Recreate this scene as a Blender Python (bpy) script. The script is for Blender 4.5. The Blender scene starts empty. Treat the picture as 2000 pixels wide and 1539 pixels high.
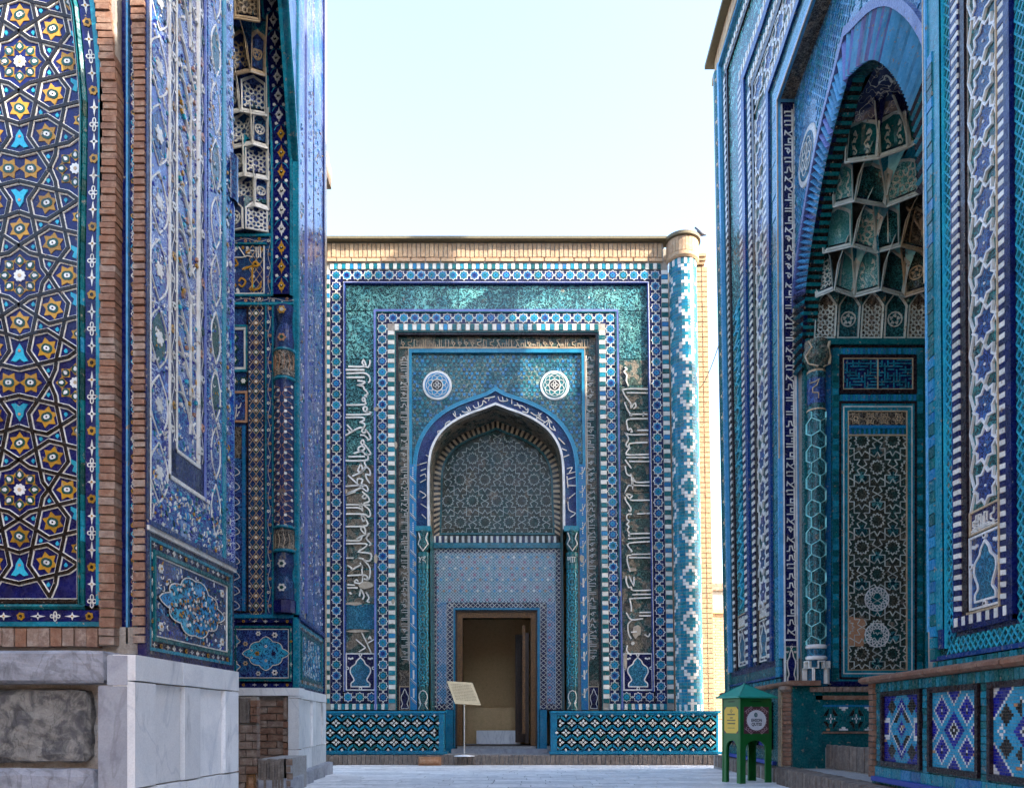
import bpy, math, random
from mathutils import Vector, Matrix
random.seed(7)
R = math.radians
sc = bpy.context.scene

# ------------------------------------------------------------------ camera, sky, sun, exposure
F = 1500.0; HZ = 1408.0; CAMH = 0.75        # focal length in photo pixels, horizon row, eye height
cam_d = bpy.data.cameras.new("camera"); cam = bpy.data.objects.new("camera", cam_d)
sc.collection.objects.link(cam); sc.camera = cam
cam.location = (0, 0, CAMH); cam.rotation_euler = (R(90), 0, 0)
cam_d.sensor_fit = 'HORIZONTAL'; cam_d.sensor_width = 36; cam_d.lens = 36*F/2000
cam_d.shift_y = (HZ-769.5)/2000; cam_d.clip_end = 500; cam_d.clip_start = .05
SUN_EL = R(33); SUN_AZ = R(27)               # azimuth: degrees from +X towards the viewer
sd = Vector((math.cos(SUN_EL)*math.cos(SUN_AZ), -math.cos(SUN_EL)*math.sin(SUN_AZ), math.sin(SUN_EL)))
w = bpy.data.worlds.new("World"); sc.world = w; w.use_nodes = True
nt = w.node_tree; bg = nt.nodes["Background"]
sky = nt.nodes.new("ShaderNodeTexSky"); sky.sky_type = 'NISHITA'; sky.sun_disc = False
sky.sun_elevation = SUN_EL; sky.sun_rotation = math.atan2(sd.x, sd.y)
sky.air_density = 1.0; sky.dust_density = 2.2; sky.ozone_density = 1.0
nt.links.new(sky.outputs[0], bg.inputs[0]); bg.inputs[1].default_value = 0.15
sun_d = bpy.data.lights.new("sun", 'SUN'); sun_d.energy = 2.3; sun_d.angle = R(.6); sun_d.color = (1, .93, .82)
sun = bpy.data.objects.new("sun", sun_d); sc.collection.objects.link(sun)
sun.location = (20, -4, 25); sun.rotation_euler = sd.to_track_quat('Z', 'Y').to_euler()
sc.view_settings.view_transform = 'Standard'; sc.view_settings.look = 'None'
sc.view_settings.gamma = 1; sc.view_settings.use_curve_mapping = False
sc.view_settings.exposure = 2.65
sc.render.engine = 'CYCLES'
sc.cycles.max_bounces = 8; sc.cycles.diffuse_bounces = 4; sc.cycles.glossy_bounces = 3
sc.cycles.use_denoising = True

# ------------------------------------------------------------------ materials
MATS = {}
class NT:
    def __init__(s, name):
        s.m = bpy.data.materials.new(name); s.m.use_nodes = True
        s.t = s.m.node_tree; s.b = s.t.nodes["Principled BSDF"]; MATS[name] = s.m
        s.pos = s.t.nodes.new("ShaderNodeNewGeometry").outputs["Position"]
        a = s.t.nodes.new("ShaderNodeAttribute"); a.attribute_name = "tint"; s.ti = a.outputs["Fac"]
        o = s.t.nodes.new("ShaderNodeObjectInfo")
        s.rnd = s.m_('FRACT', s.m_('ADD', s.ti, o.outputs["Random"]))
    def n(s, typ, **k):
        x = s.t.nodes.new(typ)
        for a, b in k.items(): setattr(x, a, b)
        return x
    def put(s, sock, v):
        if isinstance(v, bpy.types.NodeSocket): s.t.links.new(v, sock)
        elif isinstance(v, (tuple, list)) and len(v) == 3 and sock.type == 'RGBA': sock.default_value = (*v, 1)
        else: sock.default_value = v
    def m_(s, op, a, b=None, c=None):
        x = s.n("ShaderNodeMath", operation=op); s.put(x.inputs[0], a)
        if b is not None: s.put(x.inputs[1], b)
        if c is not None: s.put(x.inputs[2], c)
        return x.outputs[0]
    def noise(s, sc_, det=2, vec=None, rough=.5, dist=0):
        x = s.n("ShaderNodeTexNoise"); s.put(x.inputs["Vector"], vec or s.pos)
        x.inputs["Scale"].default_value = sc_; x.inputs["Detail"].default_value = det
        x.inputs["Roughness"].default_value = rough; x.inputs["Distortion"].default_value = dist
        return x.outputs["Fac"]
    def vor(s, sc_, feat='F1', vec=None, rand=1, out="Distance"):
        x = s.n("ShaderNodeTexVoronoi", feature=feat); s.put(x.inputs["Vector"], vec or s.pos)
        x.inputs["Scale"].default_value = sc_; x.inputs["Randomness"].default_value = rand
        return x.outputs[out]
    def ramp(s, f, a, b, ca=0.0, cb=1.0):
        x = s.n("ShaderNodeMapRange", interpolation_type='SMOOTHSTEP'); s.put(x.inputs[0], f)
        for i, v in enumerate((a, b, ca, cb)): x.inputs[i+1].default_value = v
        return x.outputs[0]
    def mix(s, f, a, b, bt='MIX'):
        x = s.n("ShaderNodeMix", data_type='RGBA', blend_type=bt)
        s.put(x.inputs[0], f); s.put(x.inputs[6], a); s.put(x.inputs[7], b)
        return x.outputs[2]
    def uvscale(s, sx, sy):
        u = s.n("ShaderNodeUVMap"); mp = s.n("ShaderNodeMapping"); s.put(mp.inputs[0], u.outputs[0])
        mp.inputs["Scale"].default_value = (sx, sy, 1); return mp.outputs[0]
    def scalev(s, v3):
        mp = s.n("ShaderNodeMapping"); s.put(mp.inputs[0], s.pos); mp.inputs["Scale"].default_value = v3
        return mp.outputs[0]
    def bump(s, h, strength, dist=.01, tile=0):
        x = s.n("ShaderNodeBump"); s.put(x.inputs["Height"], h)
        x.inputs["Strength"].default_value = strength; x.inputs["Distance"].default_value = dist
        if tile:      # each tile sits at its own slight angle, so reflections break from tile to tile
            c_ = s.n("ShaderNodeTexVoronoi", feature='F1', distance='CHEBYCHEV'); s.put(c_.inputs["Vector"], s.pos); c_.inputs["Scale"].default_value = 7; c_.inputs["Randomness"].default_value = .35
            v1 = s.n("ShaderNodeVectorMath", operation='SUBTRACT'); s.put(v1.inputs[0], c_.outputs["Color"]); v1.inputs[1].default_value = (.5, .5, .5)
            v2 = s.n("ShaderNodeVectorMath", operation='SCALE'); s.put(v2.inputs[0], v1.outputs[0]); v2.inputs["Scale"].default_value = tile
            gm = s.n("ShaderNodeNewGeometry"); v3 = s.n("ShaderNodeVectorMath", operation='ADD'); s.put(v3.inputs[0], gm.outputs["Normal"]); s.put(v3.inputs[1], v2.outputs[0])
            v4 = s.n("ShaderNodeVectorMath", operation='NORMALIZE'); s.put(v4.inputs[0], v3.outputs[0]); s.put(x.inputs["Normal"], v4.outputs[0])
        s.put(s.b.inputs["Normal"], x.outputs[0])
    def val(s, col, f, lo, hi):
        """brightness of a colour varied by factor f"""
        g = s.ramp(f, 0, 1, lo, hi)
        x = s.n("ShaderNodeVectorMath", operation='SCALE'); s.put(x.inputs[0], col); s.put(x.inputs["Scale"], g)
        return x.outputs[0]
    def col(s, c):
        x = s.n("ShaderNodeRGB"); x.outputs[0].default_value = (*c, 1); return x.outputs[0]
    def out(s, col, rough, spec=.5, coat=0):
        s.put(s.b.inputs["Base Color"], col); s.put(s.b.inputs["Roughness"], rough)
        s.b.inputs["Specular IOR Level"].default_value = spec
        s.b.inputs["Coat Weight"].default_value = coat; s.b.inputs["IOR"].default_value = 1.5; s.b.inputs["Coat Roughness"].default_value = .12

def glaze(name, c1, c2=None, rough=.24, var=.5, wear=.0, ns=9, coat=0):
    g = NT(name); c2 = c2 or tuple(x*.6 for x in c1)
    c = g.mix(g.ramp(g.noise(ns, 3), .35, .65), g.col(c1), g.col(c2))
    c = g.mix(g.m_('MULTIPLY', g.rnd, .55), c, g.col(c2))
    c = g.val(c, g.rnd, 1-var/2, 1+var/2)
    wr = g.ramp(g.noise(23, 6, rough=.65), .60-wear, .66-wear)
    fine = g.ramp(g.noise(160, 3), .66, .72, 0, .5)
    c = g.mix(fine, c, g.col((.12, .10, .08)))
    c = g.mix(wr, c, g.val(g.col((.34, .26, .19)), g.noise(60, 4), .5, 1.3))
    g.out(c, g.m_('ADD', g.m_('MULTIPLY', wr, .6), g.ramp(g.noise(40, 3), .3, .7, rough*.7, rough*1.6)), .36, coat=coat)
    g.bump(g.m_('ADD', g.noise(70, 3), g.m_('MULTIPLY', wr, -.8)), .35, .004, .09)
    return g
glaze("glaze_navy", (.005, .011, .080), (.006, .006, .035), wear=-.02)
glaze("glaze_purple", (.022, .016, .05), (.02, .02, .09))
glaze("glaze_cobalt", (.007, .022, .18), (.006, .04, .14))
glaze("glaze_royal", (.003, .008, .105), (.004, .005, .048), wear=-.06)
glaze("glaze_blue", (.02, .14, .36), (.01, .18, .33), wear=-.01)
glaze("glaze_turquoise", (.012, .24, .33), (.008, .15, .20), wear=-.01)
glaze("glaze_turq_clean", (.01, .22, .34), (.006, .15, .26), wear=-.06, var=.3)
glaze("glaze_teal", (.004, .13, .135), (.003, .085, .095), wear=-.02)
glaze("glaze_green", (.005, .06, .035), (.01, .05, .05))
glaze("glaze_sky", (.10, .33, .55), (.05, .24, .42), wear=-.01)
glaze("glaze_white", (.76, .74, .68), (.62, .58, .50), var=.3, wear=-.01)
glaze("glaze_white_clean", (.80, .79, .76), (.60, .58, .54), var=.2, wear=-.07)
glaze("glaze_cream", (.55, .42, .27), (.42, .30, .18), var=.35, wear=.0)
glaze("glaze_black", (.007, .005, .005), (.012, .008, .006), wear=-.03, rough=.25)
glaze("glaze_brown", (.020, .008, .008), (.014, .008, .012), wear=-.05, rough=.25)
glaze("glaze_yellow", (.50, .26, .02), (.34, .17, .02), wear=-.05)
glaze("glaze_aqua", (.03, .42, .50), (.02, .28, .42), wear=-.06)
glaze("mosaic_blue", (.012, .02, .30), (.008, .012, .20), wear=-.08)
glaze("mosaic_turquoise", (.03, .32, .50), (.02, .26, .42), wear=-.08, var=.25)
glaze("glaze_pale", (.32, .72, .68), (.20, .56, .55), wear=.0, rough=.25)
glaze("glaze_grey", (.58, .62, .55), (.46, .48, .42), wear=.01, rough=.35)
glaze("glaze_pink", (.50, .24, .16), (.4, .2, .12), wear=-.05)
glaze("glaze_lilac", (.16, .20, .42), (.10, .13, .34), wear=-.02)

def relief(name, hi, lo, sc_=22, wear=.0, rough=.22, width=.055, hi2=None, bs=.9, anis=None, coat=0, dist=.6):
    """carved and glazed arabesque: raised curling stems over a sunk ground"""
    g = NT(name)
    vec = g.scalev(anis) if anis else g.pos
    a = g.m_('ABSOLUTE', g.m_('SUBTRACT', g.noise(sc_, 1.2, vec, dist=dist), .5))
    b = g.m_('ABSOLUTE', g.m_('SUBTRACT', g.noise(sc_*1.9, 1, vec, dist=dist*.6), .5))
    la = g.ramp(a, width*.45, width*1.1, 1, 0); lb = g.ramp(b, width*.35, width*.9, 1, 0)
    ln = g.m_('MAXIMUM', la, g.m_('MULTIPLY', lb, .85))
    ch = g.mix(g.ramp(g.noise(3.1, 3), .4, .62), g.col(hi), g.col(hi2 or tuple(x*.7 for x in hi)))
    ch = g.val(ch, g.noise(1.7, 2), .75, 1.25)
    ch = g.val(ch, g.rnd, .8, 1.2)
    c = g.mix(ln, g.col(lo), ch)
    wr = g.ramp(g.noise(5, 6, rough=.7), .62-wear, .70-wear)
    c = g.mix(g.m_('MULTIPLY', wr, .85), c, g.val(g.col((.30, .23, .16)), ln, .45, 1.25))
    g.out(c, g.m_('ADD', rough, g.m_('MULTIPLY', wr, .5)), coat=coat)
    g.bump(ln, bs, .012, .10)
    return g
relief("relief_turquoise", (.13, .38, .35), (.003, .025, .032), 13, hi2=(.07, .28, .30))
relief("relief_turq_fine", (.26, .36, .30), (.006, .04, .05), 26, hi2=(.04, .20, .30), wear=.02)
relief("relief_dark", (.17, .15, .10), (.018, .022, .016), 30, wear=.04, hi2=(.04, .14, .12))
relief("relief_pale", (.38, .62, .58), (.04, .22, .22), 20, wear=.02, hi2=(.10, .38, .38), bs=.5)
relief("relief_worn", (.10, .22, .20), (.012, .022, .022), 30, wear=.16, hi2=(.20, .17, .12))
relief("relief_olive", (.10, .17, .13), (.012, .022, .018), 30, wear=.12, hi2=(.05, .16, .15))
relief("relief_navy", (.05, .10, .34), (.008, .012, .09), 26, hi2=(.03, .16, .34))
relief("relief_navyfine", (.05, .09, .30), (.006, .01, .08), 60, hi2=(.03, .14, .30))
relief("relief_vase", (.03, .24, .36), (.005, .07, .12), 24, hi2=(.02, .16, .30))
relief("relief_teal", (.04, .22, .22), (.004, .03, .035), 26, hi2=(.03, .16, .18), wear=.03)
relief("relief_sky", (.22, .44, .62), (.03, .12, .24), 24, hi2=(.14, .34, .56), wear=-.04, bs=.4, coat=.3)
relief("relief_whiteblue", (.55, .58, .66), (.02, .04, .22), 26, width=.035, hi2=(.30, .36, .58), wear=-.02)
relief("relief_floral", (.46, .50, .62), (.008, .014, .20), 17, width=.030, hi2=(.08, .20, .50), wear=0, bs=.16, rough=.16, anis=(1, .55, 1), coat=.12)
relief("relief_floral_dense", (.38, .42, .52), (.007, .016, .20), 34, width=.040, hi2=(.03, .22, .42), wear=.0, bs=.16, rough=.16, anis=(1, .6, 1), coat=.12)
relief("relief_aqua", (.03, .34, .48), (.006, .03, .10), 22, width=.10, hi2=(.03, .26, .50), wear=-.05, bs=.6)
relief("relief_brown", (.34, .26, .18), (.03, .022, .018), 26, wear=.08, hi2=(.22, .2, .16))
relief("relief_dome", (.50, .52, .46), (.004, .014, .07), 7, width=.018, hi2=(.3, .26, .18), wear=.10, bs=.3)
relief("relief_white_kufic", (.60, .57, .50), (.02, .014, .03), 20, width=.06, hi2=(.5, .42, .34), wear=-.02, bs=.5)

def dotpanel(name, base, base2, dot, s1):
    g = NT(name); uv = g.uvscale(s1, s1)
    d1 = g.vor(1, vec=uv, rand=0); 
    sh = g.n("ShaderNodeVectorMath", operation='ADD'); g.put(sh.inputs[0], uv); sh.inputs[1].default_value = (.5, .5, 0)
    d2 = g.vor(1, vec=sh.outputs[0], rand=0)
    uv2 = g.uvscale(s1/4, s1/4); d3 = g.vor(1, vec=uv2, rand=0)
    c = g.mix(g.ramp(g.noise(6, 4), .4, .6), g.col(base), g.col(base2))
    ring = g.ramp(g.m_('ABSOLUTE', g.m_('SUBTRACT', d3, .33)), .03, .09, 1, 0)
    c = g.mix(g.m_('MULTIPLY', ring, .6), c, g.col((.50, .50, .55)))
    c = g.mix(g.ramp(d3, .10, .14, 1, 0), c, g.col((.42, .20, .26)))
    c = g.mix(g.ramp(g.m_('MINIMUM', d1, d2), .17, .24, 1, 0), c, g.col(dot))
    g.out(c, .25); g.bump(g.ramp(g.m_('MINIMUM', d1, d2), .15, .3), .5, .004)
dotpanel("star_dots", (.24, .40, .44), (.34, .42, .44), (.008, .016, .05), 1/6.1)
dotpanel("star_dots_blue", (.10, .26, .42), (.22, .32, .44), (.008, .016, .05), 1/6.1)

def brick(name, c1, c2, c3, rough=.9, mort=False):
    g = NT(name)
    c = g.mix(g.rnd, g.col(c1), g.col(c2))
    c = g.mix(g.ramp(g.noise(14, 5, rough=.7), .42, .7), c, g.col(c3))
    c = g.val(c, g.noise(55, 4, rough=.7), .7, 1.3)
    pit = g.ramp(g.vor(70), .10, .22)
    c = g.mix(g.ramp(pit, 0, 1, .5, 0), c, g.col((.03, .02, .015)))
    g.out(c, rough, .25)
    g.bump(g.m_('ADD', g.m_('MULTIPLY', g.noise(45, 6, rough=.7), 1.0), g.m_('MULTIPLY', pit, .3)), .7, .008)
brick("brick_tan", (.50, .33, .19), (.42, .27, .17), (.55, .40, .26))
brick("brick_red", (.25, .12, .07), (.18, .095, .065), (.30, .19, .13))
brick("brick_worn", (.28, .19, .14), (.20, .13, .10), (.36, .28, .22))
brick("brick_edge", (.20, .16, .13), (.14, .115, .10), (.28, .23, .19))
brick("mortar", (.36, .31, .25), (.30, .26, .22), (.42, .38, .33))
brick("plaster", (.66, .44, .22), (.66, .44, .22), (.58, .38, .18))
brick("plaster_patch", (.42, .35, .26), (.36, .30, .23), (.48, .41, .32))
brick("terracotta", (.42, .20, .10), (.42, .20, .10), (.50, .30, .18))
brick("concrete", (.36, .34, .32), (.32, .30, .28), (.42, .40, .38))

def stone(name, c1, c2, vein, rough, bs=.3, sc_=3.0):
    g = NT(name)
    n1 = g.noise(sc_, 6, rough=.6, dist=1.2)
    c = g.mix(g.ramp(n1, .38, .66), g.col(c1), g.col(c2))
    v = g.ramp(g.m_('ABSOLUTE', g.m_('SUBTRACT', g.noise(sc_*.8, 4, g.scalev((1, 1, .45)), dist=1.5), .5)), .0, .03, 1, 0)
    c = g.mix(g.m_('MULTIPLY', v, .38), c, g.col(vein))
    c = g.mix(g.ramp(g.noise(1.1, 5, rough=.7, dist=2), .5, .72, 0, .35), c, g.col(vein))
    c = g.val(c, g.rnd, .86, 1.12)
    c = g.val(c, g.noise(90, 4, rough=.7), .82, 1.14)
    c = g.mix(g.ramp(g.noise(7, 6, g.scalev((1, 1, .25)), rough=.7), .55, .74, 0, .5), c, g.col(tuple(x*.35 for x in vein)))
    g.out(c, rough, .4); g.bump(g.noise(60, 6, rough=.75), bs, .006)
stone("marble_white", (.84, .82, .79), (.76, .75, .73), (.48, .50, .53), .38, .15, 2.2)
stone("marble_grey", (.38, .38, .40), (.28, .28, .31), (.18, .17, .18), .6, .35)
stone("stone_dark", (.26, .24, .21), (.085, .08, .08), (.03, .027, .025), .85, 1.0, 9)
stone("stone_cap", (.34, .34, .37), (.22, .22, .24), (.10, .10, .10), .75, .6, 5)
stone("paver", (.86, .83, .79), (.70, .68, .66), (.44, .43, .43), .55, .25, 5)
stone("joint", (.30, .29, .28), (.25, .24, .24), (.2, .2, .2), .9, .4)

def woodm(name, c1, c2):
    g = NT(name)
    v = g.scalev((9, 9, 1.2))
    n = g.noise(6, 5, v, rough=.6, dist=.6)
    c = g.mix(g.ramp(n, .35, .65), g.col(c1), g.col(c2))
    cv = g.ramp(g.m_('ABSOLUTE', g.m_('SUBTRACT', g.noise(34, 1, dist=.8), .5)), .02, .07)
    c = g.val(c, cv, .55, 1.15)
    g.out(c, .45); g.bump(cv, .6, .006)
woodm("carved_wood", (.26, .115, .03), (.16, .065, .018))
woodm("dark_wood", (.06, .03, .015), (.04, .02, .012))
g = NT("green_paint"); c = g.val(g.col((.006, .125, .022)), g.noise(8, 5), .85, 1.12)
g.out(g.mix(g.ramp(g.noise(30, 6, rough=.7), .66, .74, 0, .4), c, g.col((.05, .06, .04))), .38); g.bump(g.noise(25, 3), .15, .004)
g = NT("roof_paint"); c = g.val(g.col((.02, .30, .22)), g.noise(12, 5), .85, 1.15); g.out(c, .42); g.bump(g.noise(20, 3), .2, .004)
g = NT("brass_plate"); c = g.val(g.col((.44, .33, .18)), g.noise(20, 5), .8, 1.15); g.out(c, .38); g.b.inputs["Metallic"].default_value = .65; g.bump(g.noise(120, 3), .2, .001)
g = NT("steel"); g.out(g.col((.5, .5, .52)), .3); g.b.inputs["Metallic"].default_value = .9
g = NT("etched_text"); g.out(g.col((.16, .12, .05)), .6)
for nm, cc, rr in (("paper_white", (.78, .78, .80), .55), ("paper_yellow", (.80, .52, .06), .5), ("ink_dark", (.03, .04, .06), .5), ("ink_maroon", (.10, .03, .045), .5),
                   ("ink_teal", (.01, .14, .15), .5), ("ink_pink", (.62, .42, .44), .5), ("slot_black", (.004, .004, .004), .8), ("feather_grey", (.10, .11, .14), .7), ("cable_black", (.02, .02, .02), .6)):
    g = NT(nm); g.out(g.val(g.col(cc), g.noise(40, 4), .9, 1.08), rr)
g = NT("cover_blue"); g.out(g.val(g.col((.03, .06, .34)), g.noise(10, 4), .9, 1.08), .5)
g = NT("roof_lip"); g.out(g.val(g.col((.16, .13, .07)), g.noise(30, 5), .7, 1.2), .7)
# ------------------------------------------------------------------ mesh kit
COL = sc.collection
class Box:  # where shapes are collected; build() links them as one mesh object
    pass
class MB:
    def __init__(s, P=None):
        s.v = []; s.f = []; s.m = []; s.t = []; s.uv = []; s.mats = []; s.P = P; s.smooth = False
    def mi(s, m):
        if m not in s.mats: s.mats.append(m)
        return s.mats.index(m)
    def p(s, u, v, n):
        s.v.append(tuple(s.P(u, v, n))); s.uv.append((u, v)); return len(s.v)-1
    def pw(s, co, uv=(0, 0)):
        s.v.append(tuple(co)); s.uv.append(uv); return len(s.v)-1
    def face(s, idx, m, t):
        s.f.append(tuple(idx)); s.m.append(s.mi(m)); s.t.append(t)
    def prism(s, poly, n0, n1, m, t=None, bev=0.0, side=None):
        """flat polygon in wall coordinates raised from n0 to n1"""
        t = random.random() if t is None else t
        k = len(poly); side = side or m
        lo = [s.p(u, v, n0) for u, v in poly]
        if bev > 0:
            cu = sum(q[0] for q in poly)/k; cv = sum(q[1] for q in poly)/k
            md = [s.p(u, v, n1-abs(n1-n0)*.3) for u, v in poly]
            top = [s.p(cu+(u-cu)*(1-bev), cv+(v-cv)*(1-bev), n1) for u, v in poly]
            rings = [lo, md, top]
        else:
            top = [s.p(u, v, n1) for u, v in poly]; rings = [lo, top]
        for a, b in zip(rings, rings[1:]):
            for i in range(k):
                j = (i+1) % k; s.face((a[i], a[j], b[j], b[i]), side, t)
        s.face(top, m, t)
    def rect(s, u0, u1, v0, v1, n0, n1, m, t=None, bev=0.0, side=None):
        s.prism([(u0, v0), (u1, v0), (u1, v1), (u0, v1)], n0, n1, m, t, bev, side)
    def frame(s, o, i, n0, n1, m, t=None):
        """rectangular frame between outer (u0,u1,v0,v1) and inner"""
        (a, b, c, d), (e, f, g_, h) = o, i
        for q in ([(a, c), (b, c), (f, g_), (e, g_)], [(b, c), (b, d), (f, h), (f, g_)],
                  [(b, d), (a, d), (e, h), (f, h)], [(a, d), (a, c), (e, g_), (e, h)]):
            if math.dist(q[0], q[3]) < 1e-5 and math.dist(q[1], q[2]) < 1e-5 or abs(q[0][0]-q[3][0]) < 1e-6 and abs(q[0][0]-q[1][0]) < 1e-6 or abs(q[0][1]-q[3][1]) < 1e-6 and abs(q[0][1]-q[1][1]) < 1e-6: continue
            s.prism(q, n0, n1, m, t)
    def strip(s, pts, w, n0, n1, m, t=None, closed=False, au=1.0):
        """ribbon of width w along a polyline; au = how much u is stretched against v"""
        t = random.random() if t is None else t
        pts = [Vector((p[0]/au, p[1])) for p in pts]
        q = [pts[0]]
        for p in pts[1:]:
            if (p-q[-1]).length > 1e-6: q.append(p)
        if closed and (q[0]-q[-1]).length < 1e-6: q.pop()
        pts = q; k = len(pts)
        if k < 2: return
        L, Rr = [], []
        for i in range(k):
            a = pts[(i-1) % k] if (closed or i > 0) else None
            b = pts[(i+1) % k] if (closed or i < k-1) else None
            d1 = (pts[i]-a).normalized() if a is not None else None
            d2 = (b-pts[i]).normalized() if b is not None else None
            if d1 is None: d1 = d2
            if d2 is None: d2 = d1
            n = Vector((-d1.y-d2.y, d1.x+d2.x))
            if n.length < 1e-5: n = Vector((-d1.y, d1.x))
            n.normalize(); c = max(.4, abs(n.dot(Vector((-d1.y, d1.x)))))
            o = n*(w/2/c); L.append(pts[i]+o); Rr.append(pts[i]-o)
        def P2(q, n): return s.p(q.x*au, q.y, n)
        Lt = [P2(q, n1) for q in L]; Rt = [P2(q, n1) for q in Rr]
        Lb = [P2(q, n0) for q in L]; Rb = [P2(q, n0) for q in Rr]
        for i in range(k if closed else k-1):
            j = (i+1) % k
            s.face((Rt[i], Rt[j], Lt[j], Lt[i]), m, t)
            s.face((Lt[i], Lt[j], Lb[j], Lb[i]), m, t); s.face((Rb[i], Rb[j], Rt[j], Rt[i]), m, t)
        if not closed:
            s.face((Lb[0], Rb[0], Rt[0], Lt[0]), m, t); s.face((Rb[-1], Lb[-1], Lt[-1], Rt[-1]), m, t)
    def box(s, a, b, m, t=None):
        """world box from corner a to corner b"""
        t = random.random() if t is None else t
        (x0, y0, z0), (x1, y1, z1) = a, b
        c = [s.pw(q) for q in ((x0, y0, z0), (x1, y0, z0), (x1, y1, z0), (x0, y1, z0), (x0, y0, z1), (x1, y0, z1), (x1, y1, z1), (x0, y1, z1))]
        for q in ((0, 3, 2, 1), (4, 5, 6, 7), (0, 1, 5, 4), (1, 2, 6, 5), (2, 3, 7, 6), (3, 0, 4, 7)):
            s.face([c[i] for i in q], m, t)
    def grid(s, rows, m, t=None, closed=False):
        """surface through rows of world points; uv from list position"""
        t = random.random() if t is None else t
        ids = [[s.pw(q, (i*.1, j*.1)) for i, q in enumerate(r)] for j, r in enumerate(rows)]
        for j in range(len(ids)-1):
            k = len(ids[j])
            for i in range(k if closed else k-1):
                s.face((ids[j][i], ids[j][(i+1) % k], ids[j+1][(i+1) % k], ids[j+1][i]), m, t)
    def lathe(s, cx, cy, prof, m, seg=24, a0=0, a1=360, t=None):
        rows = []
        full = abs(a1-a0) >= 360
        k = seg if full else seg+1
        for r, z in prof:
            rows.append([(cx+r*math.cos(R(a0+(a1-a0)*i/seg)), cy+r*math.sin(R(a0+(a1-a0)*i/seg)), z) for i in range(k)])
        s.grid(rows, m, t, closed=full)
    def mesh(s, name, org=(0, 0, 0), smooth=False):
        me = bpy.data.meshes.new(name); o = Vector(org)
        me.from_pydata([tuple(Vector(q)-o) for q in s.v], [], s.f)
        for m in s.mats: me.materials.append(MATS[m])
        me.polygons.foreach_set("material_index", s.m)
        at = me.attributes.new("tint", 'FLOAT', 'FACE'); at.data.foreach_set("value", s.t)
        ul = me.uv_layers.new(name="UVMap"); lu = []
        for f in s.f:
            for i in f: lu += s.uv[i]
        ul.data.foreach_set("uv", lu)
        if smooth: me.polygons.foreach_set("use_smooth", [True]*len(s.f))
        me.update(); return me
    def build(s, name, parent=None, org=None, kind=None, smooth=False, label=None):
        if not s.f: return None
        base = Vector(parent['org']) if parent is not None else Vector(org or (0, 0, 0))
        o = bpy.data.objects.new(name, s.mesh(name, base, smooth)); COL.objects.link(o)
        if parent is not None:
            o.parent = parent; o['org'] = parent['org']
        else:
            o.location = base; o['org'] = tuple(base)
        if kind: o['kind'] = kind
        if label: o['label'] = label
        return o

def thing(name, label, cat, loc, group=None):
    o = bpy.data.objects.new(name, None); COL.objects.link(o); o.location = loc
    o.empty_display_size = .3
    o['label'] = label; o['category'] = cat; o['org'] = tuple(loc)
    if group: o['group'] = group
    return o
def piece(name, me, parent, M):
    """one piece that shares its mesh with its kin; M = world matrix"""
    o = bpy.data.objects.new(name, me); COL.objects.link(o)
    o.parent = parent
    o.matrix_local = Matrix.Translation(-Vector(parent['org'])) @ M
    return o
def frame_at(P, u, v, n, du=.01, dv=.01, su=1, sv=1):
    """local frame of a wall at (u,v): x along u, y along v, z outward"""
    a = Vector(P(u, v, n)); x = Vector(P(u+du, v, n))-a; y = Vector(P(u, v+dv, n))-a
    x.normalize(); z = (Vector(P(u, v, n+.01))-a).normalized(); y = y - y.dot(x)*x; y.normalize()
    return Matrix(((x.x, y.x, z.x, a.x), (x.y, y.y, z.y, a.y), (x.z, y.z, z.z, a.z), (0, 0, 0, 1)))
def local(u, v, n): return (u, v, n)

# ------------------------------------------------------------------ pattern kit (all in wall coordinates)
def lerp(a, b, t): return a+(b-a)*t
def regpoly(cx, cy, r, n, a0=0, au=1): return [(cx+au*r*math.cos(R(a0)+2*math.pi*i/n), cy+r*math.sin(R(a0)+2*math.pi*i/n)) for i in range(n)]
def star(cx, cy, r1, r2, n, a0=0, au=1):
    return [(cx+au*(r1 if i % 2 == 0 else r2)*math.cos(R(a0)+math.pi*i/n), cy+(r1 if i % 2 == 0 else r2)*math.sin(R(a0)+math.pi*i/n)) for i in range(2*n)]
def flower(cx, cy, r, n, depth=.3, a0=0, au=1, k=5):
    out = []
    for i in range(n*k):
        a = 2*math.pi*i/(n*k); rr = r*(1-depth+depth*abs(math.cos(n*a/2)))
        out.append((cx+au*rr*math.cos(a+R(a0)), cy+rr*math.sin(a+R(a0))))
    return out
def clipseg(a, b, box):
    u0, u1, v0, v1 = box; t0, t1 = 0.0, 1.0; dx = b[0]-a[0]; dy = b[1]-a[1]
    for p, q in ((-dx, a[0]-u0), (dx, u1-a[0]), (-dy, a[1]-v0), (dy, v1-a[1])):
        if abs(p) < 1e-12:
            if q < 0: return None
        else:
            r = q/p
            if p < 0: t0 = max(t0, r)
            else: t1 = min(t1, r)
    if t0 >= t1: return None
    return ((a[0]+t0*dx, a[1]+t0*dy), (a[0]+t1*dx, a[1]+t1*dy))
def lines(mb, segs, box, w, n0, n1, m, au=1.0, keep=None):
    for a, b in segs:
        c = clipseg(a, b, box)
        if c and math.dist(*c) > w*.3 and (keep is None or (keep(*c[0]) and keep(*c[1]))): mb.strip(c, w, n0, n1, m, au=au)
def isect(p, d, q, e):
    det = d[0]*(-e[1])+e[0]*d[1]
    if abs(det) < 1e-9: return None
    rx, ry = q[0]-p[0], q[1]-p[1]
    t = (rx*(-e[1])+e[0]*ry)/det
    return (p[0]+t*d[0], p[1]+t*d[1])
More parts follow.
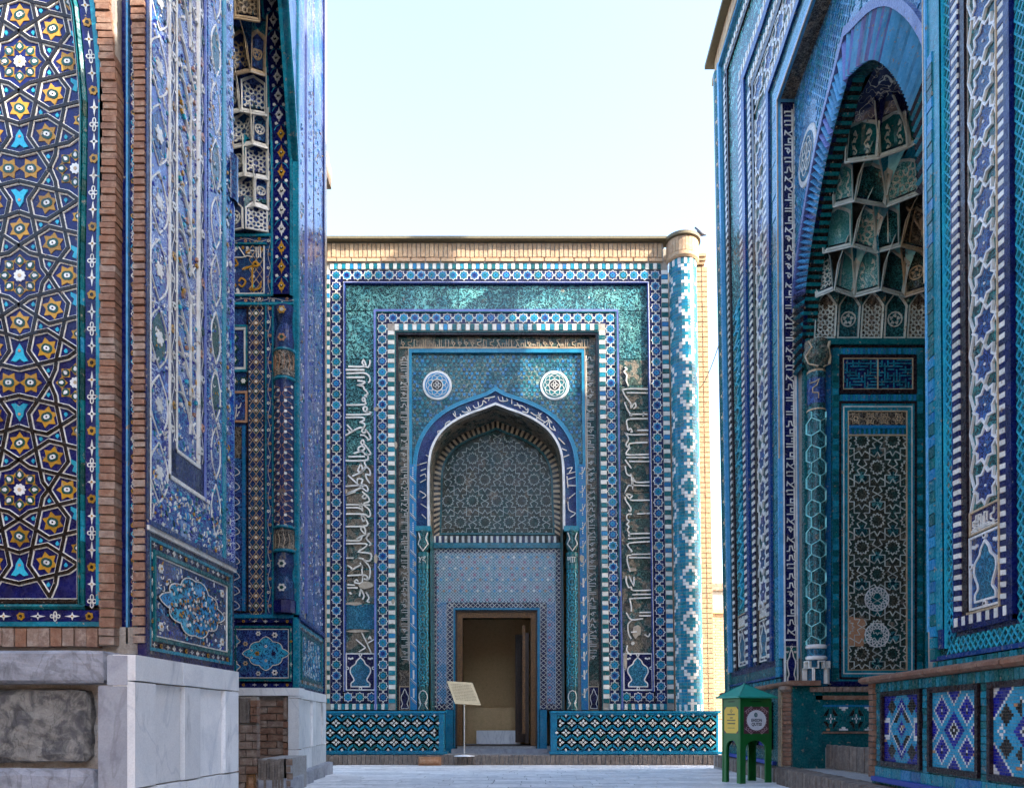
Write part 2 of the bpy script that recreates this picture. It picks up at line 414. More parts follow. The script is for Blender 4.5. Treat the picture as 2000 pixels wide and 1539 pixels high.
def pic(poly, theta):
    """strapwork in one cell: rays leave the middle of every side at angle theta"""
    n = len(poly); segs = []
    cx = sum(q[0] for q in poly)/n; cy = sum(q[1] for q in poly)/n
    ray = []
    for i in range(n):
        a, b = poly[i], poly[(i+1) % n]; m = ((a[0]+b[0])/2, (a[1]+b[1])/2)
        e = math.atan2(b[1]-a[1], b[0]-a[0])
        d1 = (math.cos(e+theta), math.sin(e+theta)); d2 = (math.cos(e+math.pi-theta), math.sin(e+math.pi-theta))
        if (cx-m[0])*(-math.sin(e))+(cy-m[1])*math.cos(e) < 0:
            d1 = (math.cos(e-theta), math.sin(e-theta)); d2 = (math.cos(e+math.pi+theta), math.sin(e+math.pi+theta))
        ray.append((m, d1, d2))
    for i in range(n):
        m, d1, _ = ray[i]; m2, _, d2 = ray[(i+1) % n]
        x = isect(m, d1, m2, d2)
        if x: segs += [(m, x), (x, m2)]
    return segs
def girih_3_12(u0, v0, u1, v1, a, theta=R(60), au=1.0):
    """twelve-pointed stars on a triangular net, a = distance between star centres"""
    segs = []; r = a/2/math.cos(R(15)); rows = int((v1-v0)/(a*.866))+3; cols = int((u1-u0)/au/a)+3
    for j in range(-1, rows):
        for i in range(-1, cols):
            cx = i*a+(a/2 if j % 2 else 0); cy = j*a*.866
            poly = regpoly(cx, cy, r, 12, 15)
            s = pic(poly, theta)
            inner = [(cx+(q[0]-cx)*.46, cy+(q[1]-cy)*.46) for q in poly]
            segs += s
            segs += [((cx+(p[0]-cx)*.5, cy+(p[1]-cy)*.5), (cx+(q[0]-cx)*.5, cy+(q[1]-cy)*.5)) for p, q in s]
            for sg in (1, -1):
                ty = cy+sg*a*.5774; t0 = (cx, ty); rr = a*.5774-r*math.cos(R(15))*0
                tri = regpoly(cx, ty, (a*.5774-r)*1.0+0.0, 3, -90*sg)
                segs += pic(regpoly(cx, ty, r*.2989, 3, -90*sg), theta)
    return [((u0+p[0]*au, v0+p[1]), (u0+q[0]*au, v0+q[1])) for p, q in segs]
def girih_4_8(u0, v0, u1, v1, a, theta=R(67.5), au=1.0):
    segs = []; r = a/2/math.cos(R(22.5)); side = 2*r*math.sin(R(22.5))
    for j in range(-1, int((v1-v0)/a)+3):
        for i in range(-1, int((u1-u0)/au/a)+3):
            segs += pic(regpoly(i*a, j*a, r, 8, 22.5), theta)
            segs += pic(regpoly((i+.5)*a, (j+.5)*a, side*.7071, 4, 0), theta)
    return [((u0+p[0]*au, v0+p[1]), (u0+q[0]*au, v0+q[1])) for p, q in segs]
def hexnet(u0, v0, u1, v1, a, au=1.0):
    segs = []
    h = a*math.sqrt(3)
    for j in range(-1, int((v1-v0)/(a*1.5))+3):
        for i in range(-1, int((u1-u0)/au/h)+3):
            c = regpoly(i*h+(h/2 if j % 2 else 0), j*a*1.5, a, 6, 30)
            segs += [(c[k], c[(k+1) % 6]) for k in (0, 1, 2)]
    return [((u0+p[0]*au, v0+p[1]), (u0+q[0]*au, v0+q[1])) for p, q in segs]
def smooth_pts(pts, k=4):
    out = []; n = len(pts)
    for i in range(n-1):
        p0, p1, p2, p3 = pts[max(i-1, 0)], pts[i], pts[i+1], pts[min(i+2, n-1)]
        for j in range(k):
            t = j/k
            out.append(tuple(.5*((2*p1[c])+(-p0[c]+p2[c])*t+(2*p0[c]-5*p1[c]+4*p2[c]-p3[c])*t*t+(-p0[c]+3*p1[c]-3*p2[c]+p3[c])*t**3) for c in (0, 1)))
    out.append(pts[-1]); return out
def vine(mb, u0, u1, v0, v1, n, per, sz, cols=("glaze_white", "glaze_yellow"), line="glaze_white", along='v', au=1.0, lw=None):
    """winding stem with flowers at its crests, along a band"""
    lw = lw or sz*.18
    L = (v1-v0) if along == 'v' else (u1-u0)/au
    W = ((u1-u0)/au if along == 'v' else (v1-v0)); k = max(2, int(abs(L)/per)); per = L/k
    pts = []
    for i in range(k*8+1):
        t = i/8; o = math.sin(t*math.pi)*W*.24
        pts.append((o, t*per))
    def tr(q): return ((u0+u1)/2+q[0]*au, v0+q[1]) if along == 'v' else (u0+q[1]*au, (v0+v1)/2+q[0])
    mb.strip([tr(q) for q in pts], lw, n, n+.002, line, au=au)
    for i in range(k):
        s_ = 1 if i % 2 == 0 else -1
        c = tr((-s_*W*.16, (i+.5)*per)); col = cols[i % len(cols)]
        mb.prism(flower(c[0], c[1], sz, 5, .35, random.random()*72, au, 4), n, n+.004, col)
        mb.prism(regpoly(c[0], c[1], sz*.3, 6, 0, au), n, n+.006, "glaze_black" if col != "glaze_black" else "glaze_white")
        c2 = tr((s_*W*.36, (i+.15)*per))
        mb.prism([(c2[0]-sz*.5*au, c2[1]), (c2[0], c2[1]-sz*.35), (c2[0]+sz*.5*au, c2[1]), (c2[0], c2[1]+sz*.35)], n, n+.003, cols[-1])
def starflowers(mb, u0, u1, v0, v1, n, per, along='v', au=1.0):
    """the white four-point stars, yellow flowers and quatrefoils in a row"""
    L = (v1-v0) if along == 'v' else (u1-u0)/au
    W = abs((u1-u0)/au if along == 'v' else (v1-v0)); k = max(1, round(abs(L)/per)); st = L/k; r = W*.36
    for i in range(k):
        t = (i+.5)*st; ty = i % 4
        cu, cv = ((u0+u1)/2, v0+t) if along == 'v' else (u0+t*au, (v0+v1)/2)
        lu, lv = (1, 1.9) if along == 'v' else (1.9, 1)
        if ty in (0, 2):
            q = [(cu+au*r*lu, cv), (cu+au*r*.28, cv+r*.30), (cu, cv+r*lv), (cu-au*r*.28, cv+r*.30), (cu-au*r*lu, cv), (cu-au*r*.28, cv-r*.30), (cu, cv-r*lv), (cu+au*r*.28, cv-r*.30)]
            mb.prism(q, n, n+.004, "glaze_white"); mb.prism(regpoly(cu, cv, r*.26, 6, 0, au), n, n+.006, random.choice(("glaze_cream", "glaze_yellow", "glaze_black")))
        elif ty == 1:
            mb.prism(flower(cu, cv, r*1.05, 6, .28, 15, au), n, n+.005, "glaze_yellow"); mb.prism(regpoly(cu, cv, r*.42, 7, 0, au), n, n+.007, "glaze_black")
        else:
            for a, b, e in ((1, 0, .55), (-1, 0, .55), (0, 1, .8), (0, -1, .8)):
                if along != 'v': a, b = b, a
                mb.strip([(cu+au*(a*r*e+math.cos(x)*r*(.42 if a else .34)), cv+b*r*e*1.1+math.sin(x)*r*(.42 if a else .6)) for x in [k_*math.pi/4 for k_ in range(8)]], r*.2, n, n+.004, "glaze_white", closed=True, au=au)
def sixpetal(mb, cu, cv, n, r, a0=0, au=1.0, out="glaze_yellow"):
    mb.prism(star(cu, cv, r*1.28, r*.80, 6, a0, au), n, n+.004, out)
    mb.prism(flower(cu, cv, r*.66, 2, .25, a0, au, 8), n, n+.006, "glaze_green")
    mb.prism(flower(cu, cv, r*.36, 2, .35, a0, au, 6), n, n+.008, "glaze_white_clean"); mb.prism(regpoly(cu, cv, r*.12, 5, 0, au), n, n+.009, "glaze_black")
def rosette8(mb, cu, cv, n, r, au=1.0, keep=None):
    """white flower in a ring of eight green drops with yellow edges"""
    mb.prism(flower(cu, cv, r*.33, 9, .25, 0, au), n, n+.006, "glaze_white_clean"); mb.prism(regpoly(cu, cv, r*.11, 7, 0, au), n, n+.008, "glaze_cream")
    for i in range(8):
        a = math.pi*i/4; x, y = cu+au*r*.80*math.cos(a), cv+r*.80*math.sin(a)
        if keep and not keep(x, y): continue
        mb.prism(star(x, y, r*.36, r*.24, 4, 45*i, au), n, n+.003, "glaze_yellow")
        mb.prism(regpoly(x, y, r*.235, 10, 0, au), n, n+.005, "glaze_green")
        mb.prism([(x+au*r*.13*math.cos(a+b)*c, y+r*.13*math.sin(a+b)*c) for b, c in ((0, 1.3), (.9, .8), (2, .9), (math.pi, 1), (-2, .9), (-.9, .8))], n, n+.007, "glaze_white_clean")
def brickrow(P, parent, name, u0, u1, v0, v1, n0, n1, k, mats, gap=.12, jit=0.0, along='u', bev=.06, au=1.0):
    """k separate bricks side by side"""
    for i in range(k):
        mb = MB(P)
        if along == 'u':
            a, b = lerp(u0, u1, (i+gap/2)/k), lerp(u0, u1, (i+1-gap/2)/k); q = (a, b, v0, v1)
        else:
            a, b = lerp(v0, v1, (i+gap/2)/k), lerp(v0, v1, (i+1-gap/2)/k); q = (u0, u1, a, b)
        m = mats[i % len(mats)] if isinstance(mats, (list, tuple)) else mats
        mb.rect(*q, n0, n1+random.uniform(-jit, jit), m, bev=bev)
        mb.build(name, parent)

def scatter(mb, u0, u1, v0, v1, n, count, s, mats, curls="glaze_white", au=1.0, seed=1):
    """loose blossoms, leaves and curling stems over a painted field"""
    r_ = random.Random(seed)
    for i in range(count):
        u, v = lerp(u0, u1, r_.random()), lerp(v0, v1, r_.random()); m = r_.choice(mats); k = r_.random()
        if k < .45: mb.prism(flower(u, v, s*r_.uniform(.6, 1.1), 5, .4, r_.random()*70, au, 3), n-.004, n+.003, m)
        elif k < .75:
            a = r_.random()*3.14; c, d = math.cos(a)*s*1.6, math.sin(a)*s*1.6
            mb.prism([(u-c*au, v-d), (u-d*.35*au, v+c*.35), (u+c*au, v+d), (u+d*.35*au, v-c*.35)], n-.004, n+.002, m)
        else:
            a = r_.random()*6.28; pts = [(u+au*s*t*1.2*math.cos(a+t), v+s*t*1.2*math.sin(a+t)) for t in (0, .6, 1.2, 1.8, 2.4)]
            mb.strip(pts, s*.22, n-.004, n+.003, curls, au=au)
# ------------------------------------------------------------------ ground
def paving():
    gz = lambda y: -.055*max(0, min(1, (y-10.5)/2.5))
    GP = lambda u, v, n: (u, v, n+gz(v))
    g = MB(GP)
    for y0_, y1_ in ((-40, -10), (-10, 0), (0, 5), (5, 10.5), (10.5, 11.3), (11.3, 12.2), (12.2, 13), (13, 60)): g.rect(-40, 40, y0_, y1_, -.6, -.006, "joint"); ground = g.build("ground"); ground['kind'] = 'structure'
    rows = 0
    y = -2.0; k = 0; big = MB(GP)
    while y < 14.2:
        h = random.choice((.16, .20, .24)); x = -3.6+random.random()*.5
        while x < 4.2:
            L = random.choice((.35, .5, .65, .85)); pxl = 1000+1500*x/y
            inv = y > 7.4 and pxl+L*1500/y > 560 and pxl < 1600
            m = MB(GP) if inv and k < 300 else big
            zz = random.uniform(-.0015, .0015)
            m.rect(x+.004, x+L-.004, y+.004, y+h-.004, -.03, zz, "paver", bev=.008)
            if m is not big: m.build("paving_stone", ground); k += 1
            x += L
        y += h
    o = big.build("paving_stones", ground); 
    if o: o['kind'] = 'stuff'
paving()

# ------------------------------------------------------------------ central mausoleum (facade seen square on)
D = 14.6; S = D/F
def lean(u, v): return 13*min(1.25, max(0, (u-640)/680))*(1385-v)/870
def PC(u, v, n): return ((u-lean(u, v)-1000)*S, D-n, CAMH+(HZ-v)*S)
DB = D+.85; SB = DB/F
def PB(u, v, n): return ((u-1000)*SB, DB-n, CAMH+(HZ-v)*SB)
M0 = thing("mausoleum", "square turquoise tiled mausoleum front closing the lane, its arched niche above a wooden door", "mausoleum", (-.2, D, .17))
CU = 972.0
# arch curve, left to right, in photo rows (front edge of the white rim, inside)
AL = [(841, 1032), (840.5, 985), (840.5, 940), (842, 900), (848, 872), (862, 847), (882, 828), (906, 814), (930, 804), (951, 797), (971, 789)]
AL = smooth_pts(AL, 3)
def arch_off(d, drop=0):
    """half arch offset outwards by d pixels"""
    out = []
    for i, (u, v) in enumerate(AL):
        a = AL[max(i-1, 0)]; b = AL[min(i+1, len(AL)-1)]; t = Vector((b[0]-a[0], b[1]-a[1])).normalized()
        k_ = 1-.16*i/len(AL); out.append((u+t.y*d*k_, v-t.x*d*k_))
    out[-1] = (CU, AL[-1][1]-d*1.02)
    return out
def mirr(pts): return pts+[(2*CU-u, v) for u, v in reversed(pts[:-1])]
def ribbon(mb, a, b, n0, n1, m, ta=None):
    """face between two curves with the same number of points"""
    ta = random.random() if ta is None else ta
    A = [mb.p(u, v, n1) for u, v in a]; B = [mb.p(u, v, n1) for u, v in b]
    A0 = [mb.p(u, v, n0) for u, v in a]; B0 = [mb.p(u, v, n0) for u, v in b]
    for i in range(len(a)-1):
        mb.face((A[i], A[i+1], B[i+1], B[i]), m, ta); mb.face((A0[i], A0[i+1], A[i+1], A[i]), m, ta); mb.face((B[i], B[i+1], B0[i+1], B0[i]), m, ta)

# body: masses round the niche and the room behind the door
b = MB(PC)
b.rect(560, 842-20, 476, 1478, -.9, -.16, "mortar"); b.rect(1122, 1319, 476, 1478, -.9, -.16, "mortar")
b.rect(822, 1122, 476, 745, -.9, -.16, "mortar")
b.rect(560, 1322, 476, 1478, -8, -3.4, "plaster")
b.rect(560, 800, 476, 1478, -3.4, -.9, "plaster"); b.rect(1140, 1322, 476, 1478, -3.4, -.9, "plaster")
b.rect(800, 1140, 476, 1040, -3.4, -.95, "plaster")
b.build("wall", M0)
# layered flat fields: (outer, inner, level, material)
def bands(mb):
    f = mb.frame
    mb.rect(560, 632, 515, 1386, -.16, -.01, "brick_worn")
    f((632, 1317, 515, 1386), (645, 1303, 528, 1386), -.16, .015, "mortar")
    f((645, 1303, 528, 1386), (670, 1280, 550, 1386), -.16, .004, "glaze_navy")
    f((670, 1280, 550, 1386), (672, 1278, 553, 1386), -.16, .02, "glaze_black")
    f((732, 1217, 606, 1386), (736, 1213.5, 610, 1386), -.16, .035, "glaze_lilac")
    f((736, 1213.5, 610, 1386), (738, 1211, 612, 1386), -.16, .03, "glaze_teal")
    f((738, 1211, 612, 1386), (759, 1191, 633, 1386), -.16, .004, "glaze_navy")
    f((759, 1191, 633, 1386), (773, 1178, 647, 1386), -.16, .015, "mortar")
    f((773, 1178, 647, 1386), (779, 1172, 653, 1386), -.2, -.01, "glaze_brown")
    f((773, 1178, 647, 1386), (775, 1176, 649, 1386), -.2, .01, "glaze_teal")
bm = MB(PC); bands(bm); bm.build("tile_border", M0)
m = MB(PC)      # rounded mouldings round the big inscription
for k, (dn, w_, mt) in enumerate(((.03, 0, "glaze_white"), (.045, 1.2, "glaze_lilac"), (.03, 2.6, "glaze_cobalt"))):
    m.frame((671.5+w_, 1278.5-w_, 552+w_, 1350), (671.5+w_+1.4, 1278.5-w_-1.4, 552+w_+1.4, 1350), -.05, dn, mt)
m.build("moulding", M0)
r = MB(PC); r.rect(675, 733, 556, 1180, -.16, -.03, "relief_turquoise"); r.rect(1216, 1276, 556, 880, -.16, -.03, "relief_turquoise"); r.rect(733, 1216, 556, 606, -.16, -.03, "relief_turquoise")
r.rect(676, 731, 1180, 1228, -.1, -.022, "relief_vase"); r.rect(675, 733, 1228, 1275, -.16, -.03, "relief_worn"); r.rect(1216, 1276, 880, 1275, -.16, -.03, "relief_worn")
r.build("inscription_ground", M0)
# relief tiles of the top band stand as separate slabs
xs = [676, 726, 784, 842, 900, 958, 1016, 1074, 1132, 1190, 1275]
for a, c in zip(xs, xs[1:]):
    q = MB(PC); q.rect(a+.7, c-.7, 558, 605, -.03, -.018+random.uniform(-.004, .004), "relief_turquoise"); q.build("relief_panel", M0)
for (a, c) in ((608, 700), (702, 752), (754, 800), (802, 850), (852, 905), (907, 960), (962, 1010), (1012, 1060), (1062, 1110), (1112, 1178)):
    for x0, x1 in ((677, 731), (1219, 1275)):
        q = MB(PC); q.rect(x0, x1, a+.6, c-.6, -.03, -.018+random.uniform(-.004, .004), "relief_turquoise" if c < (960 if x0 < 700 else 720) else "relief_worn" if x0 < 700 else "relief_olive"); q.build("relief_panel", M0)

# stripes of white and turquoise glazed bricks
nstripe = [0]
def stripes(P, parent, u0, u1, v0, v1, k, along, n, white="glaze_white", dark=("glaze_turquoise", "glaze_teal", "glaze_teal", "glaze_turquoise", "glaze_blue"), n0=-.02):
    rest = {}
    for i in range(2*k):
        a, c = (i+.04)/(2*k), (i+.96)/(2*k)
        q = (lerp(u0, u1, a), lerp(u0, u1, c), v0, v1) if along == 'u' else (u0, u1, lerp(v0, v1, a), lerp(v0, v1, c))
        mt = white if i % 2 == 0 else random.choice(dark)
        mb = MB(P); mb.rect(*q, n0, n+random.uniform(-.002, .002), mt, bev=.07)
        mb.build("white_brick" if i % 2 == 0 else "turquoise_brick" if dark[0] != "glaze_black" else "black_brick", parent)
stripes(PC, M0, 632.5, 644.5, 529, 1373, 46, 'v', .03); stripes(PC, M0, 1303.5, 1316.5, 529, 1373, 46, 'v', .03)
stripes(PC, M0, 645, 1303, 516, 527.5, 42, 'u', .03)
stripes(PC, M0, 759.5, 772.5, 647, 1373, 40, 'v', .03); stripes(PC, M0, 1178.5, 1190.5, 647, 1373, 40, 'v', .03)
stripes(PC, M0, 773, 1178, 634, 646.5, 23, 'u', .03)
stripes(PC, M0, 646, 759, 1374, 1385.5, 8, 'u', .032); stripes(PC, M0, 1191, 1303, 1374, 1385.5, 8, 'u', .032)

# star tiles: white outline, blue star and a small flower
def star_mesh(name, inner, mid):
    mb = MB(local); r = 10.6*S
    mb.prism(star(0, 0, r, r*.74, 8, 0), -.004, .010, "glaze_white", .3)
    mb.prism(star(0, 0, r*.84, r*.62, 8, 0), .009, .012, inner, .5)
    mb.prism(flower(0, 0, r*.50, 8, .35, 0, 1, 3), .011, .015, mid, .6)
    mb.prism(regpoly(0, 0, r*.12, 6), .012, .017, "glaze_navy", .2)
    for s in (1, -1):
        mb.strip([(r*.97*s, 0), (r*1.14*s, r*.2)], .008, -.002, .009, "glaze_white", .3); mb.strip([(r*.97*s, 0), (r*1.14*s, -r*.2)], .008, -.002, .009, "glaze_white", .3)
    return mb.mesh(name)
SM = [star_mesh("star_tile", a, c) for a, c in (("glaze_blue", "glaze_turquoise"), ("glaze_teal", "glaze_turq_clean"), ("glaze_cobalt", "glaze_blue"), ("glaze_blue", "glaze_cobalt"), ("glaze_turquoise", "glaze_blue"))]
def stars(u0, v0, u1, v1, k, w=None):
    for i in range(k):
        u, v = lerp(u0, u1, i/(k-1)), lerp(v0, v1, i/(k-1))
        M = frame_at(PC, u, v, .006, 1, -1)
        if abs(v1-v0) > abs(u1-u0): M = M @ Matrix.Rotation(R(90), 4, 'Z')
        piece("star_tile", random.choices(SM, w or (5, 2, 3, 3, 2))[0], M0, M)
stars(657.5, 538.5, 1291.5, 538.5, 31); stars(657.5, 560, 657.5, 1361, 39); stars(1291.5, 560, 1291.5, 1361, 39)
stars(748.5, 622, 1201, 622, 22); stars(748.5, 643, 748.5, 1361, 35); stars(1201, 643, 1201, 1361, 35)
stars(680, 1361, 726, 1361, 3); stars(1224, 1361, 1269, 1361, 3)
nb = MB(PC); nb.rect(669, 737, 1349, 1373, -.16, .004, "glaze_navy"); nb.rect(1213, 1281, 1349, 1373, -.16, .004, "glaze_navy"); nb.build("tile_ground", M0)

# cartouche panels at the foot
def vasepts(u0, u1, v0, v1):
    w = u1-u0; h = v1-v0; q = [(.5, .06), (.36, .17), (.31, .26), (.15, .36), (.12, .50), (.20, .62), (.26, .74), (.15, .83), (.15, .93)]
    q = smooth_pts(q, 3)+[(.15, .93)]
    return [(u0+a*w, v0+c*h) for a, c in q]+[(u0+(1-a)*w, v0+c*h) for a, c in reversed(q)]
def cartouche(P, parent, u0, u1, v0, v1, n, ground="glaze_navy", fill="relief_vase", lw=2.2, au=1.0, rim="glaze_white_clean"):
    mb = MB(P); mb.rect(u0, u1, v0, v1, n-.05, n, ground)
    dx = (u1-u0)*.05; dy = abs(dx/au)*(1 if v1 > v0 else -1)
    mb.frame((u0, u1, v0, v1), (u0+dx*.8, u1-dx*.8, v0+dy*.8, v1-dy*.8), n-.02, n+.014, rim)
    pts = vasepts(u0+dx, u1-dx, v0+dy*1.5, v1-dy)
    mb.prism(pts, n-.01, n+.007, fill); mb.strip(pts, lw, n, n+.014, rim, closed=True, au=au)
    cu = (u0+u1)/2
    for q in ((cu, v0+dy*1.2), (cu, v1-dy*1.4), (u0+dx*1.2, (v0*.6+v1*.4)), (u1-dx*1.2, (v0*.6+v1*.4))):
        mb.prism(regpoly(*q, lw*1.5, 10, 0, au), n, n+.016, rim); mb.prism(regpoly(*q, lw*.7, 8, 0, au), n, n+.018, "glaze_black")
    for s in (-1, 1):
        for k in range(3): mb.prism(flower(cu+s*(u1-u0)*(.27+.06*k), v0+(v1-v0)*(.14+.015*(k % 2)), lw*1.0, 5, .4, 0, au, 3), n, n+.01, rim)
    return mb.build("vase_panel", parent)
cartouche(PC, M0, 675, 733, 1275, 1348, -.01); cartouche(PC, M0, 1218, 1276, 1275, 1348, -.01)

# big inscription strokes on the two uprights, traced stroke by stroke
CL = """300,20 300,60 280,100 240,85 215,50 230,20 245,50 240,92 60,92|30,130 240,130|40,172 230,165 290,200 300,250 280,275|40,215 240,212|160,250 240,262 225,285 170,300 225,310 235,340 265,370 275,400 245,415 270,430|215,460 225,440 245,450 240,475 220,475 215,460|245,480 240,515 40,520|290,600 240,590 225,560 245,540 270,555 265,590 310,605 270,625 35,628|30,660 215,660 235,690 195,710 240,730 230,770 180,775 110,810 25,860|45,740 110,810|50,790 75,815|230,770 210,810 235,830 260,810 245,790|260,800 300,860 305,900 270,910|190,855 240,860 280,900|205,920 225,910 235,945 215,960 200,940 205,920|235,950 300,1040 305,1065 270,1075 235,1060|120,1060 200,1030 240,1010 225,980 185,985 170,1020 235,1045|60,1095 245,1092|25,1140 250,1137 280,1100 265,1060|205,1165 165,1250 215,1260 210,1200 195,1165|105,1310 200,1270 215,1255|245,1140 240,1170 255,1195 230,1230 225,1250 260,1210 300,1250 300,1300 255,1290 265,1340 300,1390|55,1300 200,1430 270,1480 275,1440 230,1410 30,1425|25,1515 200,1440 235,1400|160,1380 165,1340 220,1350 205,1390 230,1410"""
CL2 = """30,35 140,0|215,0 280,60 290,110 230,130|240,30 215,60 245,80 265,50|35,145 300,150|35,180 180,182 215,210 205,140 185,170|35,250 230,252 280,280 305,260 290,200 240,160|205,285 215,265 250,300 225,330 205,285|250,300 265,380 30,388|200,400 240,400 250,470 205,430 200,400|150,530 200,500 290,470 260,520 310,580 290,600|35,545 180,545 210,500|35,580 250,580 245,620 175,670 310,690 300,770 230,760 220,740|35,740 115,740|175,740 210,745|50,820 100,860 45,905|45,905 190,820 215,850 190,790|50,935 250,930 270,980|210,860 215,1010 130,1010 150,980 170,1000|230,760 300,850 290,970 235,970|50,1035 130,1040|45,1070 165,1070|185,1165 200,1090 235,1160 215,1200|255,1120 290,1180 270,1220 300,1230|70,1130 85,1125 90,1145"""
CR = """85,100 110,120 80,150 110,190 105,250 130,310|60,350 180,340 345,345|110,385 345,388|60,350 90,420 150,500 160,550 180,520 205,500 210,540 185,560|85,490 110,560 160,640 155,625 340,625|300,600 290,650|105,700 150,675 345,675|105,700 125,800 150,780 170,815 150,820|225,803 350,803|85,820 140,850 345,850|85,820 130,900 100,960 140,1000 145,950 345,938|140,1000 105,1050 130,1075 355,1070|105,1105 365,1105|135,1150 370,1150|90,1130 160,1225|90,1200 110,1290 160,1310 150,1290|160,1310 175,1450 180,1340 210,1380 365,1378|130,1415 370,1418|130,1415 90,1500 160,1520"""
CR2 = """75,10 110,60 140,40 120,30|120,70 150,80 300,78|75,45 80,80 125,150 120,180 105,165|185,203 300,198|135,205 95,210 90,250 110,270 90,300 110,320 95,350 115,380 105,400 120,405|110,385 300,380|100,428 300,420|300,455 110,470 110,510 135,540 125,550|135,572 305,568|110,600 305,602|130,580 95,585 95,640 120,730|85,770 85,820 105,870 130,870 150,900 310,897|110,770 150,850 155,775|140,937 310,935|110,975 310,965|115,975 130,1040 130,1090|205,1100 310,1098|200,1130 310,1130|85,1100 130,1165 235,1155|135,1170 100,1210 105,1290 130,1340|130,1280 180,1275|250,1300 285,1320 300,1290|145,1370 155,1380 145,1392 135,1380 145,1370|95,1400 90,1450 130,1490"""
def strokes(txt, ox, oy, k, P, parent, n, w, m, name="inscription", leaned=True, sm=3):
    mb = MB(P)
    for ln in txt.split("|"):
        pts = [tuple(map(float, q.split(","))) for q in ln.split()]
        pts = [(ox+x*k, oy+y*k) for x, y in pts]
        if leaned: pts = [(u+lean(u, v), v) for u, v in pts]
        if len(pts) > 2: pts = smooth_pts(pts, sm)
        mb.strip(pts, w, n-.03, n, m)
    return mb.build(name, parent)
strokes(CL, 670, 700, .1754, PC, M0, .014, 2.9, "glaze_white_clean"); strokes(CL2, 670, 960, .1754, PC, M0, .014, 2.8, "glaze_white")
strokes(CR, 1205, 700, .1752, PC, M0, .014, 2.5, "glaze_white"); strokes(CR2, 1205, 960, .2143, PC, M0, .014, 2.5, "glaze_white")
strokes("60,10 100,90 130,160|20,60 90,120|90,120 40,150|100,90 150,60|110,60 120,40 130,60", 690, 1232, .27, PC, M0, .01, 2.2, "glaze_white")

# kufic writing made of upright strokes on a base line with knots
def kufic(mb, u0, u1, v0, v1, n, m, along='u', lw=1.5, au=1.0, base=.85, unit=None):
    """glyph units along a band; v grows away from the tops of the letters"""
    rnd = random.Random(int(abs(u0)*7+abs(v0)*3))
    L = (u1-u0) if along == 'u' else (v1-v0); Wd = (v1-v0) if along == 'u' else (u1-u0)
    aw = Wd/(au if along != 'u' else 1); st = unit or abs(aw)*.30*(au if along == 'u' else 1)
    st = math.copysign(st, L); k = int(L/st)
    def T(a, c):
        return (u0+a*st, v0+c*Wd) if along == 'u' else (u0+c*Wd, v0+a*st)
    i = 0
    while i < k-2:
        ty = rnd.randrange(6); wd = 2
        if ty == 0: S_ = [[(0, base), (2, base)], [(.5, base), (.5, .15), (.9, .15)], [(1.4, base), (1.4, .15)]]
        elif ty == 1: S_ = [[(0, base), (2, base)], [(.4, base), (.4, .5), (1.2, .5), (1.2, base)], [(1.7, base), (1.7, .12)]]
        elif ty == 2: S_ = [[(0, base), (.8, base), (1.3, .45), (.7, .2), (1.6, .15)], [(1.3, .45), (1.9, base)]]
        elif ty == 3: S_ = [[(0, base), (2, base)], [(.5, .15), (.5, .5), (1, .65), (1.5, .5), (1, .35), (.5, .5)], [(1, .65), (1, base)]]
        elif ty == 4: S_ = [[(0, base), (3, base)], [(.3, base), (.3, .6)], [(.9, base), (.9, .6)], [(1.5, base), (1.5, .12)], [(2.1, base), (2.1, .12)]]; wd = 3
        else: S_ = [[(0, base), (1, base), (1.8, .95), (1.4, .7), (.6, .6), (.6, .4), (1.7, .35)], [(1.7, .35), (1.7, .1)]]
        for s_ in S_: mb.strip([T(i+a, c) for a, c in s_], lw, n-.01, n, m, au=au)
        i += wd
    mb.strip([T(0, base+.09), T(k, base+.09)], lw*.5, n-.01, n-.002, m, au=au)
kg = MB(PC); kg.frame((779, 1172, 653, 1386), (800, 1150, 678, 1386), -.2, -.10, "relief_olive")
kg.rect(779, 800, 1308, 1386, -.2, -.095, "relief_brown"); kg.build("kufic_ground", M0)
kf = MB(PC)
kufic(kf, 782, 1170, 656, 677, -.085, "glaze_cream", 'u', 1.1)
kufic(kf, 781, 799, 690, 1300, -.085, "glaze_white", 'v', 1.1); kufic(kf, 1170, 1151, 690, 1300, -.085, "glaze_white", 'v', 1.1)
kf.build("kufic_writing", M0)
for a, c in ((779, 800), (1151, 1171)):
    mb = MB(PC); mb.rect(a, c, 1340, 1385, -.12, -.085, "glaze_navy"); mb.strip(vasepts(a+1, c-1, 1342, 1386), 1.3, -.09, -.078, "glaze_white", closed=True)
    mb.frame((a, c, 1339, 1386), (a+1, c-1, 1341, 1385), -.1, -.08, "glaze_cream"); mb.build("vase_panel", M0)
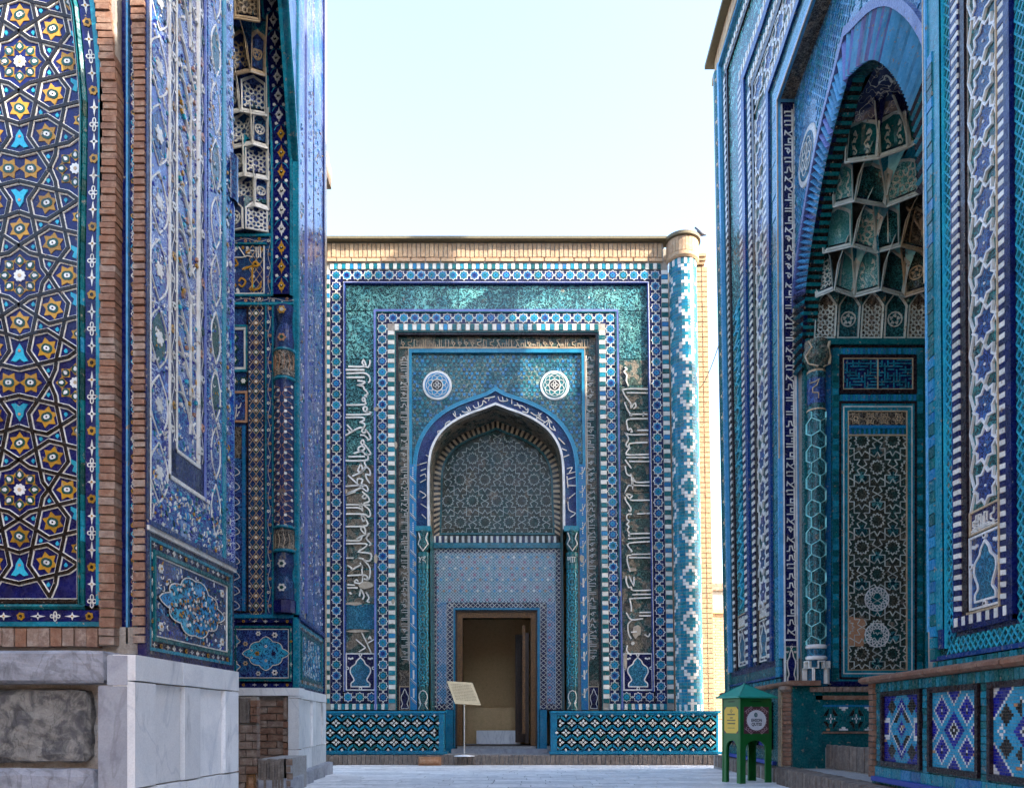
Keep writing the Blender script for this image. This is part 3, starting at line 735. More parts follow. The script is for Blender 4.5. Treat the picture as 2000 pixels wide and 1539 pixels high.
# turquoise frame of the spandrels, then the side strips with small white marks
tf = MB(PC); tf.frame((800, 1150, 678, 1386), (806, 1144, 686, 1386), -.2, -.05, "glaze_turq_clean"); tf.frame((799, 1151, 677, 1386), (800, 1150, 678.5, 1386), -.2, -.045, "glaze_cream")
for a, c, s in ((801, 814, 1), (1136, 1149, -1)):
    tf.rect(min(a, c), max(a, c), 905, 1386, -.2, -.045, "glaze_blue")
    for v in range(925, 1380, 36):
        tf.strip([(a+1, v+3 if s > 0 else v-3), ((a+c)/2, v+(9 if s > 0 else -0)), (c-1, v+(14 if s > 0 else -14))], 1.2, -.05, -.04, "glaze_white")
        tf.strip([(a+1, v+7 if s > 0 else v+1), (c-1, v+(18 if s > 0 else -10))], .9, -.05, -.04, "glaze_cream")
        if v < 1140:
            for j in range(6): tf.rect((a+c)/2-.8, (a+c)/2+.8, v-14+j*4, v-11.6+j*4, -.05, -.04, "glaze_white")
        else: tf.rect((a+c)/2-1.6, (a+c)/2+1.6, v-13, v+5, -.05, -.04, "glaze_white")
tf.build("turquoise_frame", M0)

# spandrels round the arch
sp = MB(PC); O = mirr(arch_off(34)); 
top = [(u, 686) for u, v in O]
top[0] = (806, O[0][1]); top[-1] = (1144, O[-1][1])
half = len(O)//2
for i in range(1, len(O)-1):
    u, v = O[i]
    t = i/(len(O)-1)
    if i < half: 
        q = i/half; top[i] = (806, lerp(O[0][1], 686, min(1, q*2))) if q < .5 else (lerp(806, CU, (q-.5)*2), 686)
    elif i > half:
        q = (len(O)-1-i)/half; top[i] = (1144, lerp(O[0][1], 686, min(1, q*2))) if q < .5 else (lerp(1144, CU, (q-.5)*2), 686)
ribbon(sp, O, top, -.2, -.11, "relief_turq_fine"); sp.build("spandrel", M0)
sx = MB(PC)   # little star shapes over the spandrel field
def in_arch(u, v, d=34):
    for i in range(len(O)-1):
        if O[i][0] <= u <= O[i+1][0]: return v > lerp(O[i][1], O[i+1][1], (u-O[i][0])/max(1e-6, O[i+1][0]-O[i][0]))-4
    return False
j = 0; v = 692.0
while v < 900:
    u = 811.0+(5.2 if j % 2 else 0)
    while u < 1142:
        if not in_arch(u, v) and math.dist((u, v), (857, 747)) > 31 and math.dist((u, v), (1090, 747)) > 31:
            sx.prism(star(u, v, 4.4, 2.0, 4, 45), -.11, -.102, random.choice(("glaze_blue", "glaze_turquoise", "glaze_teal", "glaze_teal", "glaze_blue", "glaze_turquoise")))
        u += 10.4
    v += 8.2; j += 1
sx.build("star_field", M0, kind="stuff")
for cu, cl in ((856, "glaze_blue"), (1090, "glaze_teal")):
    mb = MB(PC); cv = 748.5
    mb.prism(regpoly(cu, cv, 29, 36), -.12, -.09, "glaze_white_clean", bev=.03); mb.prism(regpoly(cu, cv, 24.5, 36), -.1, -.087, cl)
    for k in range(8):
        a = k*math.pi/4; mb.strip(regpoly(cu+11.5*math.cos(a), cv+11.5*math.sin(a), 10.5, 14), .9, -.09, -.08, "glaze_white", closed=True)
    mb.prism(regpoly(cu, cv, 12, 20), -.09, -.079, "glaze_white"); mb.prism(regpoly(cu, cv, 10.4, 20), -.09, -.077, "glaze_black")
    for k in range(4):
        a = k*math.pi/2; mb.strip(regpoly(cu+4.4*math.cos(a), cv+4.4*math.sin(a), 3.0, 8), .9, -.08, -.073, "glaze_white", closed=True)
    mb.build("medallion", M0)
# arch rings
ar = MB(PC); ribbon(ar, mirr(arch_off(28)), mirr(arch_off(36)), -.2, -.055, "glaze_turq_clean"); ar.strip(mirr(arch_off(28)), 1.0, -.06, -.05, "glaze_sky"); ar.build("arch_moulding", M0)
ar = MB(PC); ribbon(ar, mirr(arch_off(5)), mirr(arch_off(29)), -.2, -.085, "relief_navyfine"); 
ar.build("arch_inscription_ground", M0)
rim = mirr(arch_off(5)); rin = mirr(arch_off(0)); k = len(rim); step = 3
for i in range(0, k-1, step):
    mb = MB(PC); e = min(i+step+1, k); ribbon(mb, rin[i:e], rim[i:e], -.2, -.04, "glaze_white_clean"); mb.build("rim_brick", M0)
AS = """405,310 440,350 480,335 470,315|490,290 520,300 570,280 550,250|595,235 620,260 680,230 690,190 720,210|700,170 760,160 800,150|740,190 750,160|830,150 850,190 920,190 910,170|870,150 880,200|960,170 960,220|980,230 1060,240 1100,280|1060,290 1110,300 1110,260|1140,300 1190,330 1240,310 1170,380|1190,340 1270,390|1250,410 1310,370 1290,420|1320,380 1320,440 1370,470 1350,430|1480,830 1530,820 1500,870|1480,880 1560,860|1490,930 1570,905|1490,990 1570,990|1480,900 1490,1010|1500,1110 1560,1060|1490,1140 1500,1220 1560,1250 1510,1290|90,790 160,770|100,850 150,830|90,1040 150,1080 110,1110|100,1160 160,1200|110,1260 150,1300|150,700 180,720|230,560 270,520 260,480 300,470|330,430 340,400 380,380|95,960 150,930|95,900 140,880 150,910|1400,540 1460,600|1430,640 1480,660|1450,720 1500,700|430,330 420,290|530,250 560,290|640,200 650,250|1010,210 1040,260|1210,300 1230,350|1290,340 1340,400"""
strokes(AS, 800, 740, .208, PC, M0, -.068, 1.5, "glaze_white", "arch_inscription")['kind'] = 'stuff'
# soffit between the front rim and the arch at the back
FA = mirr(arch_off(0)); 
def back_of(u, v, g=0): # same arch one niche-depth further in
    x, y, z = PC(u, v, 0); return (1000+x/SB, HZ-(z-CAMH)/SB)
BA = [back_of(u, v) for u, v in FA]
so = MB(PC); rows = []
for t in range(7):
    q = t/6; rows.append([Vector(PC(*a, -.04)).lerp(Vector(PB(*b_, .0)), q) for a, b_ in zip(FA, BA)])
so.grid(rows, "relief_worn"); 
# cheeks of the niche below the arch
for sgn, uu in ((1, 841), (-1, 2*CU-841)):
    a = Vector(PC(uu, 1032, -.04)); c = Vector(PC(uu, 1475, -.04)); d_ = Vector(PB(*back_of(uu, 1475), 0)); e_ = Vector(PB(*back_of(uu, 1032), 0))
    i = [so.pw(q) for q in (a, c, d_, e_)]; so.face(i, "glaze_teal", .4)
so.build("arch_soffit", M0)
# back wall of the niche
cu = sum(p[0] for p in BA)/len(BA)
bw = MB(PB); bb = [(BA[0][0], 1068)]+BA+[(BA[-1][0], 1068)]
bw.prism([(cu+(u-cu)*1.01, v) for u, v in bb], -.1, 0, "relief_dark"); bw.build("tympanum", M0)
def inset(pts, d, c):
    out = []
    for u, v in pts:
        t = Vector((c[0]-u, c[1]-v)).normalized(); out.append((u+t.x*d, v+t.y*d))
    return out
cc = (cu, 960)
r0 = BA; r1 = [(u, v) for u, v in inset(BA, 13, cc)]; r2 = inset(BA, 17, cc)
# black and white voussoirs: evenly spaced along the arch
def resample(a, b_, n):
    L = [0]
    for p, q in zip(a, a[1:]): L.append(L[-1]+math.dist(p, q))
    oa, ob = [], []
    for i in range(n+1):
        s_ = L[-1]*i/n; j_ = max(k_ for k_ in range(len(L)-1) if L[k_] <= s_+1e-9); t = (s_-L[j_])/max(1e-9, L[j_+1]-L[j_])
        oa.append((lerp(a[j_][0], a[j_+1][0], t), lerp(a[j_][1], a[j_+1][1], t))); ob.append((lerp(b_[j_][0], b_[j_+1][0], t), lerp(b_[j_][1], b_[j_+1][1], t)))
    return oa, ob
oa, ob = resample(r0, r1, 112)
for i in range(112):
    mb = MB(PB); mb.prism([oa[i], oa[i+1], ob[i+1], ob[i]], -.02, .03, "glaze_cream" if i % 2 == 0 else "glaze_black"); mb.build("voussoir", M0)
tb = MB(PB); ribbon(tb, r1, r2, -.02, .035, "glaze_teal"); tb.rect(r2[0][0]-2, r2[-1][0]+2, 1041, 1045, -.02, .036, "glaze_teal")
tb.rect(842, 1098, 1061, 1071, -.02, .05, "glaze_turquoise")
for u in range(846, 1092, 9): tb.strip([(u, 1069), (u+4, 1063), (u+9, 1069)], .8, .045, .054, "glaze_teal")
tb.build("turquoise_frame", M0)
stripes(PB, M0, 846, 1092, 1047, 1060.5, 22, 'u', .045, "glaze_white", ("glaze_black", "glaze_navy"), n0=-.02)
gr = MB(PB); box_ = (866, 1078, 850, 1040)
def keep(u, v):
    if v > 960: return 861 < u < 1081
    for i in range(len(r2)-1):
        if r2[i][0] <= u <= r2[i+1][0]: return v > lerp(r2[i][1], r2[i+1][1], (u-r2[i][0])/max(1e-6, r2[i+1][0]-r2[i][0]))+3
    return False
segs = girih_3_12(971, 1040-6*41.6*.866, 971, 1040, 48)
segs = [((x-48*4, y), (x2-48*4, y2)) for (x, y), (x2, y2) in girih_3_12(971, 812, 971+9*48, 1050, 48)]
lines(gr, segs, (861, 1081, 830, 1040), 1.0, 0, .012, "glaze_grey", keep=keep)
for (u, v) in ((964, 968), (915, 940), (1010, 942), (914, 1000), (1016, 1000), (940, 905), (990, 905)):
    gr.prism(regpoly(u, v, 8.5, 12), 0, .006, "relief_brown")
gr.build("star_lattice", M0)

# panel under the niche: dotted star field inside white net borders
lp = MB(PB); lp.frame((842, 1097, 1071, 1386), (887, 1052, 1188, 1386), -.1, 0, "glaze_navy")
lp.build("lattice_ground", M0)
sd_ = MB(PB); sd_.rect(852, 1086, 1080, 1176, 0, .012, "star_dots"); sd_.rect(854, 872, 1176, 1374, 0, .012, "star_dots_blue"); sd_.rect(1068, 1085, 1176, 1374, 0, .012, "star_dots_blue")
for v in range(1088, 1176, 22):
    for j in range(22):
        u = 856+j*11+(5 if (v//22) % 2 else 0)
        if u < 1084: sd_.prism(star(u, v, 3.6, 1.5, 6, 0), .01, .018, random.choice(("glaze_pink", "glaze_white", "glaze_white")) if j % 2 else "glaze_sky")
sd_.build("star_panel", M0)
def net(mb, u0, u1, v0, v1, cu_, cv_, n, m, w=.9):
    segs = []; i = 0
    ku = max(1, round((u1-u0)/cu_)); kv = max(1, round((v1-v0)/cv_)); a, c = (u1-u0)/ku, (v1-v0)/kv
    for i in range(ku):
        for j in range(kv):
            x, y = u0+(i+.5)*a, v0+(j+.5)*c
            q = [(x, y-c*.48), (x+a*.28, y-c*.18), (x+a*.48, y), (x+a*.28, y+c*.18), (x, y+c*.48), (x-a*.28, y+c*.18), (x-a*.48, y), (x-a*.28, y-c*.18)]
            mb.strip(q, w, n-.01, n, m, closed=True)
nl = MB(PB)
net(nl, 842, 852, 1072, 1384, 10, 9.4, .012, "glaze_white"); net(nl, 1086, 1097, 1072, 1384, 10, 9.4, .012, "glaze_white"); net(nl, 852, 1086, 1071, 1080, 9.4, 9, .012, "glaze_white")
net(nl, 873, 885, 1177, 1384, 11, 9.4, .012, "glaze_white"); net(nl, 1055, 1068, 1177, 1384, 11, 9.4, .012, "glaze_white"); net(nl, 873, 1068, 1177, 1187, 9.4, 10, .012, "glaze_white")
net(nl, 853, 873, 1375, 1385, 9.4, 9.4, .012, "glaze_white"); net(nl, 1068, 1086, 1375, 1385, 9.4, 9.4, .012, "glaze_white")
for u in (842, 852.5, 873, 885, 1055, 1068, 1085.5, 1097): nl.strip([(u, 1180 if 853 < u < 1085 else 1072), (u, 1385)], .7, 0, .012, "glaze_white")
nl.build("white_net", M0)
df = MB(PB); df.frame((885.5, 1054.5, 1187, 1470), (889.5, 1049.5, 1191, 1470), -.15, .03, "glaze_turq_clean"); df.rect(870, 887, 1386, 1470, -.2, .03, "glaze_turq_clean"); df.rect(1053, 1068, 1386, 1470, -.2, .03, "glaze_turq_clean")
df.build("door_surround", M0)
# carved wooden door frame
wf = thing_part = MB(PB); wf.frame((889.5, 1049.5, 1191, 1467), (893, 1046, 1195, 1467), -.2, -.01, "dark_wood")
wf.frame((893, 1046, 1195, 1467), (903.5, 1036.5, 1206, 1467), -.25, -.03, "carved_wood"); wf.frame((901.5, 1038, 1204, 1467), (903.5, 1036.5, 1206, 1467), -.25, -.018, "carved_wood")
for i in range(46):
    v = 1210+i*5.5
    for u in (897.2, 1042.2): wf.prism(regpoly(u, v, 1.9, 6), -.03, -.02, "carved_wood")
for i in range(24): wf.prism(regpoly(909+i*5.4, 1200, 1.9, 6), -.03, -.02, "carved_wood")
wf.rect(889, 1050, 1455, 1468, -.5, -.02, "dark_wood")
wf.build("door_frame", M0)
# open leaf turned inwards, seen in the right half of the doorway
lf = MB(lambda u, v, n: (u, v, n)); X1 = (1036-1000)*SB; X0 = (1012-1000)*SB
a = lf.box((X1-.10, DB+.2, .30), (X1-.03, DB+1.1, 2.55), "dark_wood"); lf.box((X1-.16, DB+.2, .5), (X1-.10, DB+.30, 2.7), "carved_wood"); lf.box((X1-.30, DB+1.0, .3), (X1-.10, DB+1.08, 2.60), "dark_wood")
lf.build("door_leaf", M0)
# room: floor, far wall bench
rm = MB(PC); rm.box((-1.9, D+.86, .1), (1.5, D+3.4, .25), "concrete"); rm.box((-1.9, D+2.6, .25), (1.5, D+3.4, 1.05), "plaster")
rm.box((-1.2, D+.6, .1), (.7, D+1.3, .20), "marble_grey")
rm.build("room_floor", M0)
bx = MB(PC); X = lambda px, y: (px-1000)*y/F
bx.box((X(931, D+2), D+1.9, .26), (X(1016, D+2), D+2.3, .55), "marble_white"); o = bx.build("stone_bench", org=(X(970, D+2), D+2.1, .28)); o['label'] = "low white stone bench standing on the floor inside the dark doorway"; o['category'] = "bench"

# engaged colonnettes beside the niche
for c0, sgn in ((827, 1), (1120, -1)):
    X0 = (c0-lean(c0, 1200)-1000)*S; Y0 = D+.10; rr = 12.5*S
    zt = lambda v: CAMH+(HZ-v)*S
    mb = MB(PC)
    mb.lathe(X0, Y0, [(rr*.9, zt(1386)), (rr*.9, zt(1110))], "relief_teal", 20, 180, 360)
    for a_, c_, mt in ((1110, 1102, "glaze_teal"), (1102, 1084, "relief_teal"), (1084, 1078, "glaze_teal")): mb.lathe(X0, Y0, [(rr*.98, zt(a_)), (rr*.98, zt(c_))], mt, 20, 180, 360)
    mb.lathe(X0, Y0, [(rr*.6, zt(1078)), (rr*.95, zt(1068)), (rr*1.05, zt(1058)), (rr*.85, zt(1046)), (rr*1.1, zt(1036))], "relief_teal", 20, 180, 360)
    PL = lambda u, v, n: (X0+(rr*.9+n)*math.sin((u-c0)*S/rr), Y0-(rr*.9+n)*math.cos((u-c0)*S/rr), zt(v))
    q = MB(PL)
    sg = girih_3_12(c0-16, 1110, c0+16, 1350, 30)
    lines(q, sg, (c0-15, c0+15, 1112, 1340), .9, 0, .008, "glaze_aqua")
    kufic(q, c0-11, c0+11, 1100, 1086, .02, "glaze_white", 'u', 1.0)
    for v in (1150, 1210, 1262, 1322): q.strip([(c0-16, v), (c0, v), (c0+16, v)], 1.2, 0, .01, "glaze_cream")
    q.strip([(c0+math.sin(t/6*math.pi)*9.5*(1-.2*(math.cos(t/6*math.pi) < 0)), 1362-math.cos(t/6*math.pi)*14) for t in range(-5, 6)], 1.5, 0, .012, "glaze_white")
    for s in (-1, 1): q.strip([(c0+s*11, 1385), (c0+s*5, 1376), (c0+s*9, 1370)], 1.2, 0, .012, "glaze_white")
    for v0 in (1038,): 
        q.strip([(c0-9, 1040), (c0-5, 1052), (c0-10, 1062), (c0, 1076), (c0+10, 1062), (c0+5, 1052), (c0+9, 1040)], 1.6, .01, .03, "glaze_white")
    o = mb.build("colonnette", M0, smooth=True); q.build("colonnette_pattern", o)
cb = MB(PC)
for c0 in (827, 1120): cb.rect(c0-15, c0+15, 1026, 1036, -.3, -.03, "glaze_turquoise"); 
cb.build("capital_block", M0)

# brick crown: upright bricks, a flat course, and a thin roof edge
brickrow(PC, M0, "crown_brick", 631, 1305, 478, 506, -.1, .05, 76, "brick_tan", .16, .006)
brickrow(PC, M0, "course_brick", 629, 1307, 507.5, 514, -.1, .06, 23, "brick_tan", .06, .004)
cr = MB(PC); cr.rect(560, 1308, 476, 516, -8, .02, "mortar"); cr.rect(560, 1313, 471, 476, -8, .16, "roof_lip"); cr.build("roof_edge", M0)

# bench blocks with zigzag tiles
YB = D-.32; S2 = YB/F
def PZ(u, v, n): return ((u-1000)*S2, YB-n, CAMH+(HZ-v)*S2)
def zigzag(mb, u0, u1, v0, v1, per=22.6, rp=18.8):
    mb.rect(u0, u1, v0, v1, -.02, 0, "glaze_white_clean")
    k = int((u1-u0)/per)+2; hw, hh = 9.9, 8.1
    for row in range(-1, 4):
        cy = v0+15+row*rp
        for i in range(-1, k+1):
            cx = u0+6+i*per+(per/2 if row % 2 else 0)
            q = [(cx-hw, cy), (cx, cy-hh), (cx+hw, cy), (cx, cy+hh)]
            if row == -1: q = [(cx-hw+ (v0-cy)*hw/hh, v0+1), (cx+hw-(v0-cy)*hw/hh, v0+1), (cx, cy+hh)]
            elif row == 3: q = [(cx, cy-hh), (cx+hh-1, v1-1), (cx-hh+1, v1-1)]
            q = [(min(max(x, u0), u1), y) for x, y in q]
            if max(a for a, _ in q)-min(a for a, _ in q) < 2: continue
            mb.prism(q, 0, .004, "glaze_black")
            for dx, dy in ((1, 0), (-1, 0), (0, 1), (0, -1)):
                e = 7.6 if dx else 6.6; px_, py_ = cx+dx*e*.55, cy+dy*e*.55
                if not (v0+2.5 < cy+dy*e < v1-2.5 and u0+1 < cx+dx*e < u1-1): continue
                mb.prism([(cx+dx*1.6-dy*.7, cy+dy*1.6-dx*.7), (px_-dy*2.6, py_-dx*2.6), (cx+dx*(e+1.2), cy+dy*(e+1.2)), (px_+dy*2.6, py_+dx*2.6), (cx+dx*1.6+dy*.7, cy+dy*1.6+dx*.7)], .003, .007, "glaze_white")
        for i in range(-1, k+1):
            cx = u0+6+i*per+(per/2 if row % 2 else 0)
            for s_ in (-1, 1):
                cs = clipseg((cx, cy+14.0), (cx+s_*per/2, cy+4.8), (u0, u1, v0+2, v1-2))
                if cs: mb.strip(cs, 4.3, 0, .005, random.choice(("glaze_turquoise", "glaze_turq_clean", "glaze_teal" if random.random() < .3 else "glaze_turquoise")))
def bench(name, lab, u0, u1, side):
    th = thing(name, lab, "bench block", ((u0+u1)/2*S2-1000*S2, YB, .17))
    mb = MB(PZ); mb.rect(u0-3 if side < 0 else u0, u1, 1390, 1478, -.31, 0, "glaze_turq_clean")
    mb.rect(u0-4, u1+4, 1388, 1392, -.31, .03, "glaze_turq_clean"); mb.rect(u0-6, u1+8, 1467, 1472, -.31, .05, "glaze_turq_clean")
    mb.build("block", th)
    z = MB(PZ); a, c = (u0, u1-9) if side > 0 else (u0+9, u1-4)
    zigzag(z, a, c, 1396.5, 1465); z.build("zigzag_tiles", th)
    e = MB(PZ); eu = u1 if side > 0 else u0
    for i in range(13):
        v = 1394+i*5.6; e.rect(min(eu, eu-side*7), max(eu, eu-side*7), v, v+5.2, 0, .006, "glaze_turq_clean")
    e.build("edge_tiles", th)
    return th
bench("tiled_bench", "low turquoise tiled block with black and white zigzag, left of the doorway", 560, 866, 1)
bench("tiled_bench", "low turquoise tiled block with black and white zigzag, right of the doorway", 1079, 1403, -1)
# doorstep of upright bricks
st = thing("doorstep", "long grey brick step running along the foot of the central facade", "step", (.2, D-.45, 0))
YS = D-.45; S3 = YS/F
PS = lambda u, v, n: ((u-1000)*S3, YS-n, CAMH+(HZ-v)*S3)
mb = MB(PC); mb.box((-4.4, YS+.01, -.2), (3.85, D+.9, .112), "concrete"); mb.build("step_top", st)
for i in range(92):
    u = 580+i*9; 
    if u > 1395: break
    q = MB(PS); q.rect(u+.5, u+8.5, 1474+random.uniform(-.5, .5), 1493.5, -.02, .02+random.uniform(-.006, .006), "brick_edge", bev=.08); q.build("step_brick", st)

# corner column with stepped brick pattern
CX0 = (1346-1000)*S; CYc = D-.02; CRr = 26.2*S
def PCOL(a, v, n):   # a: angle in radians from facing the viewer, v: photo row
    x = (1346-lean(1346, v)-1000)*S
    return (x+(CRr+n)*math.sin(a), CYc-(CRr+n)*math.cos(a), CAMH+(HZ-v)*S)
mb = MB(PCOL)
def colrow(r, v): return [PCOL(R(-110)+R(220)*i/28, v, r) for i in range(29)]
mb.grid([colrow(-.004, 1388), colrow(-.004, 515)], "mortar"); oc = mb.build("corner_column", M0, smooth=True)
cw = R(180)/14; ch = 6.22; nb_ = MB(PCOL)
def wcell(i, j):
    def ring(ci, cj):
        a, c = abs(i-ci), abs(j-cj)
        return (a+c in (3, 4) and a <= 3 and c <= 4 and not (a == 0 and c == 4 and False)) or False
    i7, j14 = i % 14, j % 14
    for ci, cj, pi_, pj in ((0, 0, 0, 7), (7, 7, 7, 0)):
        for oi in (0, 14):
            for oj in (0, 14):
                a, c = abs(i7-ci-oi), abs(j14-cj-oj)
                if a+c == 3 or (a+c == 4 and a <= 2): return True
                a, c = abs(i7-pi_-oi), abs(j14-pj-oj)
                if a+c <= 1: return True
    return False
for j in range(2, 139):
    v = 519+j*ch; i = -8
    while i <= 8:
        wv = wcell(i, j); k2 = i
        while k2+1 <= 8 and wcell(k2+1, j) == wv and (k2-i < 2): k2 += 1
        a0, a1 = (i-.5)*cw, (k2+.5)*cw
        if abs(a0) < R(112):
            t = random.random(); mt = "glaze_white_clean" if wv else random.choice(("glaze_turquoise", "glaze_turq_clean", "glaze_turquoise"))
            qs = []; seg = max(1, k2-i+1)
            for s_ in range(seg):
                b0, b1 = lerp(a0, a1, s_/seg)+(.008 if s_ == 0 else 0), lerp(a0, a1, (s_+1)/seg)-(.008 if s_ == seg-1 else 0)
                f = [nb_.p(b0, v+.3, .004), nb_.p(b1, v+.3, .004), nb_.p(b1, v+ch-.3, .004), nb_.p(b0, v+ch-.3, .004)]; nb_.face(f, mt, t)
        i = k2+1
nb_.build("brick_mosaic", oc, kind="stuff")
for i in range(15):
    a0 = R(-100)+i*R(200)/15
    for v0, v1, mt in ((519, 531, "glaze_white_clean" if i % 2 else "glaze_turquoise"), (1376, 1388, "glaze_white_clean" if i % 2 else "glaze_turquoise")):
        q = MB(PCOL); q.rect(a0, a0+R(200)/15*.94, v0, v1, -.01, .006, mt); q.build("end_brick", oc)
for i in range(18):
    a0 = R(-110)+i*R(220)/18
    q = MB(PCOL); q.rect(a0, a0+R(220)/18*.92, 480, 507, -.02, .045, "brick_tan"); q.build("cap_brick", oc)
mb = MB(PCOL); mb.grid([colrow(.02, 519), colrow(.05, 515), colrow(.05, 508), colrow(.03, 507)], "brick_tan"); mb.grid([colrow(.03, 507), colrow(.03, 479), colrow(.085, 478), colrow(.085, 472), colrow(-.1, 468), colrow(-.235, 467)], "roof_lip")
mb.build("column_cap", oc, smooth=False)
# bare brick flank behind the column
YF = D+.75; S4 = YF/F
def PF(u, v, n): return ((u-lean(u, v)-1000)*S4, YF-n, CAMH+(HZ-v)*S4)
mb = MB(PF); mb.rect(1330, 1396, 520, 1478, -6, -.012, "mortar"); mb.rect(1330, 1392, 500, 506, -6, .10, "brick_tan"); mb.rect(1330, 1392, 506, 512, -6, .07, "brick_tan"); mb.rect(1330, 1390, 512, 518, -6, .04, "brick_tan"); mb.build("flank_wall", M0)
for j in range(96):
    v = 521+j*9.8
    if v > 1470: break
    for u0, u1 in ((1366, 1384), (1384.6, 1396)):
        q = MB(PF); q.rect(u0+random.uniform(-.3, .3), u1-.5, v+.6, v+9.2, -.03, random.uniform(-.002, .006), "brick_tan", bev=.04); q.build("flank_brick", M0)

# plaster repairs and lost tiles on the facade
rp = random.Random(12)
def patch(u, v, ru, rv, n, m="plaster_patch"):
    mb = MB(PC); mb.prism([(u+ru*rp.uniform(.7, 1.1)*math.cos(a*.6283), v+rv*rp.uniform(.6, 1.1)*math.sin(a*.6283)) for a in range(10)], -.03, n, m); mb.build("plaster_repair", M0)
for q_ in ((716, 1143, 17, 8, .018), (690, 1178, 20, 4, -.01), (1246, 1232, 9, 15, .0), (1238, 1112, 12, 4, .0), (1222, 1290, 4, 20, .02), (735, 1092, 4, 10, .04), (1140, 1090, 5, 8, -.03), (737, 800, 4, 5, .042), (811, 1100, 3, 6, -.03), (1213, 1160, 3, 7, .04), (676, 960, 3, 6, .03), (769, 1175, 4, 6, .036), (1155, 950, 4, 5, -.08), (775, 870, 3, 8, .02), (640, 905, 4, 5, .036), (1284, 1070, 4, 4, .022), (700, 1232, 22, 3, .0)): patch(*q_)
# ------------------------------------------------------------------ right mausoleum (its front runs along the lane)
def sst(x): x = max(0, min(1, x)); return x*x*(3-2*x)
def XR(Z, z): return 2.78+.0627*Z-(.07+.15*sst((Z-9.5)/3.1))*max(0, z)/11.5
def PR(u, v, n): return (XR(u, v)-n, u, v)
def PRr(u, v, n): return PR(u, v, n-.165)
def rz(px): return 4170/(px-1094)
def rh(px, py): return CAMH+(HZ-py)*rz(px)/F
M1 = thing("mausoleum", "tall turquoise mausoleum along the right side, its arched niche filled with stalactite vaulting", "mausoleum", (3.6, 7.7, 0))
ZF, ZN = 12.36, 2.25
FA_ = [12.36, 12.26, 12.05, 11.95, 11.88, 11.30, 11.15, 11.02, 10.86, 10.72, 10.61, 10.18, 10.05, 9.95, 9.74, 9.56, 9.51]
NE_ = [2.25, 2.32, 2.5, 2.6, 2.66, 3.3, 3.5, 4.46, 4.65, 4.71, 4.79, 5.18, 5.352, 5.36, 5.50, 5.67, 5.70]
MT_ = ["glaze_sky", "relief_teal", "mortar", "glaze_brown", "relief_turquoise", "mortar", "glaze_cobalt", "relief_teal", "mortar", "glaze_black", "relief_teal", "mortar", "glaze_cobalt", "relief_teal", "glaze_turquoise", "glaze_sky"]
NL_ = [.05, 0, .0, .02, -.01, .0, .03, 0, .0, .02, -.005, .0, .03, 0, .035, .05]
ZB = 1.53
def top(Z): return 11.3-(12.36-Z)
body = MB(lambda u, v, n: (u, v, n))
def slab_body(z0, z1, y0, y1, off, back=9.0):
    """mass behind the front, following its lean"""
    rows = []
    for z in (z0, z1):
        rows.append([(XR(y0, z)+off, y0, z), (XR(y1, z)+off, y1, z), (back, y1, z), (back, y0, z)])
    body.grid(rows, "mortar", closed=True)
    for r in rows: body.face([body.pw(q) for q in r], "mortar", .5)
def chunk(y0, y1, z0, z1, off, k=8):
    for i in range(k): slab_body(z0, z1, lerp(y0, y1, i/k), lerp(y0, y1, (i+1)/k), off)
def slab2(y0, y1, z0, z1, off, bk):
    for i in range(6): slab_body(z0, z1, lerp(y0, y1, i/6), lerp(y0, y1, (i+1)/6), off, bk)
slab2(9.30, 11.6, -.2, 11.4, .2, 9); slab2(11.6, 12.45, -.2, 11.4, .2, 4.6); slab2(2.25, 6.20, -.2, 11.4, .2, 9); slab2(6.2, 9.30, 7.5, 11.4, .2, 9)
up = [(4.6, 4.0), (4.6, 11.6), (9.0, 9.55), (9.0, 4.0)]  # unseen upper mass, added to block sun and shape the central facade's lit patch
body.grid([[(x, y, 11.3) for x, y in up], [(x, y, 14.6) for x, y in up]], "mortar", closed=True); body.face([body.pw((x, y, 14.6)) for x, y in up], "mortar", .5)
body.box((5.75, 6.0, -.2), (9.0, 9.5, 7.6), "mortar")
body.build("wall", M1)
# nested frames; the legs stop above the foot band
fr = MB(PR)
def leg_frame(mb, i, n=None):
    f0, f1, n0, n1 = FA_[i], FA_[i+1], NE_[i], NE_[i+1]; t0, t1 = top(f0), top(f1); m, lv = MT_[i], NL_[i]
    zs = [ZB+(t1-ZB)*k/10 for k in range(11)]
    for a, c in zip(zs, zs[1:]): mb.rect(f0, f1, a, c, -.25, lv, m, t=.3); mb.rect(n0, n1, a-.12 if a == ZB else a, c, -.25, lv, m, t=.3)
    mb.prism([(f0, t1), (f1, t1), (f0, t0)], -.25, lv, m, t=.3); mb.prism([(n0, t1-.12*0), (n1, t1), (n0, t0)], -.25, lv, m, t=.3)
    us = [lerp(f1, n1, k/8) for k in range(9)]; uo = [lerp(f0, n0, k/8) for k in range(9)]
    for k in range(8): mb.prism([(uo[k], t0), (uo[k+1], t0), (us[k+1], t1), (us[k], t1)], -.25, lv, m, t=.3)
for i in range(16): leg_frame(fr, i)
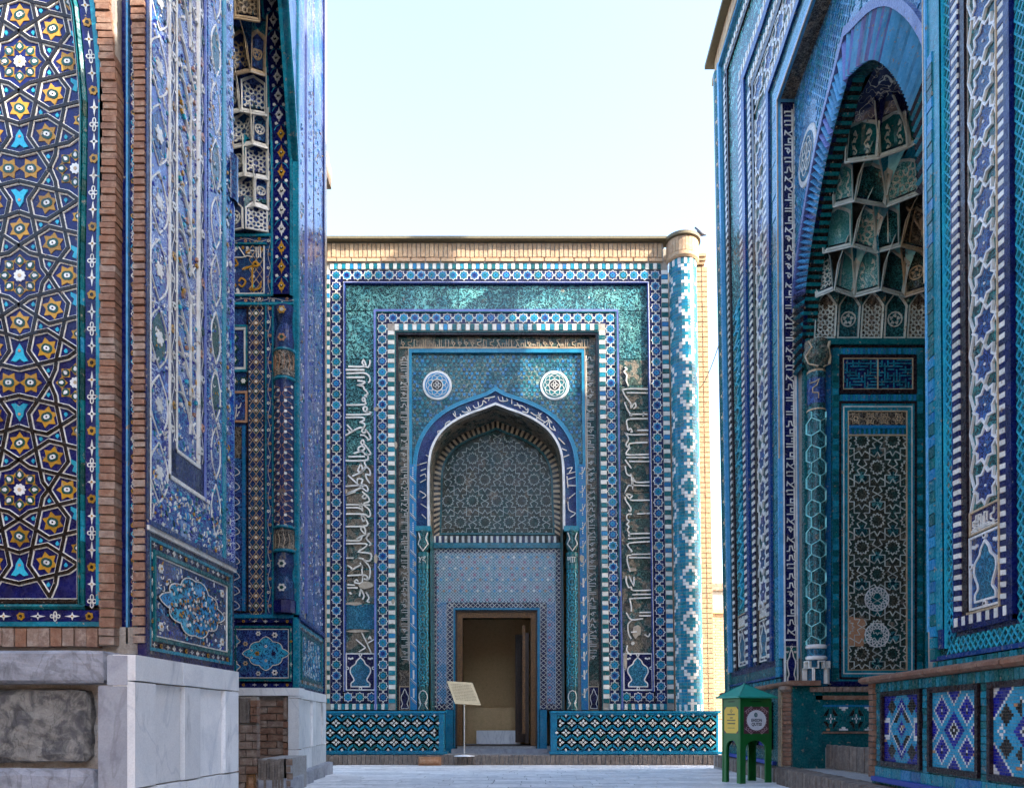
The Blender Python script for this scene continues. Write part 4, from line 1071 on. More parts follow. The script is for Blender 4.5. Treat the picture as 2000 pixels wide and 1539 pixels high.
# foot: lattice, navy line and turquoise bricks
for (u0, u1, dz) in ((12.36, 9.56, .05), (5.70, 2.25, -.06)):
    k = 6
    for j in range(k):
        a, c = lerp(u0, u1, j/k), lerp(u0, u1, (j+1)/k)
        fr.rect(a, c, 1.40+dz, 1.53+dz*.3, -.25, .0, "glaze_cobalt" if False else "glaze_navy"); fr.rect(a, c, 1.28+dz, 1.40+dz, -.25, .0, "relief_teal"); fr.rect(a, c, 1.25+dz, 1.28+dz, -.25, .03, "glaze_cobalt"); 
fr.build("tile_border", M1)
tbk = 0
for (u0, u1, z0, z1, k) in ((12.3, 9.6, 1.19, 1.29, 46), (5.68, 2.3, 1.10, 1.185, 80)):
    brickrow(PR, M1, "turquoise_brick", u0, u1, z0, z1, -.1, .02, k, ["glaze_turquoise", "glaze_teal", "glaze_turquoise"], .06, .003)
for k in range(60):
    z = 1.2+k*.082
    if z > 5.6: break
    for a, c in ((5.59, 5.67),):
        q = MB(PR); q.rect(a, c, z, z+.078, -.02, .045+random.uniform(-.003, .003), random.choice(("glaze_turquoise", "glaze_teal", "glaze_blue")), bev=.05); q.build("turquoise_brick", M1)
for k in range(52):
    z = 1.3+k*.14
    if z > 8.4: break
    q = MB(PR); q.rect(9.57, 9.73, z, z+.134, -.02, .045+random.uniform(-.004, .004), random.choice(("glaze_turquoise", "glaze_turq_clean", "glaze_turquoise")), bev=.03); q.build("turquoise_brick", M1)
# near stripes as single bricks, the rest joined
def stripe_col(u0, u1, z0, z1, pair, dark, single_to, nm, skew=0.0):
    rest = MB(PR); k = int((z1-z0)/pair*2)
    for i in range(k):
        a = z0+i*pair/2; c = a+pair/2*.93; m = "glaze_white" if i % 2 else dark
        q = [(u0, a-skew), (u1, a+skew), (u1, c+skew), (u0, c-skew)]
        if a < single_to:
            mb = MB(PR); mb.prism(q, -.02, .03+random.uniform(-.002, .002), m, bev=.05); mb.build("white_brick" if i % 2 else nm, M1)
        else: rest.prism(q, -.02, .03, m)
    rest.build("stripe_bricks", M1, kind="stuff")
stripe_col(5.26, 5.35, 1.47, top(10.1), .073, "glaze_royal", 5.9, "navy_brick", .004); stripe_col(4.715, 4.785, 1.47, top(10.7), .073, "glaze_royal", 5.3, "navy_brick", .004)
for a, c, i in ((12.05, 11.95, 2), (11.30, 11.15, 5), (10.86, 10.73, 8), (10.18, 10.05, 11)):
    stripe_col(a, c, ZB, top(c)-.02, .11, "glaze_navy" if i > 4 else "glaze_black", 0, "")
    rest = MB(PR); n0, n1 = NE_[i], NE_[i+1]; L = a-n0; k = int(L/.11*2)
    for j in range(k):
        if j % 2 == 0: continue
        u = a-j*.055; rest.prism([(u, top(a)-.01), (u-.05, top(a)-.01), (u-.05-.0, top(c)+.0), (u, top(c)+.0)], -.02, .028, "glaze_white")
    rest.build("stripe_bricks", M1, kind="stuff")
mb = MB(PR)
for a, c in ((5.35, 4.71),):
    brickrow(PR, M1, "white_brick", a, c, 1.40, 1.465, -.02, .03, 13, ["glaze_white", "glaze_royal"], .06, .002)
mb.rect(5.37, 4.65, 1.365, 1.40, -.1, .035, "glaze_royal"); mb.rect(4.71, 4.65, 1.37, 8, -.1, .035, "glaze_royal"); mb.rect(4.80, 4.79, 1.47, 8, -.1, .035, "glaze_cream")
mb.rect(5.26, 5.19, 1.47, 8.5, -.1, .02, "glaze_brown"); mb.rect(5.19, 4.80, 1.465, 1.48, -.1, .03, "glaze_cream")
mb.rect(5.575, 5.50, 1.27, 8.5, -.05, .03, "glaze_cobalt"); mb.rect(5.505, 5.49, 1.27, 8.5, -.05, .02, "glaze_aqua"); mb.rect(5.37, 5.355, 1.4, 8.5, -.05, .02, "glaze_aqua")
mb.build("glazed_moulding", M1)
# star panels
def big_star(mb, cu, cv, rx, ry, n, fillm="relief_navy", w=.02, lines_=True, u_half=None):
    au = rx/ry
    q = star(cu, cv, ry, ry*.70, 8, 0, au)
    mb.prism(q, n-.01, n+.008, fillm); mb.strip(q, w, n-.01, n+.018, "glaze_white_clean", closed=True, au=au)
    mb.prism(regpoly(cu, cv, ry*.07, 8, 0, au), n, n+.014, "glaze_white_clean")
for i in range(26):
    z = 2.28+i*.262
    if z > 8.6: break
    mb = MB(PR); big_star(mb, 4.985, z, .135, .124, -.005, w=.014)
    for s in (1, -1):
        for d_ in (1, -1): mb.strip([(4.985+s*.130, z+d_*.008), (4.985+s*.18, z+d_*.13)], .010, -.01, .012, "glaze_white_clean")
    mb.build("star_tile", M1)
def far_star_mesh():
    mb = MB(local); big_star(mb, 0, 0, .17, .20, 0, "relief_navy", .026)
    for s in (1, -1):
        for d_ in (1, -1): mb.strip([(s*.16, d_*.02), (s*.2, d_*.12), (s*.2, .225*d_)], .02, -.01, .012, "glaze_white")
    return mb.mesh("star_tile")
fsm = far_star_mesh()
z = 2.5
while z < top(10.4)-.2:
    piece("star_tile", fsm, M1, frame_at(PR, 10.395, z, 0, -.01, .01)); z += .45
u = 10.395
while u > 5.3:
    piece("star_tile", fsm, M1, frame_at(PR, u, top(10.395), 0, -.01, .01) @ Matrix.Rotation(R(90), 4, 'Z')); u -= .45
# cartouches and little inscriptions at the feet of the panels
cartouche(PR, M1, 5.18, 4.80, 1.98, 1.49, .0, "relief_navy", "relief_vase", .014, 1.0)
cartouche(PR, M1, 10.61, 10.18, 2.13, 1.56, .0, "glaze_navy", "relief_vase", .02, 1.0, "glaze_white")
cartouche(PR, M1, 11.80, 11.32, 2.15, 1.58, .0, "glaze_navy", "relief_vase", .02, 1.0, "glaze_white")
mb = MB(PR)
for u0, u1, z0, z1, l in ((5.18, 4.80, 1.99, 2.15, .011), (10.61, 10.18, 2.15, 2.34, .018), (11.80, 11.32, 2.17, 2.36, .018)):
    mb.rect(u0, u1, z0, z1, -.05, .0, "glaze_purple"); mb.frame((u0, u1, z0, z1), (u0-.015, u1+.015, z0+.012, z1-.012), -.02, .012, "glaze_cream")
    kufic(mb, u0-.02, u1+.02, z1-.02, z0+.01, .008, "glaze_white", 'u', l, unit=.035); kufic(mb, u0-.04, u1+.02, z1-.05, z0+.03, .010, "glaze_white", 'u', l*.8, unit=.05)
# script running up the far inscription band
rr_ = random.Random(5); z = 2.45
while z < 6.9:
    L = rr_.uniform(.18, .4)
    pts = [(11.72-rr_.random()*.1, z), (11.5-rr_.random()*.1, z+L*.3), (11.62, z+L*.6), (11.40, z+L)]
    mb.strip(smooth_pts(pts, 3), .028, -.01, .02, "glaze_aqua"); 
    if rr_.random() < .6: mb.strip([(11.42, z+L*.5), (11.75, z+L*.55)], .026, -.01, .02, "glaze_aqua")
    z += L*.55
mb.build("inscription", M1)
# net over the near lattice bands
ln = MB(PR); seg = []
for (u0, u1, z0, z1) in ((5.49, 5.37, 1.30, 8.0), (4.64, 4.47, 1.30, 7.0), (5.49, 4.0, 1.225, 1.335)):
    st_ = .075
    k = int((abs(u1-u0)+(z1-z0))/st_)+2
    for i in range(-k, k):
        seg = [((u0, z0+i*st_), (u1, z0+i*st_+abs(u1-u0)*1.2)), ((u0, z0+i*st_), (u1, z0+i*st_-abs(u1-u0)*1.2))]
        lines(ln, seg, (min(u0, u1), max(u0, u1), z0, z1), .009, -.01, .008, "glaze_aqua")
ln.build("lattice_lines", M1)
# stepped return with the kufic band, facing down the lane
YK = 9.50; SK = YK/F
def PK(u, v, n): 
    z = CAMH+(HZ-v)*SK; return ((u-1533)*SK+XR(YK, z), YK-n, z)
mb = MB(PK); mb.rect(1533, 1560, 200, 1345, -.1, 0, "glaze_navy"); mb.rect(1533, 1535.5, 205, 1338, -.02, .012, "glaze_white_clean"); mb.rect(1557.5, 1560, 205, 1338, -.02, .012, "glaze_white_clean")
kufic(mb, 1537, 1557, 215, 1250, .012, "glaze_white", 'v', 1.9, unit=9)
mb.rect(1535, 1558, 1248, 1251, 0, .014, "glaze_white_clean"); mb.build("kufic_band", M1)
cartouche(PK, M1, 1535, 1558, 1262, 1337, .004, "relief_teal", "glaze_royal", 1.8, 1, "glaze_white")
# soffit under the top of the frame
mb = MB(PR); mb.grid([[PR(lerp(9.5, 5.7, i/8), top(9.5), .0) for i in range(9)], [PRr(lerp(9.5, 5.7, i/8), top(9.5)-.0, -.05) for i in range(9)]], "relief_brown"); 
mb.frame((9.51, 5.7, 4, top(9.5)), (9.49, 5.71, 4, top(9.5)-.03), .04, .055, "glaze_cream"); mb.build("frame_soffit", M1)
# spandrel plane with the arch
AC = 7.73
HA = smooth_pts([(1.52, 5.0), (1.51, 5.35), (1.40, 5.78), (1.22, 6.14), (1.0, 6.46), (.72, 6.78), (.40, 7.02), (0, 7.22)], 3)
def harch(g):
    out = []
    for i, (d_, z) in enumerate(HA):
        a = HA[max(0, i-1)]; c = HA[min(len(HA)-1, i+1)]; t = Vector((c[0]-a[0], c[1]-a[1])).normalized()
        out.append((max(0, d_+t.y*g), z-t.x*g))
    out[-1] = (0, HA[-1][1]+g*1.15)
    return out
def full(h): return [(AC+d_, z) for d_, z in h]+[(AC-d_, z) for d_, z in reversed(h[:-1])]
A0, A1, A2 = full(harch(0)), full(harch(.36)), full(harch(.44))
ZT = top(9.5)+.02
tp = []
nA = len(A2); hf = nA//2
for i, (u, v) in enumerate(A2):
    q = i/hf if i <= hf else (nA-1-i)/hf; us = 9.55 if i <= hf else 5.55
    tp.append((us, lerp(5.0, ZT, min(1, q*2))) if q < .5 else (lerp(us, AC, (q-.5)*2), ZT))
sp = MB(PRr); ribbon(sp, A2, tp, -.1, 0, "relief_sky")
for a, c in ((9.55, A2[0][0]), (5.55, A2[-1][0])):
    for j in range(6): sp.rect(a, c, 1.2+j*.64, 1.2+(j+1)*.64, -.1, 0, "glaze_turquoise")
sp.build("spandrel", M1)
dots = MB(PRr); z = 5.0; j = 0
while z < ZT-.05:
    u = 9.45-(.06 if j % 2 else 0)
    while u > 5.7:
        ok = not any(False for _ in ())
        iu = [i for i in range(nA-1) if min(A2[i][0], A2[i+1][0]) <= u <= max(A2[i][0], A2[i+1][0])]
        lim = max([max(A2[i][1], A2[i+1][1]) for i in iu], default=0)
        if z > lim+.05 and math.dist((u, z), (9.0, 7.62)) > .33: dots.prism(star(u, z, .048, .018, 4, 45), 0, .008, random.choice(("glaze_sky", "glaze_turquoise", "glaze_blue")))
        u -= .12
    z += .06; j += 1
dots.build("star_field", M1, kind="stuff")
md = MB(PRr); md.prism(regpoly(8.98, 7.35, .31, 30), -.01, .02, "glaze_white", bev=.03); md.prism(regpoly(8.98, 7.35, .245, 30), 0, .024, "relief_vase")
for k in range(6): md.strip(regpoly(8.98+.1*math.cos(k*1.047), 7.35+.1*math.sin(k*1.047), .09, 10), .012, .02, .03, "glaze_white", closed=True)
md.build("medallion", M1)
# fluted ring of voussoirs and its outer roll
ra, rb = resample(A0, A1, 96)
for i in range(96):
    mb = MB(PRr); g = .24
    a0 = (lerp(ra[i][0], ra[i+1][0], g), lerp(ra[i][1], ra[i+1][1], g)); b0 = (lerp(rb[i][0], rb[i+1][0], g), lerp(rb[i][1], rb[i+1][1], g))
    mid_a = (lerp(ra[i][0], ra[i+1][0], .55), lerp(ra[i][1], ra[i+1][1], .55)); mid_b = (lerp(rb[i][0], rb[i+1][0], .55), lerp(rb[i][1], rb[i+1][1], .55))
    m = random.choice(("glaze_sky", "glaze_sky", "glaze_sky", "glaze_sky", "glaze_lilac"))
    if i < 14 or i > 82: m = ("glaze_turquoise", "glaze_brown")[i % 2]
    P_ = PRr; t = random.random()
    f = [mb.p(*a0, .0), mb.p(*mid_a, .045), mb.p(*mid_b, .045), mb.p(*b0, .0)]; mb.face(f, m, t)
    f = [mb.p(*mid_a, .045), mb.p(*ra[i+1], .0), mb.p(*rb[i+1], .0), mb.p(*mid_b, .045)]; mb.face(f, m, t)
    f = [mb.p(*a0, 0), mb.p(*mid_a, .045), mb.p(*ra[i+1], 0)]; mb.face(f, m, t)
    mb.build("voussoir", M1)
mb = MB(PRr); ribbon(mb, A1, A2, -.02, .05, "glaze_lilac"); ribbon(mb, A0, A1, -.05, .002, "glaze_navy"); mb.build("arch_roll", M1)
# reveal of black and green bricks
va, _ = resample(A0, A0, 150)
for part_, rng in (("reveal_brick", range(0, 150)),):
    for i in rng:
        mb = MB(PRr); m = "glaze_black" if i % 2 else "glaze_teal"
        a, c = va[i], va[i+1]
        f = [mb.p(*a, .0), mb.p(*c, .0), mb.p(*c, -.17), mb.p(*a, -.17)]; mb.face(f, m, random.random()); mb.build(part_, M1)
# far side of the niche, seen square on
YJ = 9.26; SJ = YJ/F
def PJ(u, v, n): return ((u-1000)*SJ, YJ-n, CAMH+(HZ-v)*SJ)
j = MB(PJ)
j.rect(1572, 1930, 560, 1500, -.1, -.012, "glaze_teal"); j.rect(1572, 1930, 665, 676, -.02, .05, "glaze_teal"); j.rect(1600, 1930, 676, 680, -.02, .02, "glaze_brown")
for (o, i_, m, n1) in (((1625, 1802, 679, 1338), (1638, 1789, 694, 1326), "glaze_turquoise", .01), ((1638, 1789, 694, 770), (1645, 1782, 701, 762), "glaze_brown", .02),
                      ((1645, 1782, 701, 762), (1646.5, 1780.5, 702.5, 760.5), "glaze_cream", .024), ((1638, 1789, 785, 1326), (1642, 1785, 789, 1322), "glaze_brown", .02),
                      ((1642, 1785, 789, 1322), (1655, 1771, 803, 1309), "glaze_turquoise", .012), ((1655, 1771, 803, 1309), (1657, 1769, 805, 1307), "glaze_cream", .018), ((1646, 1781, 794, 1316), (1648, 1779, 796, 1314), "glaze_white", .016)):
    j.frame(o, i_, -.02, n1, m)
j.rect(1611, 1622, 690, 1338, -.02, .015, "glaze_blue"); j.rect(1612, 1815, 1330, 1340, -.02, .03, "glaze_navy"); j.rect(1808, 1930, 690, 1330, -.02, .02, "glaze_turquoise")
j.rect(1646.5, 1780.5, 702.5, 760.5, -.02, .006, "glaze_navy"); j.rect(1657, 1769, 805, 831, -.02, .004, "relief_brown"); j.rect(1657, 1769, 852, 1307, -.02, .0, "relief_dark"); j.rect(1657, 1769, 831, 837, -.02, .012, "glaze_blue"); j.rect(1657, 1769, 849, 852, -.02, .016, "glaze_cream")
j.rect(1712.5, 1714.5, 702, 761, 0, .02, "glaze_cream")
j.build("niche_side", M1)
brickrow(PJ, M1, "turquoise_brick", 1640, 1788, 771, 784, -.02, .016, 30, ["glaze_turquoise", "glaze_blue"], .08, .002)
brickrow(PJ, M1, "turquoise_brick", 1640, 1788, 681, 693, -.02, .016, 30, ["glaze_turquoise", "glaze_blue"], .08, .002)
brickrow(PJ, M1, "turquoise_brick", 1658, 1769, 838, 849, -.02, .016, 24, ["glaze_blue", "glaze_teal"], .1, .002)
for k in range(52):
    v = 700+k*12.1
    for a, c in ((1626, 1637), (1790, 1801.5)):
        q = MB(PJ); q.rect(a, c, v, v+11.4, -.02, .016+random.uniform(-.002, .002), random.choice(("glaze_turquoise", "glaze_teal")), bev=.05); q.build("turquoise_brick", M1)
# square kufic maze, star lattice
q = MB(PJ); rk = random.Random(3)
for u0, u1 in ((1648, 1711.5), (1716, 1779.5)):
    n_ = 11; cs = (u1-u0)/n_; cy = 54/9
    for a in range(n_+1):
        for c in range(10):
            if (a+c) % 2 == 0: continue
            x, y = u0+a*cs, 704.5+c*cy
            if rk.random() < .5: q.strip([(x, y), (x, min(758.5, y+cy*2))], 2.3, 0, .014, "glaze_aqua" if False else "glaze_turquoise")
            else: q.strip([(max(u0, x-cs), y), (min(u1, x+cs), y)], 2.3, 0, .014, "glaze_turquoise")
q.build("kufic_panel", M1)
q = MB(PJ)
bx_ = (1657, 1769, 853, 1306)
lines(q, [((a[0]-120, a[1]), (c[0]-120, c[1])) for a, c in girih_3_12(1713, 814-5, 1713+6*60, 1330, 60)], bx_, 1.5, 0, .012, "glaze_grey")
for i in range(4): 
    for r_ in (1, .45): q.strip(star(1671+i*28, 818, 12*r_, 7*r_, 6, 0), 1.3, 0, .012, "glaze_cream", closed=True)
for (u, v, rr_) in ((1712, 1170, 23), (1712, 1240, 23)):
    q.prism(regpoly(u, v, rr_, 16), 0, .008, "glaze_teal"); q.strip(regpoly(u, v, rr_, 16), 1.8, 0, .017, "glaze_white_clean", closed=True)
    for a in range(2): q.strip(star(u, v, rr_*.95, rr_*.52, 8, a*22.5), 1.5, 0, .016, "glaze_white_clean", closed=True)
q.build("star_lattice", M1)
q = MB(PJ)
for k, (v0) in enumerate(range(880, 1300, 52)):
    for u in ((1682, 1744) if k % 2 else (1713,)):
        q.prism(regpoly(u, v0, 11, 12), 0, .007, "relief_turquoise" if k % 3 else "relief_teal")
q.prism([(1658, 1203), (1690, 1210), (1686, 1262), (1658, 1262)], 0, .010, "terracotta"); q.build("carved_panel", M1)
# corner column of the niche
XC, YC, RC = 591*SJ, YJ-.05, 17.5*SJ
def PCC(u, v, n): a = (u-1591)*SJ/RC; return (XC+(RC+n)*math.sin(a), YC-(RC+n)*math.cos(a), CAMH+(HZ-v)*SJ)
zj = lambda v: CAMH+(HZ-v)*SJ
mb = MB(PCC)
mb.lathe(XC, YC, [(RC*.96, zj(1262)), (RC*.96, zj(809))], "relief_teal", 26, 130, 410)
for a, c, m, r_ in ((809, 806, "glaze_cream", 1.02), (806, 796, "relief_teal", .98), (796, 747, "relief_navy", .99), (747, 735, "relief_teal", .98), (735, 731, "glaze_cream", 1.0)): mb.lathe(XC, YC, [(RC*r_, zj(a)), (RC*r_, zj(c))], m, 24, 130, 410)
mb.lathe(XC, YC, [(RC*.7, zj(732)), (RC*1.0, zj(722)), (RC*1.35, zj(708)), (RC*1.45, zj(695)), (RC*1.2, zj(684)), (RC*1.3, zj(674))], "relief_olive", 24, 130, 410)
mb.lathe(XC, YC, [(RC, zj(1268)), (RC*1.12, zj(1266)), (RC*1.12, zj(1262)), (RC, zj(1260))], "glaze_white_clean", 24, 130, 410)
mb.lathe(XC, YC, [(RC, zj(1284)), (RC, zj(1268))], "relief_vase", 24, 130, 410); mb.lathe(XC, YC, [(RC, zj(1290)), (RC*1.14, zj(1288)), (RC*1.14, zj(1284)), (RC, zj(1282))], "glaze_white_clean", 24, 130, 410)
mb.lathe(XC, YC, [(RC*1.3, zj(1340)), (RC*1.3, zj(1306)), (RC*1.02, zj(1304)), (RC*1.02, zj(1288))], "relief_vase", 4, 135-90, 405)
o = mb.build("niche_column", M1)
q = MB(PCC); lines(q, hexnet(1591-30, 815, 1640, 1262, 17.5), (1561, 1621, 812, 1260), 1.6, -.01, .014, "glaze_pale")
kufic(q, 1573, 1609, 793, 750, .012, "glaze_cream", 'u', 1.6, unit=9)
for a, c in ((1569, 1612),):
    for s_ in (1, -1):
        q.strip([(1591+s_*16, 678), (1591+s_*12, 692), (1591+s_*21, 706), (1591+s_*16, 722), (1591+s_*4, 730)], 1.8, .03, .06, "glaze_cream")
for a in (1571, 1591, 1611): q.strip([(a-9, 1336), (a-9, 1306), (a-4, 1306), (a-4, 1293), (a+4, 1293), (a+4, 1306), (a+9, 1306), (a+9, 1336)], 1.7, .0, .085 if False else .055, "glaze_white")
q.build("column_pattern", o, kind="stuff")
# niche: near side, back wall with door, floor
nb = MB(PJ); nb.box((3.5, 6.02, .9), (5.75, 6.2, 5.4), "glaze_teal"); nb.box((5.6, 6.1, .8), (5.75, 9.3, 7.5), "glaze_teal"); nb.box((3.95, 6.2, .0), (5.7, 9.26, .43), "concrete"); nb.build("niche_back", M1)
# stalactite vault
TZ = [(5.34, 5.86, 0.0), (5.88, 6.26, .17), (6.27, 6.62, .40), (6.63, 6.92, .72), (6.93, 7.14, 1.02)]
def plan(ins, zz, jig):
    X0_ = XR(YJ, zz)+.30; X1_ = 5.6-ins*1.05; za, zb = 9.26-ins, 6.21+ins; ch_ = .32+ins*.35
    pts = [(X0_, za), (X1_-ch_, za), (X1_, za-ch_), (X1_, zb+ch_), (X1_-ch_, zb), (X0_, zb)]
    out = []
    for a, c in zip(pts, pts[1:]):
        L = math.dist(a, c); k = max(1, round(L/.27))
        for i in range(k): out.append((lerp(a[0], c[0], i/k), lerp(a[1], c[1], i/k)))
    out.append(pts[-1])
    if jig:
        cx, cy = 3.7, 7.73
        out = [(x+(cx-x)*jig*(i % 2), y+(cy-y)*jig*(i % 2)) for i, (x, y) in enumerate(out)]
    return out
def vault_cells(parent, tiers, planf, mats, ctr):
    """hanging cells: each one a curved pocket that leans out to carry the next, staggered, tier"""
    for k, (z0, z1, ins) in enumerate(tiers):
        nxt = tiers[k+1][2]-ins if k < len(tiers)-1 else .30
        pl = planf(ins, z0, k % 2)
        for i, (a, c) in enumerate(zip(pl, pl[1:])):
            A = Vector((a[0], a[1], 0)); B = Vector((c[0], c[1], 0)); W = (B-A).length
            if W < .08: continue
            U = (B-A).normalized(); N = Vector((U.y, -U.x, 0))
            if N.dot(Vector(ctr)-A) < 0: N = -N
            H = z1-z0
            def PM(u, v, n, A=A, U=U, N=N, z0=z0, H=H, W=W, nxt=nxt, k=k):
                t = max(0, min(1.15, (v-z0)/H)); e = abs(2*u/W-1)
                o = nxt*(.30+.70*min(1, e)**1.6)*max(0, t-.12)**1.6*1.22+(-.07*(1-min(1, e)**2) if k else 0)
                q = A+U*u+N*(n+o); return (q.x, q.y, v-(.085*min(1, e)**2*max(0, 1-t)**1.5 if k else 0))
            gm, pm, em, dec = mats(k, i, a)
            mb = MB(PM); nu, nv = 8, 7
            ids = [[mb.p(W*x/nu, z0+(H*1.06)*y/nv, 0) for x in range(nu+1)] for y in range(nv+1)]; t_ = random.random()
            for y in range(nv):
                for x in range(nu): mb.face((ids[y][x], ids[y][x+1], ids[y+1][x+1], ids[y+1][x]), gm, t_)
            out = [(.07, .03), (.07, .42), (.10, .60), (.22, .76), (.37, .88), (.5, .97), (.63, .88), (.78, .76), (.90, .60), (.93, .42), (.93, .03)]
            pts = [(W*x, z0+H*y) for x, y in out]
            # arch field as vertical strips so it follows the curve
            ys = lambda x: lerp(pts[2][1], pts[5][1], min(1, x/.5)**.8) if x <= .5 else lerp(pts[5][1], pts[8][1], ((x-.5)/.5)**1.25)
            xs_ = [.07+.86*j/8 for j in range(9)]
            for j in range(8):
                x0, x1 = xs_[j], xs_[j+1]; t0, t1 = ys(x0), ys(x1)
                for y in range(5):
                    v = [(W*x0, lerp(z0+.03*H, t0, y/5)), (W*x1, lerp(z0+.03*H, t1, y/5)), (W*x1, lerp(z0+.03*H, t1, (y+1)/5)), (W*x0, lerp(z0+.03*H, t0, (y+1)/5))]
                    mb.face([mb.p(*q, .006) for q in v], pm, t_)
            top_ = [(W*x, ys(x)) for x in xs_]
            mb.strip([(W*.07, z0+H*.03)]+top_+[(W*.93, z0+H*.03)], .016, 0, .022, em, closed=True)
            if k: mb.strip([(0, z0), (W*.001, z0+H*.5), (W*.001, z1)], .014, 0, .016, em); mb.strip([(0, z0), (W, z0)], .014, 0, .016, em)
            if dec == 1: mb.strip([(W*.5, z0+H*y*.1) for y in range(1, 10)], .011, 0, .02, em)
            if dec == 2: lines(mb, girih_4_8(W*.1, z0+.02, W*.9, z0+H*.8, W*.42), (W*.12, W*.88, z0+.04*H, z0+.72*H), .009, 0, .018, em)
            if dec == 3:
                mb.strip([(W*.5+W*.3*math.cos(j*.5236), z0+H*.42+W*.3*math.sin(j*.5236)) for j in range(12)], .013, 0, .02, em, closed=True)
                for j in range(5): mb.prism(flower(W*.5+W*.16*math.cos(j*1.257+.3), z0+H*.42+W*.16*math.sin(j*1.257+.3), W*.085, 3, .5, j*72, 1, 4), 0, .016, em)
            if dec == 4:
                for s_ in (.3, .7):
                    mb.strip(smooth_pts([(W*s_, z0+H*.06), (W*(s_+.09), z0+H*.2), (W*(s_-.09), z0+H*.38), (W*(s_+.08), z0+H*.55), (W*s_, z0+H*.70)], 4), .009, 0, .018, em)
                    for y in (.14, .30, .47, .63): mb.prism(flower(W*s_, z0+H*y, W*.065, 3, .5, 90, 1, 4), 0, .017, em)
            mb.build("stalactite_cell", parent)
        so = MB(local); so.grid([[(x, y, z0-.012) for x, y in pl], [(x+(ctr[0]-x)*-.10, y+(ctr[1]-y)*-.10, z0+.012) for x, y in pl]], "glaze_navy"); so.build("vault_soffit", parent)
TZ = [(5.34, 5.90, 0.0), (5.86, 6.30, .13), (6.26, 6.66, .33), (6.60, 6.96, .62), (6.88, 7.22, .92)]
def plan1(ins, zz, stag):
    X0_ = XR(YJ, zz)+.29; X1_ = 5.6-ins*1.05; za, zb = 9.25-ins, 6.21+ins; ch_ = .30+ins*.4
    pts = [(X0_, za), (X1_-ch_, za), (X1_, za-ch_), (X1_, zb+ch_), (X1_-ch_, zb), (X0_, zb)]; out = []
    for a, c in zip(pts, pts[1:]):
        L = math.dist(a, c); k = max(1, round(L/(.30 if ins < .6 else .36)))
        for i in range(k): out.append((lerp(a[0], c[0], i/k), lerp(a[1], c[1], i/k)))
    out.append(pts[-1])
    if stag: out = [out[0]]+[((a[0]+c[0])/2, (a[1]+c[1])/2) for a, c in zip(out, out[1:])]+[out[-1]]
    if ins: out = [(x+(3.7-x)*.09*(i % 2), y+(7.73-y)*.11*(i % 2)) for i, (x, y) in enumerate(out)]
    return out
def mats1(k, i, a):
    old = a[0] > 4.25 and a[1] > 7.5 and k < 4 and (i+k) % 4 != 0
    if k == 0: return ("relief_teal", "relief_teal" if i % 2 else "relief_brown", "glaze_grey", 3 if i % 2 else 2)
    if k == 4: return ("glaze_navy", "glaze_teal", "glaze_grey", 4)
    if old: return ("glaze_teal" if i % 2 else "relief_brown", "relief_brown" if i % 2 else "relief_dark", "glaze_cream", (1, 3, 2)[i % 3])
    return (("glaze_pale", "glaze_turquoise")[(i+k) % 2], ("relief_pale", "relief_teal", "relief_pale")[(i+k) % 3], "glaze_grey", (1, 2, 0, 4)[(i*3+k) % 4])
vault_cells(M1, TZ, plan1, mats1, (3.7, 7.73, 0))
plan = plan1
# ribbed dome above the last tier
dm = MB(PR); base_ = plan(.98, 7.0, 0); k = len(base_); rows = []
for r_ in range(7):
    t = r_/6; row = []
    for i, (x, y) in enumerate(base_):
        f = 1-math.sin(t*math.pi/2)**1.5; rib = 1-.10*(i % 2)*f
        row.append((lerp(3.72, x, f*rib), lerp(7.73, y, f*rib), 7.16+.34*t**.8))
    rows.append(row)
dm.grid(rows, "relief_dome"); dm.build("vault_dome", M1)
dc = MB(PR)    # closing masses round the vault so no sky shows through
dc.box((3.62, 6.0, 7.5), (5.8, 9.4, 7.7), "mortar"); dc.build("vault_back", M1)

# corner column at the far end and crown
cc_ = MB(PR); xk, yk, rk_ = XR(12.5, 0)+.10, 12.52, .16
def PCK(a, z, n): return (XR(12.5, z)+.08-(rk_+n)*math.sin(a), yk-.05+(rk_+n)*-math.cos(a) if False else yk-.05-(rk_+n)*math.cos(a), z)
cc_.grid([[PCK(R(-160)+R(320)*i/24, z, 0) for i in range(25)] for z in (1.1, 4, 7, 11.25)], "glaze_teal", closed=False); oc = cc_.build("corner_column", M1, smooth=True)
q = MB(PCK); zz = 1.4; i = 0
while zz < 11.1:
    for a in (-.9, 0, .9):
        ofs = .17 if abs(a) > .1 else 0
        for da, dz in ((0, 0), (.22, 0), (-.22, 0), (0, .045), (0, -.045)):
            q.rect(a+da-.1, a+da+.1, zz+ofs+dz-.02, zz+ofs+dz+.02, -.005, .006, "glaze_black" if (da, dz) == (0, 0) and i % 2 else "glaze_cream")
    zz += .34; i += 1
q.build("brick_mosaic", oc, kind="stuff")
k = 70
for i in range(k):
    a, c = lerp(12.6, 2.25, (i+.05)/k), lerp(12.6, 2.25, (i+.92)/k)
    mb = MB(PR); mb.rect(a, c, 11.32, 11.56, -.1, .03+random.uniform(-.004, .004), "brick_tan"); mb.build("crown_brick", M1)
mb = MB(PR)
for i in range(8):
    a, c = lerp(12.7, 2.2, i/8), lerp(12.7, 2.2, (i+1)/8)
    mb.rect(a, c, 11.24, 11.34, -.1, .06, "brick_tan"); mb.rect(a, c, 11.34, 11.56, -.3, .0, "mortar"); mb.rect(a+.06, c, 11.565, 11.63, -.9, .16, "roof_lip")
mb.rect(12.45, 2.25, 11.3, 11.58, -.8, -.1, "brick_tan"); mb.build("roof_edge", M1)
